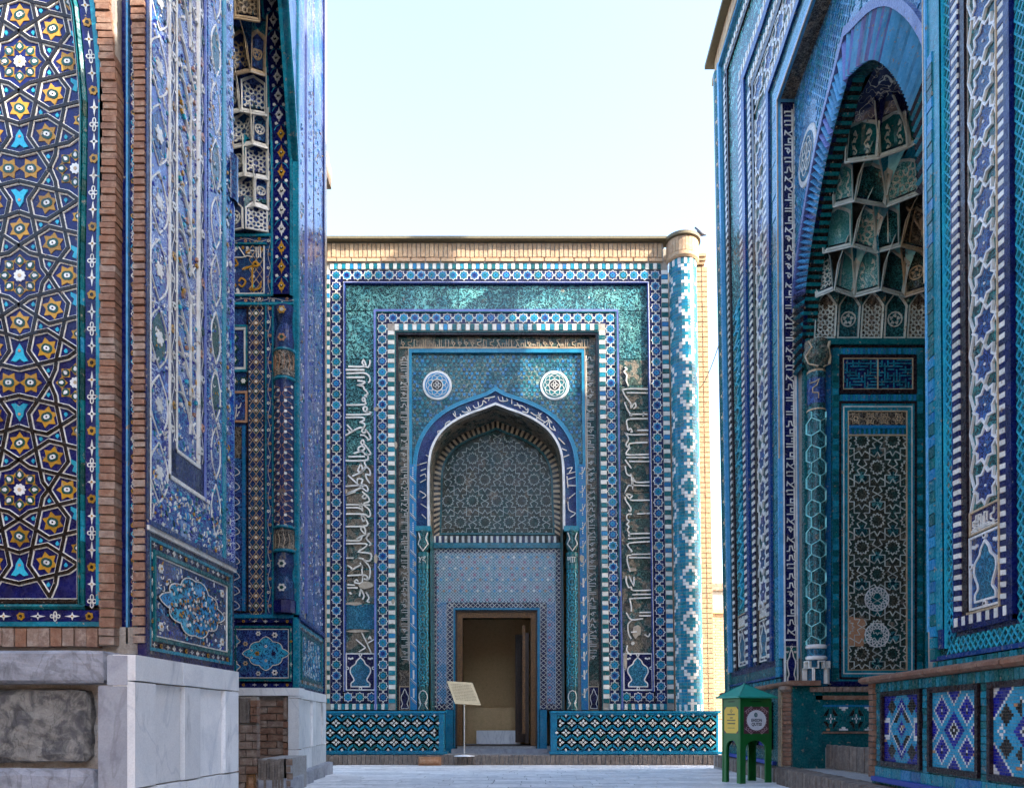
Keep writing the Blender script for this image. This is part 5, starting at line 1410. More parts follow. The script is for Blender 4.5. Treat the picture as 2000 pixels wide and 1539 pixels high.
mb = MB(lambda u, v, n: (u, 12.92-n, v)); mb.build("x") if False else None

# plinth with its glazed mosaics
PL1 = thing("plinth", "glazed plinth with three stepped mosaic panels on the right, capped by a brick course", "plinth", (3.2, 5.5, .2))
def PP(u, v, n): return (2.76+.0627*u-n, u, v)
def mosaic(P, parent, u0, u1, z0, z1, ni, nj, fn, n=.004):
    mb = MB(P)
    for jj in range(nj):
        ii = 0
        while ii < ni:
            c = fn(ii-(ni-1)//2, jj-(nj-1)//2); k2 = ii
            while k2+1 < ni and fn(k2+1-(ni-1)//2, jj-(nj-1)//2) == c and k2-ii < 2: k2 += 1
            a, b_ = lerp(u0, u1, ii/ni), lerp(u0, u1, (k2+1)/ni); z = lerp(z0, z1, jj/nj); zt = lerp(z0, z1, (jj+1)/nj)
            g = (u1-u0)/ni*.05
            if random.random() < .012: c = "terracotta"
            f = [mb.p(a+g, z+.001, n), mb.p(b_-g, z+.001, n), mb.p(b_-g, zt-.001, n), mb.p(a+g, zt-.001, n)]; mb.face(f, c, random.random()); ii = k2+1
    mb.rect(u0, u1, z0, z1, -.02, n-.003, "mortar")
    return mb.build("brick_mosaic", parent, kind="stuff")
W_, K_, Bb, T_ = "glaze_white_clean", "glaze_black", "mosaic_blue", "mosaic_turquoise"
def pat2(i, j):
    a, b_ = abs(i), abs(j); m = a+b_
    if m == 0: return W_
    if m <= 2: return K_
    if m == 3: return W_ if True else K_
    if m <= 6: return Bb
    m2 = abs(a-8)+abs(b_-7)
    if m2 == 0: return W_
    if m2 == 1: return K_ if b_ != 7 else Bb
    if m2 <= 4: return Bb
    if m2 == 5: return W_
    m3 = a+abs(b_-13)
    if m3 <= 3: return Bb
    if m3 == 4: return W_
    m4 = abs(a-14)+b_
    if m4 <= 3: return Bb
    if m4 == 4: return W_
    return T_
def pat1(i, j):
    a, b_ = abs(i), abs(j); m = a+b_
    if m == 0: return K_
    if m == 1: return W_
    if m <= 3: return Bb
    if m <= 6: return T_
    if m <= 9: return K_ if (a > 1 and b_ > 2) else (Bb if a <= 1 else T_)
    if m == 10: return W_
    if m <= 12 and a < 4: return Bb
    d = abs((a-9)-(b_-9)*0-(-(b_-9)))
    if abs(a-b_*.0-8)+abs(b_-9) <= 3 and m > 13: return K_
    if m >= 18: return Bb
    if a > 10 and b_ < 3: return Bb
    if a > 9 and b_ < 5: return W_
    return T_
def pat3(i, j):
    a, b_ = abs(i), abs(j); m = a+b_
    if m == 0: return K_
    if m <= 2: return W_ if (a+b_) % 2 else Bb
    if m <= 4: return Bb
    if a+abs(b_-7) <= 3 and i < 0: return K_
    if abs(a-8)+abs(b_-5) <= 3: return K_
    if abs(a-b_) == 9 and m < 13: return W_
    if m > 24: return W_
    if m > 18 and i < 0: return Bb
    if m == 18 or m == 12 and a > b_: return W_
    return T_
def plinth_panel(u0, u1, z0, z1, fn, ni, nj):
    mosaic(PP, PL1, u0-.035, u1+.035, z0+.04, z1-.04, ni, nj, fn)
    mb = MB(PP); mb.frame((u0, u1, z0, z1), (u0-.035, u1+.035, z0+.04, z1-.04), -.02, .03, "glaze_brown"); mb.build("panel_frame", PL1)
mb = MB(PP)
mb.box((3.30, 2.6, -.1), (3.6, 2.9, 1.0), "mortar")
for k in range(5):
    a, c = lerp(6.80, 2.7, k/5), lerp(6.80, 2.7, (k+1)/5); mb.rect(a, c, .2, 1.08, -.35, 0, "glaze_teal")
mb.build("core", PL1)
Zs = [(6.56, 5.84, pat1), (5.72, 5.03, pat2), (4.92, 4.22, pat3), (4.10, 3.4, pat2)]
for k, (a, c, f) in enumerate(Zs): plinth_panel(a, c, .375, 1.0-.0, f, 29, 27)
for k in range(74):
    a = 6.70-k*.054; q = MB(PP); q.rect(a, a-.051, .985+.015, 1.075, -.02, .012+random.uniform(-.002, .002), random.choice(("glaze_turquoise", "glaze_teal", "glaze_turquoise")), bev=.05); q.build("turquoise_brick", PL1)
for Zc in (6.63, 5.78, 4.975, 4.16):
    for k in range(13):
        z = .36+k*.049; q = MB(PP); q.rect(Zc+.045, Zc-.045, z, z+.046, -.02, .012+random.uniform(-.002, .002), random.choice(("glaze_turquoise", "glaze_teal")), bev=.05); q.build("turquoise_brick", PL1)
for k in range(24):
    a = 6.70-k*.17; q = MB(PP); q.rect(a, a-.165, .275, .36, -.02, .014+random.uniform(-.002, .002), random.choice(("glaze_turquoise", "glaze_blue", "glaze_turquoise")), bev=.03); q.build("turquoise_brick", PL1)
for k in range(16):     # round brick edge
    z = .26+k*.052; q = MB(PP); q.rect(6.80, 6.70, z, z+.047, -.02, .03+random.uniform(-.003, .003), "brick_red", bev=.08); q.build("edge_brick", PL1)
def capping(P, parent, u0, u1, z, k, n1=.10):
    for i in range(k):
        a, c = lerp(u0, u1, (i+.02)/k), lerp(u0, u1, (i+.98)/k)
        prof = [(0, -.3), (0, n1*.7), (.018, n1), (.04, n1), (.058, n1*.7), (.058, -.3)]
        mb = MB(P); t = random.random(); o = random.uniform(-.004, .004)
        A_ = [mb.p(a, z+h, n_+o) for h, n_ in prof]; B_ = [mb.p(c, z+h, n_+o) for h, n_ in prof]
        for x in range(5): mb.face((A_[x], B_[x], B_[x+1], A_[x+1]), "brick_red", t)
        mb.face(A_, "brick_red", t); mb.face(B_, "brick_red", t); mb.build("coping_brick", parent)
capping(PP, PL1, 6.86, 2.7, 1.08, 17)
mb = MB(PP)
for k in range(6): a, c = lerp(6.70, 2.7, k/6), lerp(6.70, 2.7, (k+1)/6); mb.rect(a, c, .235, .275, -.1, .05, "cover_blue")
mb.build("base_strip", PL1)

PL2 = thing("plinth", "far glazed plinth on the right behind the green box, between brick corners", "plinth", (3.5, 11, .2))
mb = MB(PP)
mb.rect(12.95, 9.1, .16, 1.19, -.35, 0, "glaze_teal"); mb.rect(12.9, 9.8, .19, .235, -.1, .05, "cover_blue")
mb.rect(13.0, 12.85, .16, 1.19, -.3, .02, "brick_worn"); mb.build("core", PL2)
for a, c in ((12.6, 11.85), (11.65, 10.9), (10.7, 9.95)):
    mosaic(PP, PL2, a-.035, c+.035, .42, .96, 29, 27, pat1 if a < 11 else pat2); q = MB(PP); q.frame((a, c, .38, 1.0), (a-.035, c+.035, .42, .96), -.02, .03, "glaze_brown"); q.build("panel_frame", PL2)
capping(PP, PL2, 12.95, 9.0, 1.17, 16, .08)
# return wall beside the stairs
def PT(u, v, n): return ((u-1000)*9.12/F, 9.12-n, CAMH+(HZ-v)*9.12/F)
mb = MB(PT); mb.rect(1585, 1830, 1345, 1500, -.1, 0, "glaze_teal"); mb.rect(1592, 1830, 1358, 1366, -.02, .02, "brick_red"); mb.rect(1602, 1830, 1376, 1380, -.02, .012, "glaze_blue"); mb.rect(1598, 1604, 1366, 1490, -.02, .01, "glaze_turquoise"); mb.rect(1600, 1830, 1428, 1432, -.02, .014, "brick_red"); mb.build("stair_side", PL2)
def pat4(i, j):
    a = abs(((i+10) % 20)-10); b_ = abs(j)
    if a+b_ in (1,) : return K_ if a+b_ == 0 else W_
    if (a, b_) in ((0, 2), (3, 0)): return W_
    if b_ == 6 and a > 6 or b_ == 5 and a > 8: return W_
    if 5 <= a+b_ <= 7 and a > 1 and b_ > 1: return K_
    return "glaze_teal"
mosaic(PT, PL2, 1603, 1743, 1380, 1426, 56, 13, pat4, .01)
for i in range(14):
    a, c = 1580+i*12.5, 1592+i*12.5; q = MB(PT); q.rect(a, c-.6, 1341, 1351, -.1, .06+random.uniform(-.003, .003), "brick_worn", bev=.06); q.build("coping_brick", PL2)
# round brick pier at the stair corner
for k in range(17):
    z = .22+k*.054; mb = MB(PP); xk, yk = 3.40, 9.28
    mb.lathe(xk, yk, [(.118, z), (.128, z+.006), (.128, z+.042), (.118, z+.048)], "brick_red", 16, 120, 400); mb.build("pier_brick", PL2)
mb = MB(PP); mb.lathe(3.40, 9.28, [(.114, .2), (.114, 1.17)], "mortar", 16, 110, 410); mb.lathe(3.40, 9.28, [(.13, 1.10), (.17, 1.13), (.17, 1.17), (.12, 1.18)], "brick_worn", 16, 110, 410)
mb.box((3.27, 9.34, .2), (3.33, 9.44, 1.15), "glaze_cream"); mb.box((3.50, 9.13, .2), (3.56, 9.16, 1.15), "brick_worn"); mb.build("pier_core", PL2)
# stairs
ST = thing("staircase", "grey ribbed brick steps rising to the niche between the two plinths on the right", "stairs", (3.5, 8, 0))
mb = MB(PP)
mb.rect(13.2, 2.6, -.1, .165, -.4, .12, "concrete"); mb.rect(9.2, 6.85, -.1, .19, -.6, .16, "concrete"); mb.box((3.72, 6.9, .0), (5.6, 9.12, .44), "concrete");
mb.build("step_core", ST)
def ribs(P, u0, u1, z0, z1, n, w):
    u = u0
    while u > u1:
        q = MB(P); q.rect(u, u-w*.9, z0, z1+random.uniform(-.004, .004), -.03, n+random.uniform(-.006, .008), "brick_edge", bev=.08); q.build("step_brick", ST); u -= w
ribs(PP, 9.2, 4.0, -.02, .205, .17, .062); ribs(PP, 13.1, 9.25, -.02, .175, .125, .09)
PSt = lambda u, v, n: (3.72-n, u, v)
ribs(PSt, 9.08, 6.9, .2, .475, .01, .05)
# ------------------------------------------------------------------ left mausoleum
PTS = [(4.61, -2.20), (5.97, -2.157), (9.0, -2.52), (11.1, -2.72), (14, -2.99)]
def XL(Z):
    for (a, x), (b_, y) in zip(PTS, PTS[1:]):
        if Z <= b_: return lerp(x, y, (Z-a)/(b_-a))
    return PTS[-1][1]
def PL(u, v, n): return (XL(u)+n, u, v)
def l1(px): return 3518.6/(1047.4-px)
def l2(px): return 2494.5/(857.2-px)
def hz(py, Z): return CAMH+(HZ-py)*Z/F
M2 = thing("mausoleum", "dark blue tiled mausoleum along the left side of the lane, on a white marble base", "mausoleum", (-2.5, 7.5, 0))
HT = 12.6
bd = MB(PL)
bd.box((-9, 4.74, -.2), (-2.30, 5.9, HT), "mortar"); bd.box((-9, 9.25, -.2), (-2.9, 11.28, HT), "mortar"); bd.box((-9, 5.8, -.2), (-5.2, 9.2, HT), "mortar"); bd.box((-9, 5.8, 10.2), (-2.75, 9.2, HT), "mortar")
bd.rect(4.80, 5.96, -.2, HT, -.3, -.015, "mortar"); bd.rect(9.2, 11.1, -.2, HT, -.3, -.015, "mortar")
bd.build("wall", M2)
sf = MB(PL)
# --- near pylon, face to the lane
zb1 = 1.96
def vcol(mb, a, c, z0, z1, n, m, k=8, n0=-.05):
    for i in range(k): mb.rect(l1(a), l1(c), lerp(z0, z1, i/k), lerp(z0, z1, (i+1)/k), n0, n, m, t=.4)
vcol(sf, 284.5, 291, 1.14, HT, .006, "glaze_navy", 8, -.012); sf.box((-2.9, 4.62, 1.14), (-2.22, 4.80, HT), "mortar") if False else None; vcol(sf, 291, 292.5, 1.95, HT, .012, "glaze_white", 8, 0)
vcol(sf, 292.5, 329, zb1, HT, 0, "relief_floral"); vcol(sf, 407, 434, zb1, HT, 0, "relief_floral_dense")
vcol(sf, 329, 331, 2.30, HT, .012, "glaze_white"); vcol(sf, 331, 343, 2.36, HT, .002, "glaze_royal"); vcol(sf, 343, 345, 2.5, HT, .010, "glaze_white")
vcol(sf, 345, 387, 2.52, HT, -.012, "relief_floral_dense"); vcol(sf, 387, 389, 2.5, HT, .01, "glaze_white"); vcol(sf, 389, 398, 2.36, HT, .002, "glaze_royal"); vcol(sf, 398, 400, 2.3, HT, .014, "glaze_lilac"); vcol(sf, 400, 407, 2.3, HT, -.02, "glaze_navy")
sf.rect(l1(329), l1(407), zb1, 2.30, -.05, 0, "relief_floral_dense"); sf.rect(l1(329), l1(407), 2.30, 2.325, -.05, .012, "glaze_white"); sf.rect(l1(331), l1(400), 2.325, 2.50, -.05, .002, "glaze_royal"); sf.rect(l1(343), l1(389), 2.50, 2.52, -.05, .012, "glaze_white")
vcol(sf, 434, 440, 1.95, HT, .008, "glaze_turquoise"); vcol(sf, 440, 457, 1.95, HT, -.005, "relief_floral_dense")
sf.rect(l1(285), l1(457), 1.93, 1.96, -.05, .03, "glaze_cobalt"); sf.rect(l1(285), l1(457), 1.90, 1.93, -.05, .02, "glaze_white")
sf.rect(l1(285), l1(457), 1.137, 1.90, -.05, 0, "glaze_royal")
sf.frame((l1(291), l1(452), 1.18, 1.87), (l1(293), l1(449), 1.20, 1.85), -.02, .008, "glaze_turquoise")
sf.frame((l1(298), l1(446), 1.24, 1.80), (l1(301), l1(443), 1.265, 1.775), -.02, .016, "glaze_teal")
sf.frame((l1(302), l1(442), 1.27, 1.77), (l1(302.6), l1(441), 1.278, 1.762), -.02, .010, "glaze_white")
sf.build("tile_field", M2)
q = MB(PL); starflowers(q, l1(293), l1(447), 1.81, 1.85, .004, .085, 'u'); starflowers(q, l1(293), l1(447), 1.195, 1.24, .004, .085, 'u'); starflowers(q, l1(293), l1(298), 1.24, 1.80, .004, .085, 'v')
vine(q, l1(331), l1(343), 2.55, 8.5, .004, .16, .028, ("glaze_white", "glaze_yellow", "glaze_white")); vine(q, l1(389), l1(398), 2.55, 8.5, .004, .17, .030, ("glaze_white", "glaze_pink", "glaze_green"))
q.build("flower_border", M2)
def lobed(mb, cu, cv, ru, rv, n, fill, edge="glaze_white", lw=.008, lobes=10):
    pts = []
    for i in range(lobes*6):
        a = 2*math.pi*i/(lobes*6); r_ = .86+.14*abs(math.cos(lobes*a/2)); e = 1/(abs(math.cos(a))**1.3+abs(math.sin(a))**1.3)**(1/1.3)
        pts.append((cu+ru*r_*e*math.cos(a), cv+rv*r_*e*math.sin(a)))
    mb.prism(pts, n, n+.006, fill); mb.strip(pts, lw*1.6, n, n+.008, "glaze_black", closed=True); mb.strip(pts, lw, n, n+.011, edge, closed=True)
q = MB(PL); q.rect(l1(302.6), l1(441), 1.278, 1.762, -.01, .001, "relief_navy")
lobed(q, l1(378), 1.52, .50, .215, .002, "relief_aqua"); 
rr_ = random.Random(9)
for i in range(110):
    a = rr_.random()*6.28; r_ = rr_.random()**.6; u, v = l1(378)+.40*r_*math.cos(a), 1.52+.16*r_*math.sin(a)
    q.prism(flower(u, v, .012, 5, .4, i*20, 1, 3), .006, .013, rr_.choice(("glaze_white", "glaze_white", "glaze_royal", "glaze_yellow", "glaze_pink")))
    q.strip(smooth_pts([(u, v), (u+.03, v+.02*(-1)**i), (u+.05, v-.01)], 3), .006, .005, .012, rr_.choice(("glaze_black", "glaze_royal", "glaze_turquoise")))
for u in (l1(302)+.07, l1(441)-.08):
    for v in (1.34, 1.70): q.prism(flower(u, v, .03, 6, .35, 0), .001, .009, "glaze_white"); q.prism(regpoly(u, v, .010, 6), .001, .012, "glaze_yellow")
q.build("medallion_panel", M2)
# white scrolls, green cartouches and long thin letters over the floral field
q = MB(PL); rr_ = random.Random(4); z = 2.1
while z < 8:
    c = l1(310); 
    q.strip(smooth_pts([(c, z), (c+.10, z+.12), (c+.10, z+.26), (c, z+.38)], 4), 0.009, 0, .006, "glaze_white"); q.strip(smooth_pts([(c, z), (c-.10, z+.12), (c-.10, z+.26), (c, z+.38)], 4), 0.009, 0, .006, "glaze_white")
    q.prism([(c, z+.03), (c+.08, z+.13), (c+.08, z+.25), (c, z+.35), (c-.08, z+.25), (c-.08, z+.13)], 0, .003, rr_.choice(("relief_floral_dense", "glaze_green", "relief_navy")))
    q.prism(flower(c, z+.19, .05, 6, .4, 0, 1, 4), .002, .009, "glaze_white"); 
    c = l1(421); q.strip(smooth_pts([(c, z), (c+.07, z+.12), (c+.07, z+.26), (c, z+.38)], 4), 0.009, 0, .006, "glaze_white"); q.strip(smooth_pts([(c, z), (c-.07, z+.12), (c-.07, z+.26), (c, z+.38)], 4), 0.009, 0, .006, "glaze_white")
    q.prism([(c, z+.03), (c+.055, z+.13), (c+.055, z+.25), (c, z+.35), (c-.055, z+.25), (c-.055, z+.13)], 0, .003, rr_.choice(("glaze_green", "relief_floral_dense")))
    z += .42
z = 2.7
while z < 8.2:
    u0, u1 = l1(348), l1(386)
    q.strip([(u0+.02, z+.32), (u1-.04, z+.02)], .008, -.02, .002, "glaze_white"); q.strip(smooth_pts([(u0+.03, z+.22), (u0+.12, z+.20), (u0+.2, z+.06), (u1-.03, z+.10)], 4), .007, -.02, .002, "glaze_white")
    if rr_.random() < .6: q.strip([(u1-.10, z), (u1-.09, z+.42)], .007, -.02, .002, "glaze_white")
    for _ in range(5): q.prism(flower(lerp(u0, u1, rr_.random()), z+rr_.random()*.3, .016, 5, .4, 0, 1, 3), -.02, .004, rr_.choice(("glaze_white", "glaze_yellow", "glaze_aqua", "glaze_pink")))
    z += rr_.uniform(.2, .34)
q.build("inscription", M2, kind="stuff")
q = MB(PL); fl = ("glaze_white_clean", "glaze_white_clean", "glaze_sky", "glaze_yellow", "glaze_green", "glaze_aqua", "mosaic_blue", "mosaic_blue", "glaze_turquoise")
for a, c, z0, z1, cn, s_, sd2 in ((294, 328, 2.0, 7.5, 330, .011, 3), (409, 433, 2.0, 7.5, 330, .012, 4), (347, 386, 2.55, 7.5, 360, .011, 5), (294, 432, 1.98, 2.29, 190, .014, 6), (441, 456, 2.0, 7, 200, .016, 7), (303, 440, 1.29, 1.75, 160, .012, 8)): scatter(q, l1(a), l1(c), z0, z1, -.008 if a == 347 else .004, cn, s_, fl, seed=sd2)
q.build("mosaic_flowers", M2, kind="stuff")
q = MB(PL)
for a, c, z0, z1, cn, s_, sd2 in ((584, 594, 2.05, 8, 200, .016, 13), (601, 611, 2.35, 9, 180, .016, 14), (615, 630, 2.05, 9, 280, .017, 15), (590, 625, 1.31, 1.79, 260, .02, 16)): scatter(q, l2(a), l2(c), z0, z1, .004, cn, s_, fl if sd2 < 16 else ("glaze_aqua", "glaze_white", "glaze_sky", "glaze_royal"), seed=sd2)
q.build("mosaic_flowers", M2, kind="stuff")
# near jamb edge of the niche: green and yellow roll
q = MB(PL)
for z0, z1, m, r_ in ((1.95, 2.3, "relief_floral_dense", .05), (2.3, 4.75, "relief_floral_dense", .045), (4.75, 5.1, "relief_navy", .07)):
    q.lathe(XL(5.93)-.03, 5.93, [(r_, z0), (r_, z1)], m, 14, -60, 120)
q.build("jamb_roll", M2, smooth=True)
# --- far pylon, face to the lane
sf = MB(PL)
def vc2(mb, a, c, z0, z1, n, m, k=6):
    for i in range(k): mb.rect(l2(a), l2(c), lerp(z0, z1, i/k), lerp(z0, z1, (i+1)/k), -.05, n, m, t=.4)
vc2(sf, 580, 583, 1.14, HT, .02, "glaze_turquoise"); vc2(sf, 583, 595, 2.0, HT, 0, "relief_floral_dense"); vc2(sf, 595, 597.5, 2.0, HT, -.03, "glaze_navy"); vc2(sf, 597.5, 600, 2.1, HT, .012, "glaze_lilac")
vc2(sf, 600, 612, 2.3, HT, -.005, "relief_floral"); vc2(sf, 612, 614, 2.0, HT, -.02, "glaze_royal"); vc2(sf, 614, 631, 2.0, HT, 0, "relief_floral_dense"); vc2(sf, 631, 632.5, 1.14, HT, .02, "glaze_royal")
sf.rect(l2(600), l2(612), 2.0, 2.3, -.05, 0, "relief_floral_dense"); sf.rect(l2(580), l2(632), 1.95, 2.0, -.05, .03, "glaze_cobalt")
sf.rect(l2(580), l2(632), 1.137, 1.95, -.05, 0, "glaze_royal"); sf.frame((l2(583), l2(630), 1.17, 1.92), (l2(585), l2(628.5), 1.21, 1.88), -.01, .012, "glaze_turquoise"); sf.frame((l2(587), l2(627), 1.25, 1.84), (l2(589), l2(625.5), 1.29, 1.80), -.01, .016, "glaze_teal")
sf.rect(l2(589), l2(625.5), 1.29, 1.80, -.01, .004, "relief_aqua")
starflowers(sf, l2(584), l2(629), 1.85, 1.89, .012, .10, 'u'); starflowers(sf, l2(584), l2(629), 1.20, 1.25, .012, .10, 'u')
# arch shoulders that lean over the niche opening
for (z0, a0), (z1, a1) in zip([(7.3, 9.0), (7.9, 8.72), (8.5, 8.35), (9.2, 7.95)], [(7.9, 8.72), (8.5, 8.35), (9.2, 7.95), (10.4, 7.45)]):
    sf.prism([(9.02, z0), (a0, z0), (a1, z1), (9.02, z1)], -.06, 0, "relief_floral_dense"); sf.prism([(a0+.05, z0), (a0, z0), (a1, z1), (a1+.05, z1)], -.1, .02, "glaze_turquoise")
for (z0, a0), (z1, a1) in zip([(7.9, 5.97), (8.8, 6.5)], [(8.8, 6.5), (10.4, 7.45)]): sf.prism([(5.96, z0), (a0, z0), (a1, z1), (5.96, z1)], -.4, 0, "relief_floral_dense")
sf.rect(5.97, 7.5, 10.4, HT, -.4, 0, "relief_floral_dense"); sf.rect(7.5, 9.02, 10.4, HT, -.4, 0, "relief_floral_dense")
sf.build("tile_field", M2)
# end of the building and a bit of brick cornice beyond it
q = MB(PL); q.box((-2.98, 11.1, 1.0), (-2.725, 11.30, HT), "glaze_cream"); q.build("end_wall", M2)
q = MB(PL); q.box((-3.3, 11.6, 9.05), (-2.82, 12.0, 9.35), "brick_tan"); q.box((-3.3, 11.6, 9.35), (-2.86, 12.0, 9.55), "brick_tan"); q.box((-3.3, 11.2, 9.05), (-2.9, 11.7, 9.5), "brick_tan"); q.box((-3.3, 11.6, 8.95), (-2.90, 12.0, 9.05), "roof_lip"); q.build("cornice_end", M2)

# --- far side of the niche, square on
SN = 9.0/F
def PN(u, v, n): return ((u-1000)*SN, 9.0-n, CAMH+(HZ-v)*SN)
def gx(v): return 0 if v > 350 else -12*((350-v)/350)**2
q = MB(PN); q.rect(300, 580, -900, 1345, -.06, -.004, "relief_navyfine")
for (a, c, v0, v1, n, m) in ((576, 580.5, 590, 1200, .006, "glaze_turquoise"), (531.5, 535, 590, 1200, .012, "glaze_turquoise"), (300, 574, 1200, 1207, .02, "glaze_turq_clean"), (300, 532, 458, 463, .02, "glaze_turquoise"), (300, 521, 476, 479, .02, "glaze_turquoise"),
                              (300, 574, 576, 580, .02, "glaze_turquoise"), (300, 574, 592, 597, .02, "glaze_turquoise"), (518, 521, 597, 1200, .012, "glaze_turquoise"), (482, 485, 600, 1195, .01, "glaze_brown"), (455, 573, 1210, 1342, .0, "glaze_royal"), (573, 580.5, 1205, 1345, .012, "glaze_turquoise"), (446, 448, 480, 575, .01, "glaze_white"), (515, 517, 480, 575, .01, "glaze_white"), (446, 517, 573, 575, .01, "glaze_white")):
    q.rect(a, c, v0, v1, -.01, n, m)
q.frame((448, 518, 600, 1196), (451, 516, 603, 1193), -.01, .006, "glaze_brown")
q.frame((444, 484, 636, 727), (446, 481, 640, 723), -.01, .02, "glaze_turquoise"); q.frame((444, 481, 640, 723), (446, 477, 645, 718), -.01, .014, "glaze_white"); q.frame((444, 484, 765, 826), (446, 480, 769, 822), -.01, .02, "terracotta"); q.rect(444, 480, 769, 822, -.01, .004, "relief_navy")
q.rect(440, 474, 832, 1193, -.01, .004, "relief_navy"); q.rect(444, 472, 834, 895, -.01, .006, "relief_brown"); q.rect(474, 480, 832, 1193, -.01, .016, "glaze_blue")
q.frame((462, 569, 1216, 1334), (464, 566, 1219, 1331), -.01, .0, "glaze_royal"); q.frame((459, 570, 1222, 1330), (462, 566, 1226, 1326), -.01, .016, "glaze_teal"); q.frame((455, 564, 1228, 1324), (456, 563, 1229.5, 1322.5), -.01, .01, "glaze_white")
q.build("niche_side", M2)
q = MB(PN)
k_ = dict(au=1.0)
vine(q, 521, 531, 300, 1196, .004, 26, 3.4, ("glaze_white", "glaze_pink", "glaze_white", "terracotta")); vine(q, 440, 520, 463.5, 475.5, .004, 26, 3.4, ("glaze_white", "glaze_pink", "glaze_yellow"), along='u'); vine(q, 440, 574, 580.5, 591.5, .004, 26, 3.4, ("glaze_white", "glaze_pink", "glaze_white"), along='u')
starflowers(q, 444, 572, 1209, 1217, .004, 22, 'u'); starflowers(q, 444, 572, 1333, 1341, .004, 22, 'u'); starflowers(q, 566, 573, 1219, 1331, .018, 22, 'v')
for v in range(470, 1196, 19):       # lattice of flowers on the broad band
    q.strip([(487, v), (500.5, v+19), (514, v)], 1.0, 0, .008, "glaze_cream"); q.strip([(487, v+19), (500.5, v), (514, v+19)], 1.0, 0, .008, "glaze_cream")
    for u, m, r_ in ((500.5, "glaze_green", 7.5), (488, "glaze_white", 2.6), (513, "glaze_white", 2.6)): 
        if v > 600: q.prism(flower(u, v+9.5, r_ if (v//19) % 2 else r_*.6, 6, .35), 0, .006, m if (v//19) % 2 else "glaze_yellow"); q.prism(flower(u, v+9.5, r_*.45, 5, .4), 0, .010, "glaze_white")
for (u, v) in ((458, 660), (458, 682), (458, 704), (458, 745), (476, 745)): q.prism(flower(u, v, 9, 6, .35), 0, .014, "glaze_green"); q.prism(flower(u, v, 5, 6, .4), 0, .017, "glaze_white")
q.build("flower_border", M2)
def script(mb, txt, ox, oy, k, n, w, m):
    for ln_ in txt.split("|"):
        p = [tuple(map(float, s_.split(","))) for s_ in ln_.split()]; p = [(ox+x*k, oy+y*k) for x, y in p]
        mb.strip(smooth_pts(p, 3) if len(p) > 2 else p, w, n-.01, n, m)
q = MB(PN)
script(q, "80,190 130,190 160,180 190,190|110,130 150,190|210,130 212,190|222,130 224,190|234,130 236,190|70,140 90,150 75,160|150,150 200,150", 430, 440, .336, .012, 1.8, "glaze_white")
script(q, "130,260 190,240 220,240 210,215 190,240 190,380|190,380 230,370 240,330|170,370 200,385|110,330 125,310 150,330 130,360 110,345|90,200 105,230 85,240|150,165 175,150|60,150 75,180", 430, 440, .336, .014, 3.0, "glaze_yellow")
script(q, "1325,870 1380,880 1395,850|1330,830 1330,930|1350,820 1350,900|1370,860 1360,940 1340,930|1385,900 1370,930", 0, 500, .338, .012, 1.6, "glaze_white")
rr_ = random.Random(8)
for i in range(16): q.prism(flower(450+rr_.random()*62, 482+rr_.random()*88, 3.2, 5, .35), 0, .010, rr_.choice(("glaze_white", "glaze_white", "glaze_aqua", "glaze_yellow")))
for i in range(10):
    v = 910+i*29; q.strip(smooth_pts([(446, v), (462, v+5), (468, v+14), (458, v+20), (446, v+26)], 4), 1.4, 0, .01, "glaze_white"); q.prism(flower(452, v+14, 6, 6, .3), 0, .009, rr_.choice(("glaze_royal", "glaze_green", "glaze_yellow")))
q.build("inscription", M2, kind="stuff")
q = MB(PN); q.rect(448, 563, 1229, 1323, -.01, .003, "relief_navy")
lobed(q, 520, 1276, 46, 33, .004, "relief_aqua", lw=1.4, lobes=8); lobed(q, 446, 1252, 24, 22, .004, "glaze_blue", lw=1.4); lobed(q, 446, 1302, 24, 22, .004, "glaze_blue", lw=1.4)
for (u, v, m, r_) in ((503, 1276, "glaze_yellow", 5), (480, 1257, "glaze_cream", 5), (480, 1295, "glaze_cream", 5), (505, 1237, "glaze_white", 5), (537, 1240, "glaze_white", 6), (537, 1313, "glaze_white", 6), (505, 1315, "glaze_white", 5), (520, 1262, "glaze_white", 3), (520, 1290, "glaze_white", 3), (535, 1276, "glaze_royal", 5), (492, 1270, "glaze_white", 2.5), (492, 1284, "glaze_white", 2.5)):
    q.prism(flower(u, v, r_, 6, .4), .004, .014, m); q.prism(regpoly(u, v, r_*.35, 6), .004, .016, "glaze_black")
q.build("medallion_panel", M2)
# arch band with white and yellow blossoms
q = MB(PN); pts = [(551+gx(v)*1.4-(3 if v < 250 else 0), v) for v in [580]+list(range(540, -700, -40))]
q.strip(pts, 33, -.01, .02, "glaze_royal"); 
for d_ in (-18.5, 18.5): q.strip([(u+d_, v) for u, v in pts], 3.6, -.01, .035, "glaze_turquoise")
v = 560; i = 0
while v > -60:
    u = 551+gx(v)*1.4-(3 if v < 250 else 0); m = "glaze_yellow" if (240 < v < 350 or v > 470) and v > 235 else "glaze_white"
    q.prism(star(u, v, 15, 6.5, 4, 90, .55), .02, .026, m); q.prism(flower(u, v+1, 8, 6, .3, 0, .85), .02, .028, m); q.prism(flower(u, v+1, 3.2, 3, .3), .02, .031, "glaze_black"); q.prism(regpoly(u, v, 1.3, 6), .02, .033, "glaze_white")
    for s_ in (-1, 1):
        q.prism(flower(u+s_*9, v-19, 3.4, 5, .35), .02, .028, "glaze_white"); q.strip(smooth_pts([(u+s_*3, v-17), (u+s_*9, v-13), (u+s_*13, v-6)], 3), .9, .02, .026, "glaze_aqua")
    v -= 37
q.build("arch_band", M2)
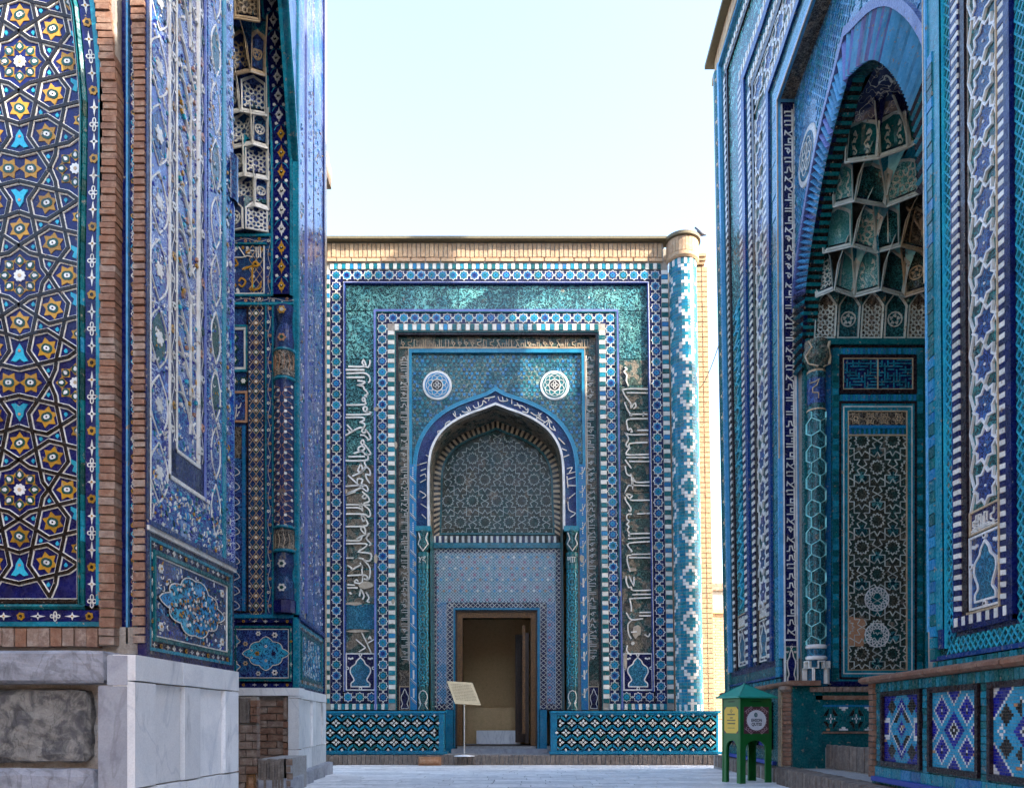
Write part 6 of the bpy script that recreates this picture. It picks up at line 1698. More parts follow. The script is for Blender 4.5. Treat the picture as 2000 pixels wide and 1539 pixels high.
# colonnette of the niche
XN, YN, RN = (556-1000)*SN, 9.0-.0, 19*SN
zn = lambda v: CAMH+(HZ-v)*SN
mb = MB(PN)
mb.lathe(XN, YN, [(RN, zn(1030)), (RN, zn(745))], "relief_navyfine", 22, 180, 360); mb.lathe(XN, YN, [(RN*1.05, zn(740)), (RN*1.05, zn(692))], "relief_brown", 8, 180, 360); mb.lathe(XN, YN, [(RN*1.08, zn(1075)), (RN*1.08, zn(1038))], "relief_brown", 10, 180, 360)
for v in (745, 690, 1033, 1078): mb.lathe(XN, YN, [(RN, zn(v+3)), (RN*1.16, zn(v+1)), (RN*1.16, zn(v-2)), (RN, zn(v-4))], "glaze_turquoise", 20, 180, 360)
mb.lathe(XN, YN, [(RN*.95, zn(688)), (RN*1.0, zn(670)), (RN*.85, zn(650)), (RN*.55, zn(636)), (RN*.8, zn(620)), (RN*.95, zn(602))], "relief_navyfine", 8, 180, 360)
mb.lathe(XN, YN, [(RN, zn(1172)), (RN*1.0, zn(1140)), (RN*.75, zn(1128)), (RN*.8, zn(1118)), (RN*1.02, zn(1105)), (RN*.9, zn(1082))], "relief_navyfine", 14, 180, 360)
mb.lathe(XN, YN, [(RN*1.2, zn(1198)), (RN*1.2, zn(1174)), (RN, zn(1172))], "glaze_royal", 4, 180, 360)
oc = mb.build("niche_column", M2)
PNC = lambda u, v, n: (XN+(RN+n)*math.sin((u-556)/19), YN-(RN+n)*math.cos((u-556)/19), zn(v))
q = MB(PNC)
for j in range(14):
    v = 760+j*20
    for a in (-20, -7, 7, 20):
        o_ = 10 if abs(a) < 10 else 0; q.prism(flower(556+a, v+o_, 3.1, 6, .35), 0, .006, "glaze_white"); q.strip(smooth_pts([(556+a, v+o_), (556+a*.2, v+o_+6), (556+a, v+o_+14)], 3), .9, 0, .004, "terracotta")
for v, m in ((668, "terracotta"), (615, "glaze_yellow"), (1104, "glaze_white"), (1150, "glaze_white")): q.prism(flower(556, v, 8, 6, .35), 0, .010, m); q.prism(flower(556, v, 4, 5, .35), 0, .013, "glaze_green" if m != "glaze_yellow" else "glaze_white")
for v in (700, 1046):
    for a in range(-24, 25, 9): q.strip([(556+a, v), (556+a+3, v+12), (556+a, v+28)], 1.0, 0, .012, "terracotta" if v < 800 else "glaze_cream")
q.build("column_pattern", oc, kind="stuff")
# stalactite vault of the left niche
def plan2(ins, zz, stag):
    za, zb_ = 9.0-ins, 6.0+ins*.8; xb = -5.2+ins; pts = [(XL(za)-.33, za), (xb+.6, za), (xb, za-.6), (xb, zb_+.6), (xb+.6, zb_), (XL(6)-.2, zb_)]; out = []
    for a, c in zip(pts, pts[1:]):
        k = max(1, round(math.dist(a, c)/.26)); out += [(lerp(a[0], c[0], i/k), lerp(a[1], c[1], i/k)) for i in range(k)]
    out.append(pts[-1])
    if stag: out = [out[0]]+[((a[0]+c[0])/2, (a[1]+c[1])/2) for a, c in zip(out, out[1:])]+[out[-1]]
    return [(x+(-3.4-x)*.03*(i % 2), y+(7.5-y)*.05*(i % 2)) for i, (x, y) in enumerate(out)]
def mats2(k, i, a): return (("relief_teal", "relief_navyfine", "glaze_turquoise")[(i+k) % 3] if k < 6 else "relief_brown", ("relief_navy", "relief_navyfine", "glaze_royal")[i % 3] if k < 6 else ("relief_brown", "relief_navy")[i % 2], "glaze_white" if k < 5 else "glaze_cream", (2, 3, 2, 3)[(i+k) % 4])
vault_cells(M2, [(6.46, 6.82, 0), (6.80, 7.16, .02), (7.14, 7.50, .04), (7.48, 7.84, .07), (7.82, 8.20, .12), (8.18, 8.58, .24), (8.56, 9.0, .5), (8.96, 9.5, .8)], plan2, mats2, (-3.4, 7.5, 0))
q = MB(PL); q.box((-5.2, 5.9, 9.6), (-2.75, 9.1, 10.2), "relief_navy"); q.build("vault_top", M2)

# --- near pylon, face towards the viewer
SP = 4.61/F
def PW(u, v, n): return ((u-1000)*SP, 4.61-n, CAMH+(HZ-v)*SP)
def sh(v):
    t = [(-900, -330), (-400, -110), (0, -12), (100, -2), (190, 5), (300, 4), (520, 0), (1300, 0)]
    for (a, x), (c, y) in zip(t, t[1:]):
        if v <= c: return lerp(x, y, (v-a)/(c-a))
    return 0
def PWc(u, v, n): return PW(u+sh(v), v, n)
pf = MB(PWc)
VS = [1180, 1000, 800, 600, 520, 400, 300, 190, 100, 0, -200, -400, -900]
for a, c in zip(VS, VS[1:]):
    for (u0, u1, n, m) in ((-160, 137, -.10, "glaze_royal"), (136, 137.6, -.075, "glaze_white"), (137.6, 144.5, -.07, "glaze_black"), (158, 184, -.05, "glaze_royal"), (183.5, 192.5, -.02, "glaze_turquoise"), (144.5, 146, -.04, "glaze_teal")): pf.rect(u0, u1, a, c, -.25, n, m, t=.5)
pf.rect(-160, 192, 1166, 1174, -.25, -.07, "glaze_black"); pf.rect(-160, 192, 1164.5, 1166, -.25, -.07, "glaze_white"); pf.rect(-160, 184, 1189, 1213, -.25, -.05, "glaze_royal"); pf.rect(-160, 192, 1213, 1222, -.25, -.02, "glaze_turquoise"); pf.rect(-200, 285, 1222, 1275, -.3, -.06, "mortar")
pf.build("front_panel", M2)
for k in range(44):     # glazed half-round edging in short lengths
    v = 1178-k*31; 
    if v < -60: break
    mb = MB(PWc); t = random.random(); m = random.choice(("glaze_teal", "glaze_teal", "glaze_teal", "glaze_green", "glaze_turquoise")) if k != 16 else "glaze_turq_clean"
    us = [(145, -.09), (147, -.05), (151, -.035), (155, -.05), (158, -.09)]
    A_ = [mb.p(u, v-.5, n) for u, n in us]; B_ = [mb.p(u, v-30.5, n) for u, n in us]
    for x in range(4): mb.face((A_[x], A_[x+1], B_[x+1], B_[x]), m, t)
    mb.build("edging_tile", M2)
for k in range(6):
    mb = MB(PWc); t = random.random(); u = 158-k*52; vs = [(1175, -.09), (1177, -.05), (1182, -.035), (1187, -.05), (1190, -.09)]
    A_ = [mb.p(u, v, n) for v, n in vs]; B_ = [mb.p(u-51.5, v, n) for v, n in vs]
    for x in range(4): mb.face((A_[x], A_[x+1], B_[x+1], B_[x]), "glaze_teal", t)
    mb.build("edging_tile", M2)
q = MB(PWc); starflowers(q, 158.5, 183.5, -20, 1188, -.05, 33.5, 'v'); starflowers(q, -20, 183, 1190, 1212, -.05, 33.5, 'u'); q.build("flower_border", M2)
# strapwork: one traced quarter repeated by mirror
x0, y0, HH = 18.4, 520.3, 213.3
QT = [[(59, 0), (76, 26.5), (97.8, 55.4), (75.2, 162), (72, 187), (60.5, 213.3)], [(58.5, 0), (46.5, 15.6), (19, 150.5), (34.6, 173), (60.5, 213.3)], [(118, 20.8), (81.5, 29.6), (20.6, 44.4), (-2, 60.5)],
      [(-2, 57.5), (3.4, 60.8), (59.6, 96.7), (118, 82.4)], [(0, 125.5), (30, 115.4), (56.4, 110), (118, 149)], [(0, 187), (75, 169), (98.5, 163.7), (118, 149.5)]]
sw = MB(PW); ib = 0
for mxs in (1, -1):
    for rep in range(-2, 2):
        for mys in (1, -1):
            def tr(p): 
                yy = y0+rep*2*HH+(p[1] if mys > 0 else 2*HH-p[1])
                return (x0+mxs*p[0], yy)
            if y0+rep*2*HH+(0 if mys > 0 else HH) < -450: continue
            for k, pl in enumerate(QT):
                pts = [tr(p) for p in pl]; nn = -.094+.0008*k
                ok = [p for p in pts if -420 < p[1] < 1164]
                if len(ok) < 2: continue
                seq = []
                for a, c in zip(pts, pts[1:]):
                    cs = clipseg(a, c, (-160, 137+sh(a[1]), -420, 1164))
                    if cs: 
                        if not seq or math.dist(seq[-1], cs[0]) > .01: seq.append(cs[0])
                        seq.append(cs[1])
                sw.strip(seq, 10.4, -.101, nn, "glaze_white", t=.4); sw.strip(seq, 6.4, -.101, nn+.006, "glaze_black")
            for (dx, dy, a0) in ((95, 0, 0), (66, 65, 20), (0, 93, 30), (54, 145, 20), (22, 213.3, 0)):
                if (dy == 0 and mys < 0) or (dy == 213.3 and mys < 0) or (dx == 0 and mxs < 0): continue
                u, v = tr((dx, dy)); 
                if 5 < v < 1150 or -400 < v <= 5: sixpetal(sw, u, v, -.1, 17.5, a0*mxs*mys)
            u, v = tr((116, 117)); 
            if v < 1140: sixpetal(sw, u+sh(v), v, -.1, 12, 30)
            for (dx, dy) in ((59, 22), (27, 57), (42, 101), (75, 107), (92, 150), (57, 189)):
                u, v = tr((dx, dy)); 
                if v < 1155: sw.prism([(u, v-5*mys), (u+4, v), (u+2, v+4*mys), (u-2, v+4*mys), (u-4, v)], -.1, -.095, "glaze_aqua")
            if mxs > 0:
                u, v = tr((0, 150)); s_ = mys
                if v < 1150:
                    for P_ in ([(0, -14), (7, -3), (9, 8), (17, 20), (8, 22), (0, 16), (-8, 22), (-17, 20), (-9, 8), (-7, -3)],): sw.prism([(u+a, v+c*s_) for a, c in P_], -.1, -.094, "glaze_aqua")
                    sw.prism(regpoly(u, v, 3, 6), -.1, -.091, "glaze_pink")
            u, v = tr((111, 47))
            if v < 1150: sw.prism([(u-9, v-14), (u+4, v-8), (u+6, v), (u+2, v+14), (u-6, v+10), (u-2, v), (u-9, v-6)], -.1, -.094, "glaze_aqua")
        if mxs > 0:
            v = y0+rep*2*HH; 
            if -400 < v < 1150: rosette8(sw, x0, v, -.1, 37)
        v = y0+rep*2*HH+HH
        if -400 < v < 1130: rosette8(sw, x0+mxs*111, v, -.1, 34, keep=(lambda x, y: x < 140))
sw.build("strapwork", M2)
# brick stacks of the corner, one brick at a time
ys = 1258; i = 0
while ys > -40:
    h = random.uniform(12.5, 15.0) if ys < 880 else random.uniform(14, 22) if ys > 1000 else random.uniform(14, 17); j2 = 7 if ys < 660 and i % 2 else 0
    o = sh(ys)*.9; m = random.choice(("brick_red", "brick_red", "brick_worn")) if ys > 520 else "brick_red"
    mb = MB(PW); u1 = 224+o+random.uniform(-1, 1)
    q_ = [(193+o+j2*.4, ys), (u1, ys+1), (u1, ys-h+3), (193+o+j2*.4, ys-h+3)]
    mb.prism(q_, -.11, .0+random.uniform(-.006, .006), m, bev=.02)
    mb.build("brick", M2); 
    mb = MB(PW); mb.prism([(261+o*.5, ys-2), (284, ys-3), (284, ys-h+1), (261+o*.5, ys-h+1)], -.12, .012+random.uniform(-.006, .006), m, bev=.02); mb.build("brick", M2)
    ys -= h; i += 1
mb = MB(PW); mb.rect(191, 222, -1700, 1260, -.14, -.02, "mortar"); mb.rect(262, 282, -1700, 1260, -.14, -.035, "mortar"); mb.rect(-200, 180, -1700, -420, -.3, -.05, "brick_red")
mb.rect(224, 262, -1700, 1262, -.14, -.085, "glaze_royal"); mb.build("corner_core", M2)
q = MB(PW)
for a, c, m in ((236, 240, "glaze_sky"), (254, 259, "glaze_turquoise")): q.rect(a, c, -600, 1255, -.09, -.06, m)
starflowers(q, 240.5, 253.5, -100, 1250, -.085, 17, 'v')
for k in range(70): 
    v = 1240-k*19; q.strip(smooth_pts([(247, v), (251, v-5), (247, v-9), (243, v-14), (247, v-19)], 2), 1.2, -.086, -.08, random.choice(("glaze_pink", "glaze_aqua", "glaze_white", "glaze_green")))
q.build("tile_strip", M2)
for k in range(13):
    u = 190-k*23.5; q = MB(PW); q.rect(u-22, u, 1226, 1262+random.uniform(-2, 2), -.1, random.uniform(-.01, .0), "brick_worn" if k % 3 else "brick_red", bev=.03); q.build("sill_brick", M2)
# base: grey cap stone, dark blocks, marble post
def stonebox(name, a, c, m, parent=M2, irr=.0):
    mb = MB(PW); (xx0, yy0, zz0), (xx1, yy1, zz1) = a, c
    me = bpy.data.meshes.new(name); bm_ = __import__('bmesh').new(); __import__('bmesh').ops.create_cube(bm_, size=1)
    for v in bm_.verts: v.co = Vector((lerp(xx0, xx1, v.co.x+.5), lerp(yy0, yy1, v.co.y+.5), lerp(zz0, zz1, v.co.z+.5)))-Vector(parent['org'])
    B_ = __import__('bmesh').ops
    if irr:
        dm_ = Vector((xx1-xx0, yy1-yy0, zz1-zz0)); o_ = Vector(parent['org'])
        B_.subdivide_edges(bm_, edges=bm_.edges[:], cuts=9, use_grid_fill=True)
        for v in bm_.verts:
            w_ = v.co+o_; ax = sorted([min(w_.x-xx0, xx1-w_.x), min(w_.y-yy0, yy1-w_.y), min(w_.z-zz0, zz1-w_.z)])
            v.co += Vector((random.uniform(-1, 1), random.uniform(-1, 1), random.uniform(-1, 1)))*irr
            if ax[1] < .004: v.co += (Vector(((xx0+xx1)/2, (yy0+yy1)/2, (zz0+zz1)/2))-w_).normalized()*.02
        pass
    else: B_.bevel(bm_, geom=bm_.edges[:], offset=.006, segments=2, affect='EDGES')
    bm_.to_mesh(me); bm_.free(); me.materials.append(MATS[m]); o = bpy.data.objects.new(name, me); COL.objects.link(o); o.parent = parent; o['org'] = parent['org']; return o
X4 = lambda px, Y=4.45: (px-1000)*Y/F
Z4 = lambda py, Y=4.45: CAMH+(HZ-py)*Y/F
stonebox("cap_stone", (X4(-160), 4.45, Z4(1334)), (X4(207), 4.8, Z4(1269)), "stone_cap", irr=.002)
for a, c in ((-160, 176),): 
    stonebox("base_stone", (X4(a, 4.55), 4.52, Z4(1490)), (X4(c, 4.55), 4.9, Z4(1344)), "stone_dark", irr=.008); stonebox("base_stone", (X4(a, 4.55), 4.50, Z4(1640)), (X4(187, 4.5), 4.9, Z4(1502)), "stone_cap", irr=.005)
stonebox("joint_fill", (X4(-160), 4.60, -.1), (X4(200), 4.9, 1.15), "mortar", irr=.004)
XS = lambda Z: XL(Z)+.012
stonebox("marble_post", (X4(208, 4.43), 4.43, Z4(1336, 4.43)-.01), (X4(250, 4.43), 4.72, 1.135), "marble_grey"); stonebox("marble_post", (X4(190, 4.43), 4.432, -.1), (X4(249.6, 4.43), 4.72, Z4(1338, 4.43)), "marble_grey")
def slab(u0, u1, z0, z1, n, m="marble_white", P=PL, name="marble_slab", n0=-.1):
    mb = MB(P); mb.rect(u0, u1, z0, z1, n0, n, m, bev=.012); return mb.build(name, M2)
slab(4.435, 5.03, .985, 1.135, .03); slab(5.035, 5.99, .985, 1.135, .03)
for a, c, n in ((4.435, 4.68, .028), (4.69, 5.06, .0), (5.065, 5.30, .028), (5.31, 5.72, .0), (5.725, 5.985, .028)): slab(a, c, .36, .98, n)
for a, c in ((4.435, 5.1), (5.105, 5.99)): slab(a, c, -.1, .355, .028)
# base of the far pylon
zc = 1.135
for a, c in ((8.98, 10.1), (10.105, 11.14)): slab(a, c, 1.02, zc, .03)
for a, c, n in ((8.98, 9.22, .028), (9.225, 9.95, .0), (9.955, 10.22, .028), (10.225, 10.85, .0), (10.855, 11.13, .028)): slab(a, c, .42, 1.015, n)
for a, c in ((8.98, 9.9), (9.905, 11.13)): slab(a, c, .16, .415, .028)
for a, c in ((7.9, 8.7), (8.705, 9.5), (9.505, 10.4), (10.405, 11.2)):
    stonebox("kerb_stone", (XL((a+c)/2)-.2, a, -.05), (XL((a+c)/2)+.09, c, .165), "marble_grey", irr=.003)
mb = MB(PN); mb.rect(440, 586, 1343, 1358, -.2, .035, "marble_white", bev=.004); mb.rect(440, 582, 1358, 1600, -.15, -.06, "mortar"); mb.build("marble_slab", M2)
def bw_(P, u0, u1, v0, v1, h, L, n, mats, name="brick"):
    v = v0; r_ = 0
    while v < v1:
        u = u0-(L/2 if r_ % 2 else 0)
        while u < u1:
            a, c = max(u, u0), min(u+L-1.0, u1)
            if c-a > 3: mb = MB(P); mb.rect(a, c, v+.8, min(v+h-.8, v1), -.1, n+random.uniform(-.01, .01), random.choice(mats), bev=.04); mb.build(name, M2)
            u += L
        v += h; r_ += 1
bw_(PN, 503, 553, 1366, 1500, 13.5, 36, -.03, ["brick_red", "brick_worn"]); bw_(PN, 553, 583, 1408, 1500, 13.5, 20, .01, ["brick_worn", "brick_red"])
for k in range(4): q = MB(PN); q.rect(554+k*7.1, 560.4+k*7.1, 1360, 1405, -.1, random.uniform(-.005, .01), "brick_worn", bev=.05); q.build("brick", M2)
def P8(u, v, n): return ((u-1000)*7.9/F, 7.9-n, CAMH+(HZ-v)*7.9/F)
bw_(P8, 440, 502, 1415, 1560, 16, 27, 0, ["brick_worn", "brick_worn", "brick_red"])
for k in range(5): q = MB(P8); q.rect(455+k*6.6, 461+k*6.6, 1362, 1412, -.1, random.uniform(-.005, .01), "brick_edge", bev=.06); q.build("brick", M2)
bw_(P8, 489, 502, 1366, 1412, 15, 14, 0, ["brick_red", "brick_worn"])
mb = MB(P8); mb.rect(380, 500, 1360, 1600, -.10, -.03, "mortar"); mb.rect(503, 553, 1482, 1640, -.9, -.03, "concrete"); mb.build("stair_core", M2)
for k in range(9): q = MB(P8); q.rect(504+k*5.5, 509+k*5.5, 1482+random.uniform(-1, 1), 1560, -.1, random.uniform(-.008, .008), "brick_edge", bev=.06); q.build("brick", M2)
bw_(P8, 553, 566, 1482, 1560, 14, 20, -.1, ["brick_worn"])
mb = MB(P8); mb.frame((483, 500, 1512, 1580), (486, 497, 1516, 1580), -.05, .03, "carved_wood"); mb.rect(486, 497, 1516, 1580, -.05, .015, "terracotta"); mb.build("lamp_housing", M2)
# ------------------------------------------------------------------ low building seen through the gap on the right
B3 = thing("building", "sunlit low brick wall with a grey parapet seen through the gap beside the corner column", "building", (6, 20, 0))
def PG(u, v, n): return ((u-1000)*20/F, 20-n, CAMH+(HZ-v)*20/F)
mb = MB(PG); mb.rect(1330, 1700, 1198, 1480, -3, -.01, "mortar"); mb.rect(1330, 1700, 1150, 1198, -3, -.2, "concrete"); mb.rect(1330, 1700, 1190, 1198, -3, .08, "plaster"); mb.rect(1330, 1700, 1136, 1151, -3, -.12, "brick_worn"); mb.build("wall", B3)
v = 1199; r_ = 0
while v < 1400:
    u = 1380-(r_ % 2)*9
    while u < 1436:
        q = MB(PG); q.rect(u, u+17.2, v, v+4.6, -.02, random.uniform(0, .01), "brick_tan"); q.build("brick", B3); u += 18
    v += 5.4; r_ += 1
N4 = thing("building", "plain brick house standing behind the right mausoleum, out of the lane", "building", (9.5, 14.5, 0)) if False else None

# the lane goes on, unseen: houses added to block sun and darken reflections
for nm, lab, a, c in (("building", "unseen plain brick house on the right of the lane, sized to block the sun", (3.4, -3.5, -.1), (10, 2.2, 8.9)), ("building", "unseen plain brick house on the left of the lane, added to darken reflections", (-10, -6, -.1), (-3.6, 2.4, 4.2)), ("building", "unseen plain brick house closing the lane behind the viewer, added to darken reflections", (-12, -20, -.1), (12, -14, 8))):
    B5 = thing(nm, lab, "building", ((a[0]+c[0])/2, (a[1]+c[1])/2, 0)); mb = MB(local); mb.box(a, c, "brick_tan"); mb.build("wall", B5)
    mb = MB(local); mb.box((a[0]-.1, a[1]-.05, c[2]), (c[0]+.1, c[1]+.05, c[2]+.12), "brick_worn"); mb.build("parapet", B5)
# ------------------------------------------------------------------ green donation box
DB_ = thing("donation_box", "green four-legged metal donation box with turquoise pyramid roof and notices, beside the right plinth", "donation box", (2.9, 9.45, 0))
Fp, Lp, Rp = Vector((2.735, 9.20, 0)), Vector((2.615, 9.53, 0)), Vector((3.175, 9.42, 0)); Bp = Lp+Rp-Fp
ZT_, ZS = 1.035, .36
def face_map(A, B):
    U = (B-A).normalized(); N = Vector((U.y, -U.x, 0)); c = (Fp+Bp)/2
    if N.dot(A-c) < 0: N = -N
    return (lambda u, v, n: tuple(A+U*u+N*n+Vector((0, 0, v)))), (B-A).length
for A, B, nm in ((Fp, Rp, "front"), (Lp, Fp, "left"), (Rp, Bp, "right"), (Bp, Lp, "back")):
    P_, W = face_map(A, B); mb = MB(P_); lw = .07 if W < .4 else .085
    # panel with two arched gaps between the legs
    pts = [(0, ZT_), (0, 0), (lw, 0), (lw, .42)]
    for i in range(9): a = math.pi*i/8; pts.append((W/2-(W/2-lw)*math.cos(a), .42+.10*math.sin(a)))
    pts += [(W-lw, 0), (W, 0), (W, ZT_)]
    f = [mb.p(u, v, 0) for u, v in pts]; g_ = [mb.p(u, v, -.012) for u, v in pts]
    ar_ = pts[3:13]; 
    mb.rect(0, lw, 0, .42, -.02, 0, "green_paint", t=.5); mb.rect(W-lw, W, 0, .42, -.02, 0, "green_paint", t=.5); mb.rect(0, W, .52, ZT_, -.02, 0, "green_paint", t=.5)
    for i in range(8):
        (u0, v0), (u1, v1) = pts[4+i], pts[5+i]; mb.prism([(u0, v0), (u1, v1), (u1, .52), (u0, .52)], -.02, 0, "green_paint", t=.5)
    mb.rect(0, lw, .42, .52, -.02, 0, "green_paint", t=.5); mb.rect(W-lw, W, .42, .52, -.02, 0, "green_paint", t=.5)
    mb.build("side_panel", DB_)
    s = MB(P_); s.rect(W*.32, W*.68, .985, .992, -.01, .002, "slot_black"); s.build("coin_slot", DB_)
    for uu in (0,): 
        l = MB(P_); l.rect(uu-.006, uu+.012, 0, ZT_, -.03, .006, "green_paint"); l.build("leg", DB_)
c = (Fp+Bp)/2; ov = .085; mb = MB(local); cs = []
for q_ in (Fp, Rp, Bp, Lp): d_ = (q_-c).normalized(); cs.append(q_+d_*ov)
i = [mb.pw((q_.x, q_.y, ZT_-.005)) for q_ in cs]; j_ = [mb.pw((q_.x, q_.y, ZT_+.012)) for q_ in cs]; ap = mb.pw((c.x-.03, c.y, 1.215))
for k in range(4): mb.face((i[k], i[(k+1) % 4], j_[(k+1) % 4], j_[k]), "roof_paint", .5); mb.face((j_[k], j_[(k+1) % 4], ap), "roof_paint", .5)
mb.face(i, "roof_paint", .5); mb.build("roof", DB_)
mb = MB(local); top_c = Vector((c.x-.03, c.y, 1.222))
for q_ in cs:
    d_ = Vector((-(q_-c).y, (q_-c).x, 0)).normalized()*.010; b0 = q_+Vector((0, 0, ZT_+.016))
    mb.face([mb.pw(b0+d_), mb.pw(b0-d_), mb.pw(top_c-d_), mb.pw(top_c+d_)], "roof_paint", .8)
mb.build("roof_seam", DB_)
q = MB(face_map(Rp, Bp)[0]); q.rect(.10, .13, .80, .86, 0, .012, "steel"); q.build("lock", DB_)
# white notice
P_, W = face_map(Fp, Rp); mb = MB(P_); u0, u1, v0, v1 = .055, W-.035, .60, .925; cu, cv = (u0+u1)/2, (v0+v1)/2
mb.rect(u0, u1, v0, v1, 0, .002, "ink_maroon"); rr_ = random.Random(2)
for i in range(4):
    for s in (-1, 1):
        for t in (-1, 1):
            x, y = cu+s*(u1-u0)*(.47-.07*i), cv+t*(v1-v0)*(.30+.055*i); mb.strip(smooth_pts([(x, y), (x-s*.02, y+t*.014), (x-s*.034, y-t*.004), (x-s*.02, y-t*.016)], 3), .0055, .001, .0032, "ink_pink")
mb.prism([(cu+.152*math.cos(a*math.pi/24)*(1+.03*(a % 2)), cv+.122*math.sin(a*math.pi/24)*(1+.03*(a % 2))) for a in range(48)], .001, .0034, "paper_white")
for a in range(24): x, y = cu+.166*math.cos(a*.2618), cv+.136*math.sin(a*.2618); mb.prism(regpoly(x, y, .006, 6), .001, .0036, "ink_pink")
for r_ in (0, 22.5): mb.prism(star(cu-.012, cv+.065, .030, .022, 8, r_), .003, .0045, "ink_teal")
mb.strip(regpoly(cu-.012, cv+.065, .014, 12), .003, .004, .0052, "paper_white", closed=True)
sgn = mb.build("notice", DB_, label="white notice in a patterned maroon border")
def text(body_, P_, u, v, n, size, m, parent, wide=1.0, bold=.0):
    cu_ = bpy.data.curves.new("lettering", 'FONT'); cu_.body = body_; cu_.size = size; cu_.align_x = 'CENTER'; cu_.extrude = .0006; cu_.offset = bold; cu_.resolution_u = 2
    o = bpy.data.objects.new("lettering", cu_); COL.objects.link(o); dg = bpy.context.evaluated_depsgraph_get(); me = bpy.data.meshes.new_from_object(o.evaluated_get(dg)); bpy.data.objects.remove(o)
    me.materials.clear(); me.materials.append(MATS[m]); M = frame_at(P_, u, v, n) @ Matrix.Diagonal((wide, 1, 1, 1))
    return piece("lettering", me, parent, M)
text("EHSON", P_, cu, cv-.018, .0045, .052, "ink_dark", DB_, 1.02, .0016); text("QUTISI", P_, cu, cv-.066, .0045, .052, "ink_dark", DB_, 1.02, .0016)
P_, W = face_map(Lp, Fp); mb = MB(P_); u0, u1, v0, v1 = .035, W-.035, .605, .925; cu, cv = (u0+u1)/2, (v0+v1)/2
mb.rect(u0, u1, v0, v1, 0, .002, "paper_yellow"); mb.strip(star(cu, v1-.05, .024, .012, 4, 90), .004, .001, .0035, "ink_dark", closed=True)
for s in (-1, 1):
    for t in (-1, 1): mb.prism([(cu+s*(u1-u0)*.5, cv+t*(v1-v0)*.5), (cu+s*(u1-u0)*.34, cv+t*(v1-v0)*.5), (cu+s*(u1-u0)*.5, cv+t*(v1-v0)*.38)], .001, .003, "ink_maroon")
mb.build("notice", DB_, label="yellow notice with small dark print")
for y, w_, hgt in ((.825, .15, .017), (.785, .05, .014), (.755, .17, .014), (.715, .15, .017), (.665, .14, .007)):     # unreadable print, as short strokes
    q = MB(P_); u = cu-w_/2
    while u < cu+w_/2: l_ = random.uniform(.006, .013); q.rect(u, u+l_, y, y+hgt, .002, .003, "ink_dark"); u += l_+.005
    q.build("print_line", DB_)

# ------------------------------------------------------------------ plaque on a pole
SG = thing("sign_stand", "tilted brass plaque on a thin steel pole standing before the doorway", "sign", (-.87, D-.62, .114))
YQ = D-.62; XQ = lambda px: (px-1000)*YQ/F; ZQ = lambda py: CAMH+(HZ-py)*YQ/F
mb = MB(local); mb.lathe(XQ(907), YQ, [(.011, .12), (.011, ZQ(1375))], "steel", 12); mb.build("pole", SG, smooth=True)
mb = MB(local); mb.lathe(XQ(907), YQ, [(0, .142), (.05, .14), (.19, .122), (.19, .114), (0, .114)], "paper_white", 24); mb.build("base_plate", SG, smooth=True)
c4 = [Vector((XQ(872), YQ+.10, ZQ(1329))), Vector((XQ(922), YQ+.14, ZQ(1332))), Vector((XQ(941), YQ-.14, ZQ(1377))), Vector((XQ(890), YQ-.18, ZQ(1374)))]
U = (c4[1]-c4[0]); Vv = (c4[3]-c4[0]); N = -U.cross(Vv).normalized()
if N.z < 0: N = -N
PQ = lambda u, v, n: tuple(c4[0]+U*u+Vv*v+N*n)
mb = MB(PQ); mb.rect(0, 1, 0, 1, -.012, 0, "brass_plate"); mb.build("plaque", SG)
mb = MB(PQ)
for i in range(11):
    u = .10
    while u < .88: l_ = random.uniform(.02, .07); mb.rect(u, min(u+l_, .9), .12+i*.068, .145+i*.068, 0, .0015, "etched_text"); u += l_+.02
mb.build("engraved_lines", SG, kind="stuff")

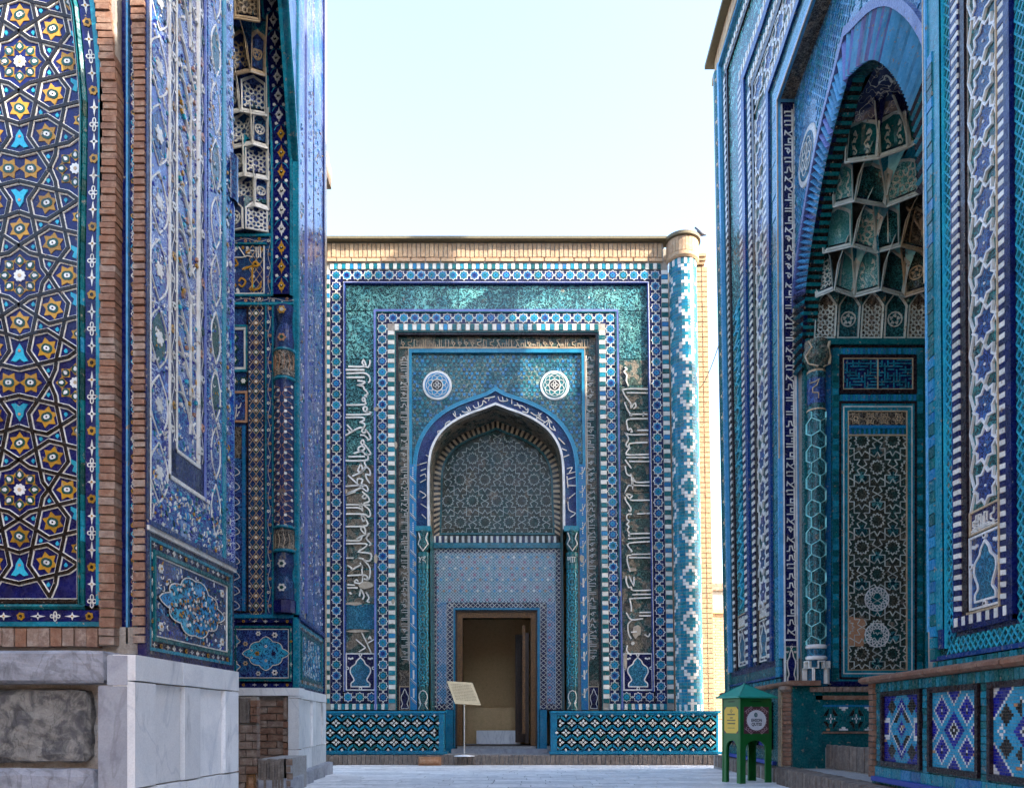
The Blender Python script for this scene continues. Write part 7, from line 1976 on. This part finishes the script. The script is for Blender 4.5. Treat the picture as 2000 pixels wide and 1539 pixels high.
# ------------------------------------------------------------------ small things
LB = thing("lamp_box", "small rusty orange box with a rounded lid lying at the foot of the doorstep", "floor lamp", (-1.49, 14.0, -.055))
mb = MB(local); a_, c_ = (-1.50, 12.70, .0), (-1.12, 12.85, .135)
mb.box((-1.70, 13.98, -.055), (-1.30, 14.12, .10), "terracotta"); mb.build("housing", LB)
mb = MB(local); rows = []
for i in range(7): a = math.pi*i/6; rows.append([(x_, 13.975-d_*math.sin(a), .02-.055*math.cos(a)) for x_, d_ in ((-1.67, .02), (-1.62, .05), (-1.38, .05), (-1.33, .02))])
mb.grid(rows, "terracotta"); mb.build("lens_cover", LB, smooth=True)
LB['category'] = "lamp"
# pigeon on the column cap
def skin(name, pts, edges, rad, m, parent):
    me = bpy.data.meshes.new(name); me.from_pydata([tuple(p) for p in pts], edges, []); o = bpy.data.objects.new(name, me); COL.objects.link(o)
    md_ = o.modifiers.new("s", 'SKIN'); 
    for i, r_ in enumerate(rad): me.skin_vertices[0].data[i].radius = (r_, r_) if me.skin_vertices else None
    return o
PGN = thing("pigeon", "small grey pigeon perched on the top edge of the round column", "bird", (3.55, D-.1, 9.88))
mb = MB(local); cx_, cy_, cz_ = 3.555, D-.1, 9.93
prof = [(-.11, .012, -.01), (-.07, .025, 0), (-.03, .042, .012), (.01, .050, .03), (.045, .042, .06), (.06, .028, .09), (.068, .022, .105), (.08, .024, .12), (.095, .018, .125), (.11, .005, .12)]
rows = []
for (dx, r_, dz) in prof: rows.append([(cx_-dx, cy_+r_*math.cos(a*math.pi/5), cz_+dz+r_*math.sin(a*math.pi/5)) for a in range(10)])
mb.grid(rows, "feather_grey", closed=True); mb.build("body", PGN, smooth=True)
mb = MB(local)
for s in (-1, 1): mb.lathe(cx_-.005, cy_+s*.018, [(.004, 9.86), (.004, 9.93)], "terracotta", 6)
mb.build("legs", PGN)
# cable between the buildings
CB = MB(local); n_ = 14; rows = []
for i in range(n_+1):
    t = i/n_; x = lerp(3.72, 3.50, t); y = lerp(15.3, 12.5, t); z = 7.35-.18*4*t*(1-t)
    rows.append([(x+.008*math.cos(a*1.57), y, z+.008*math.sin(a*1.57)) for a in range(4)])
CB.grid(rows, "cable_black", closed=True); o = CB.build("cable", org=(3.5, 13.2, 7.3)); o['label'] = "thin cable hanging across the gap between the brick flank and the right mausoleum"; o['category'] = "cable"
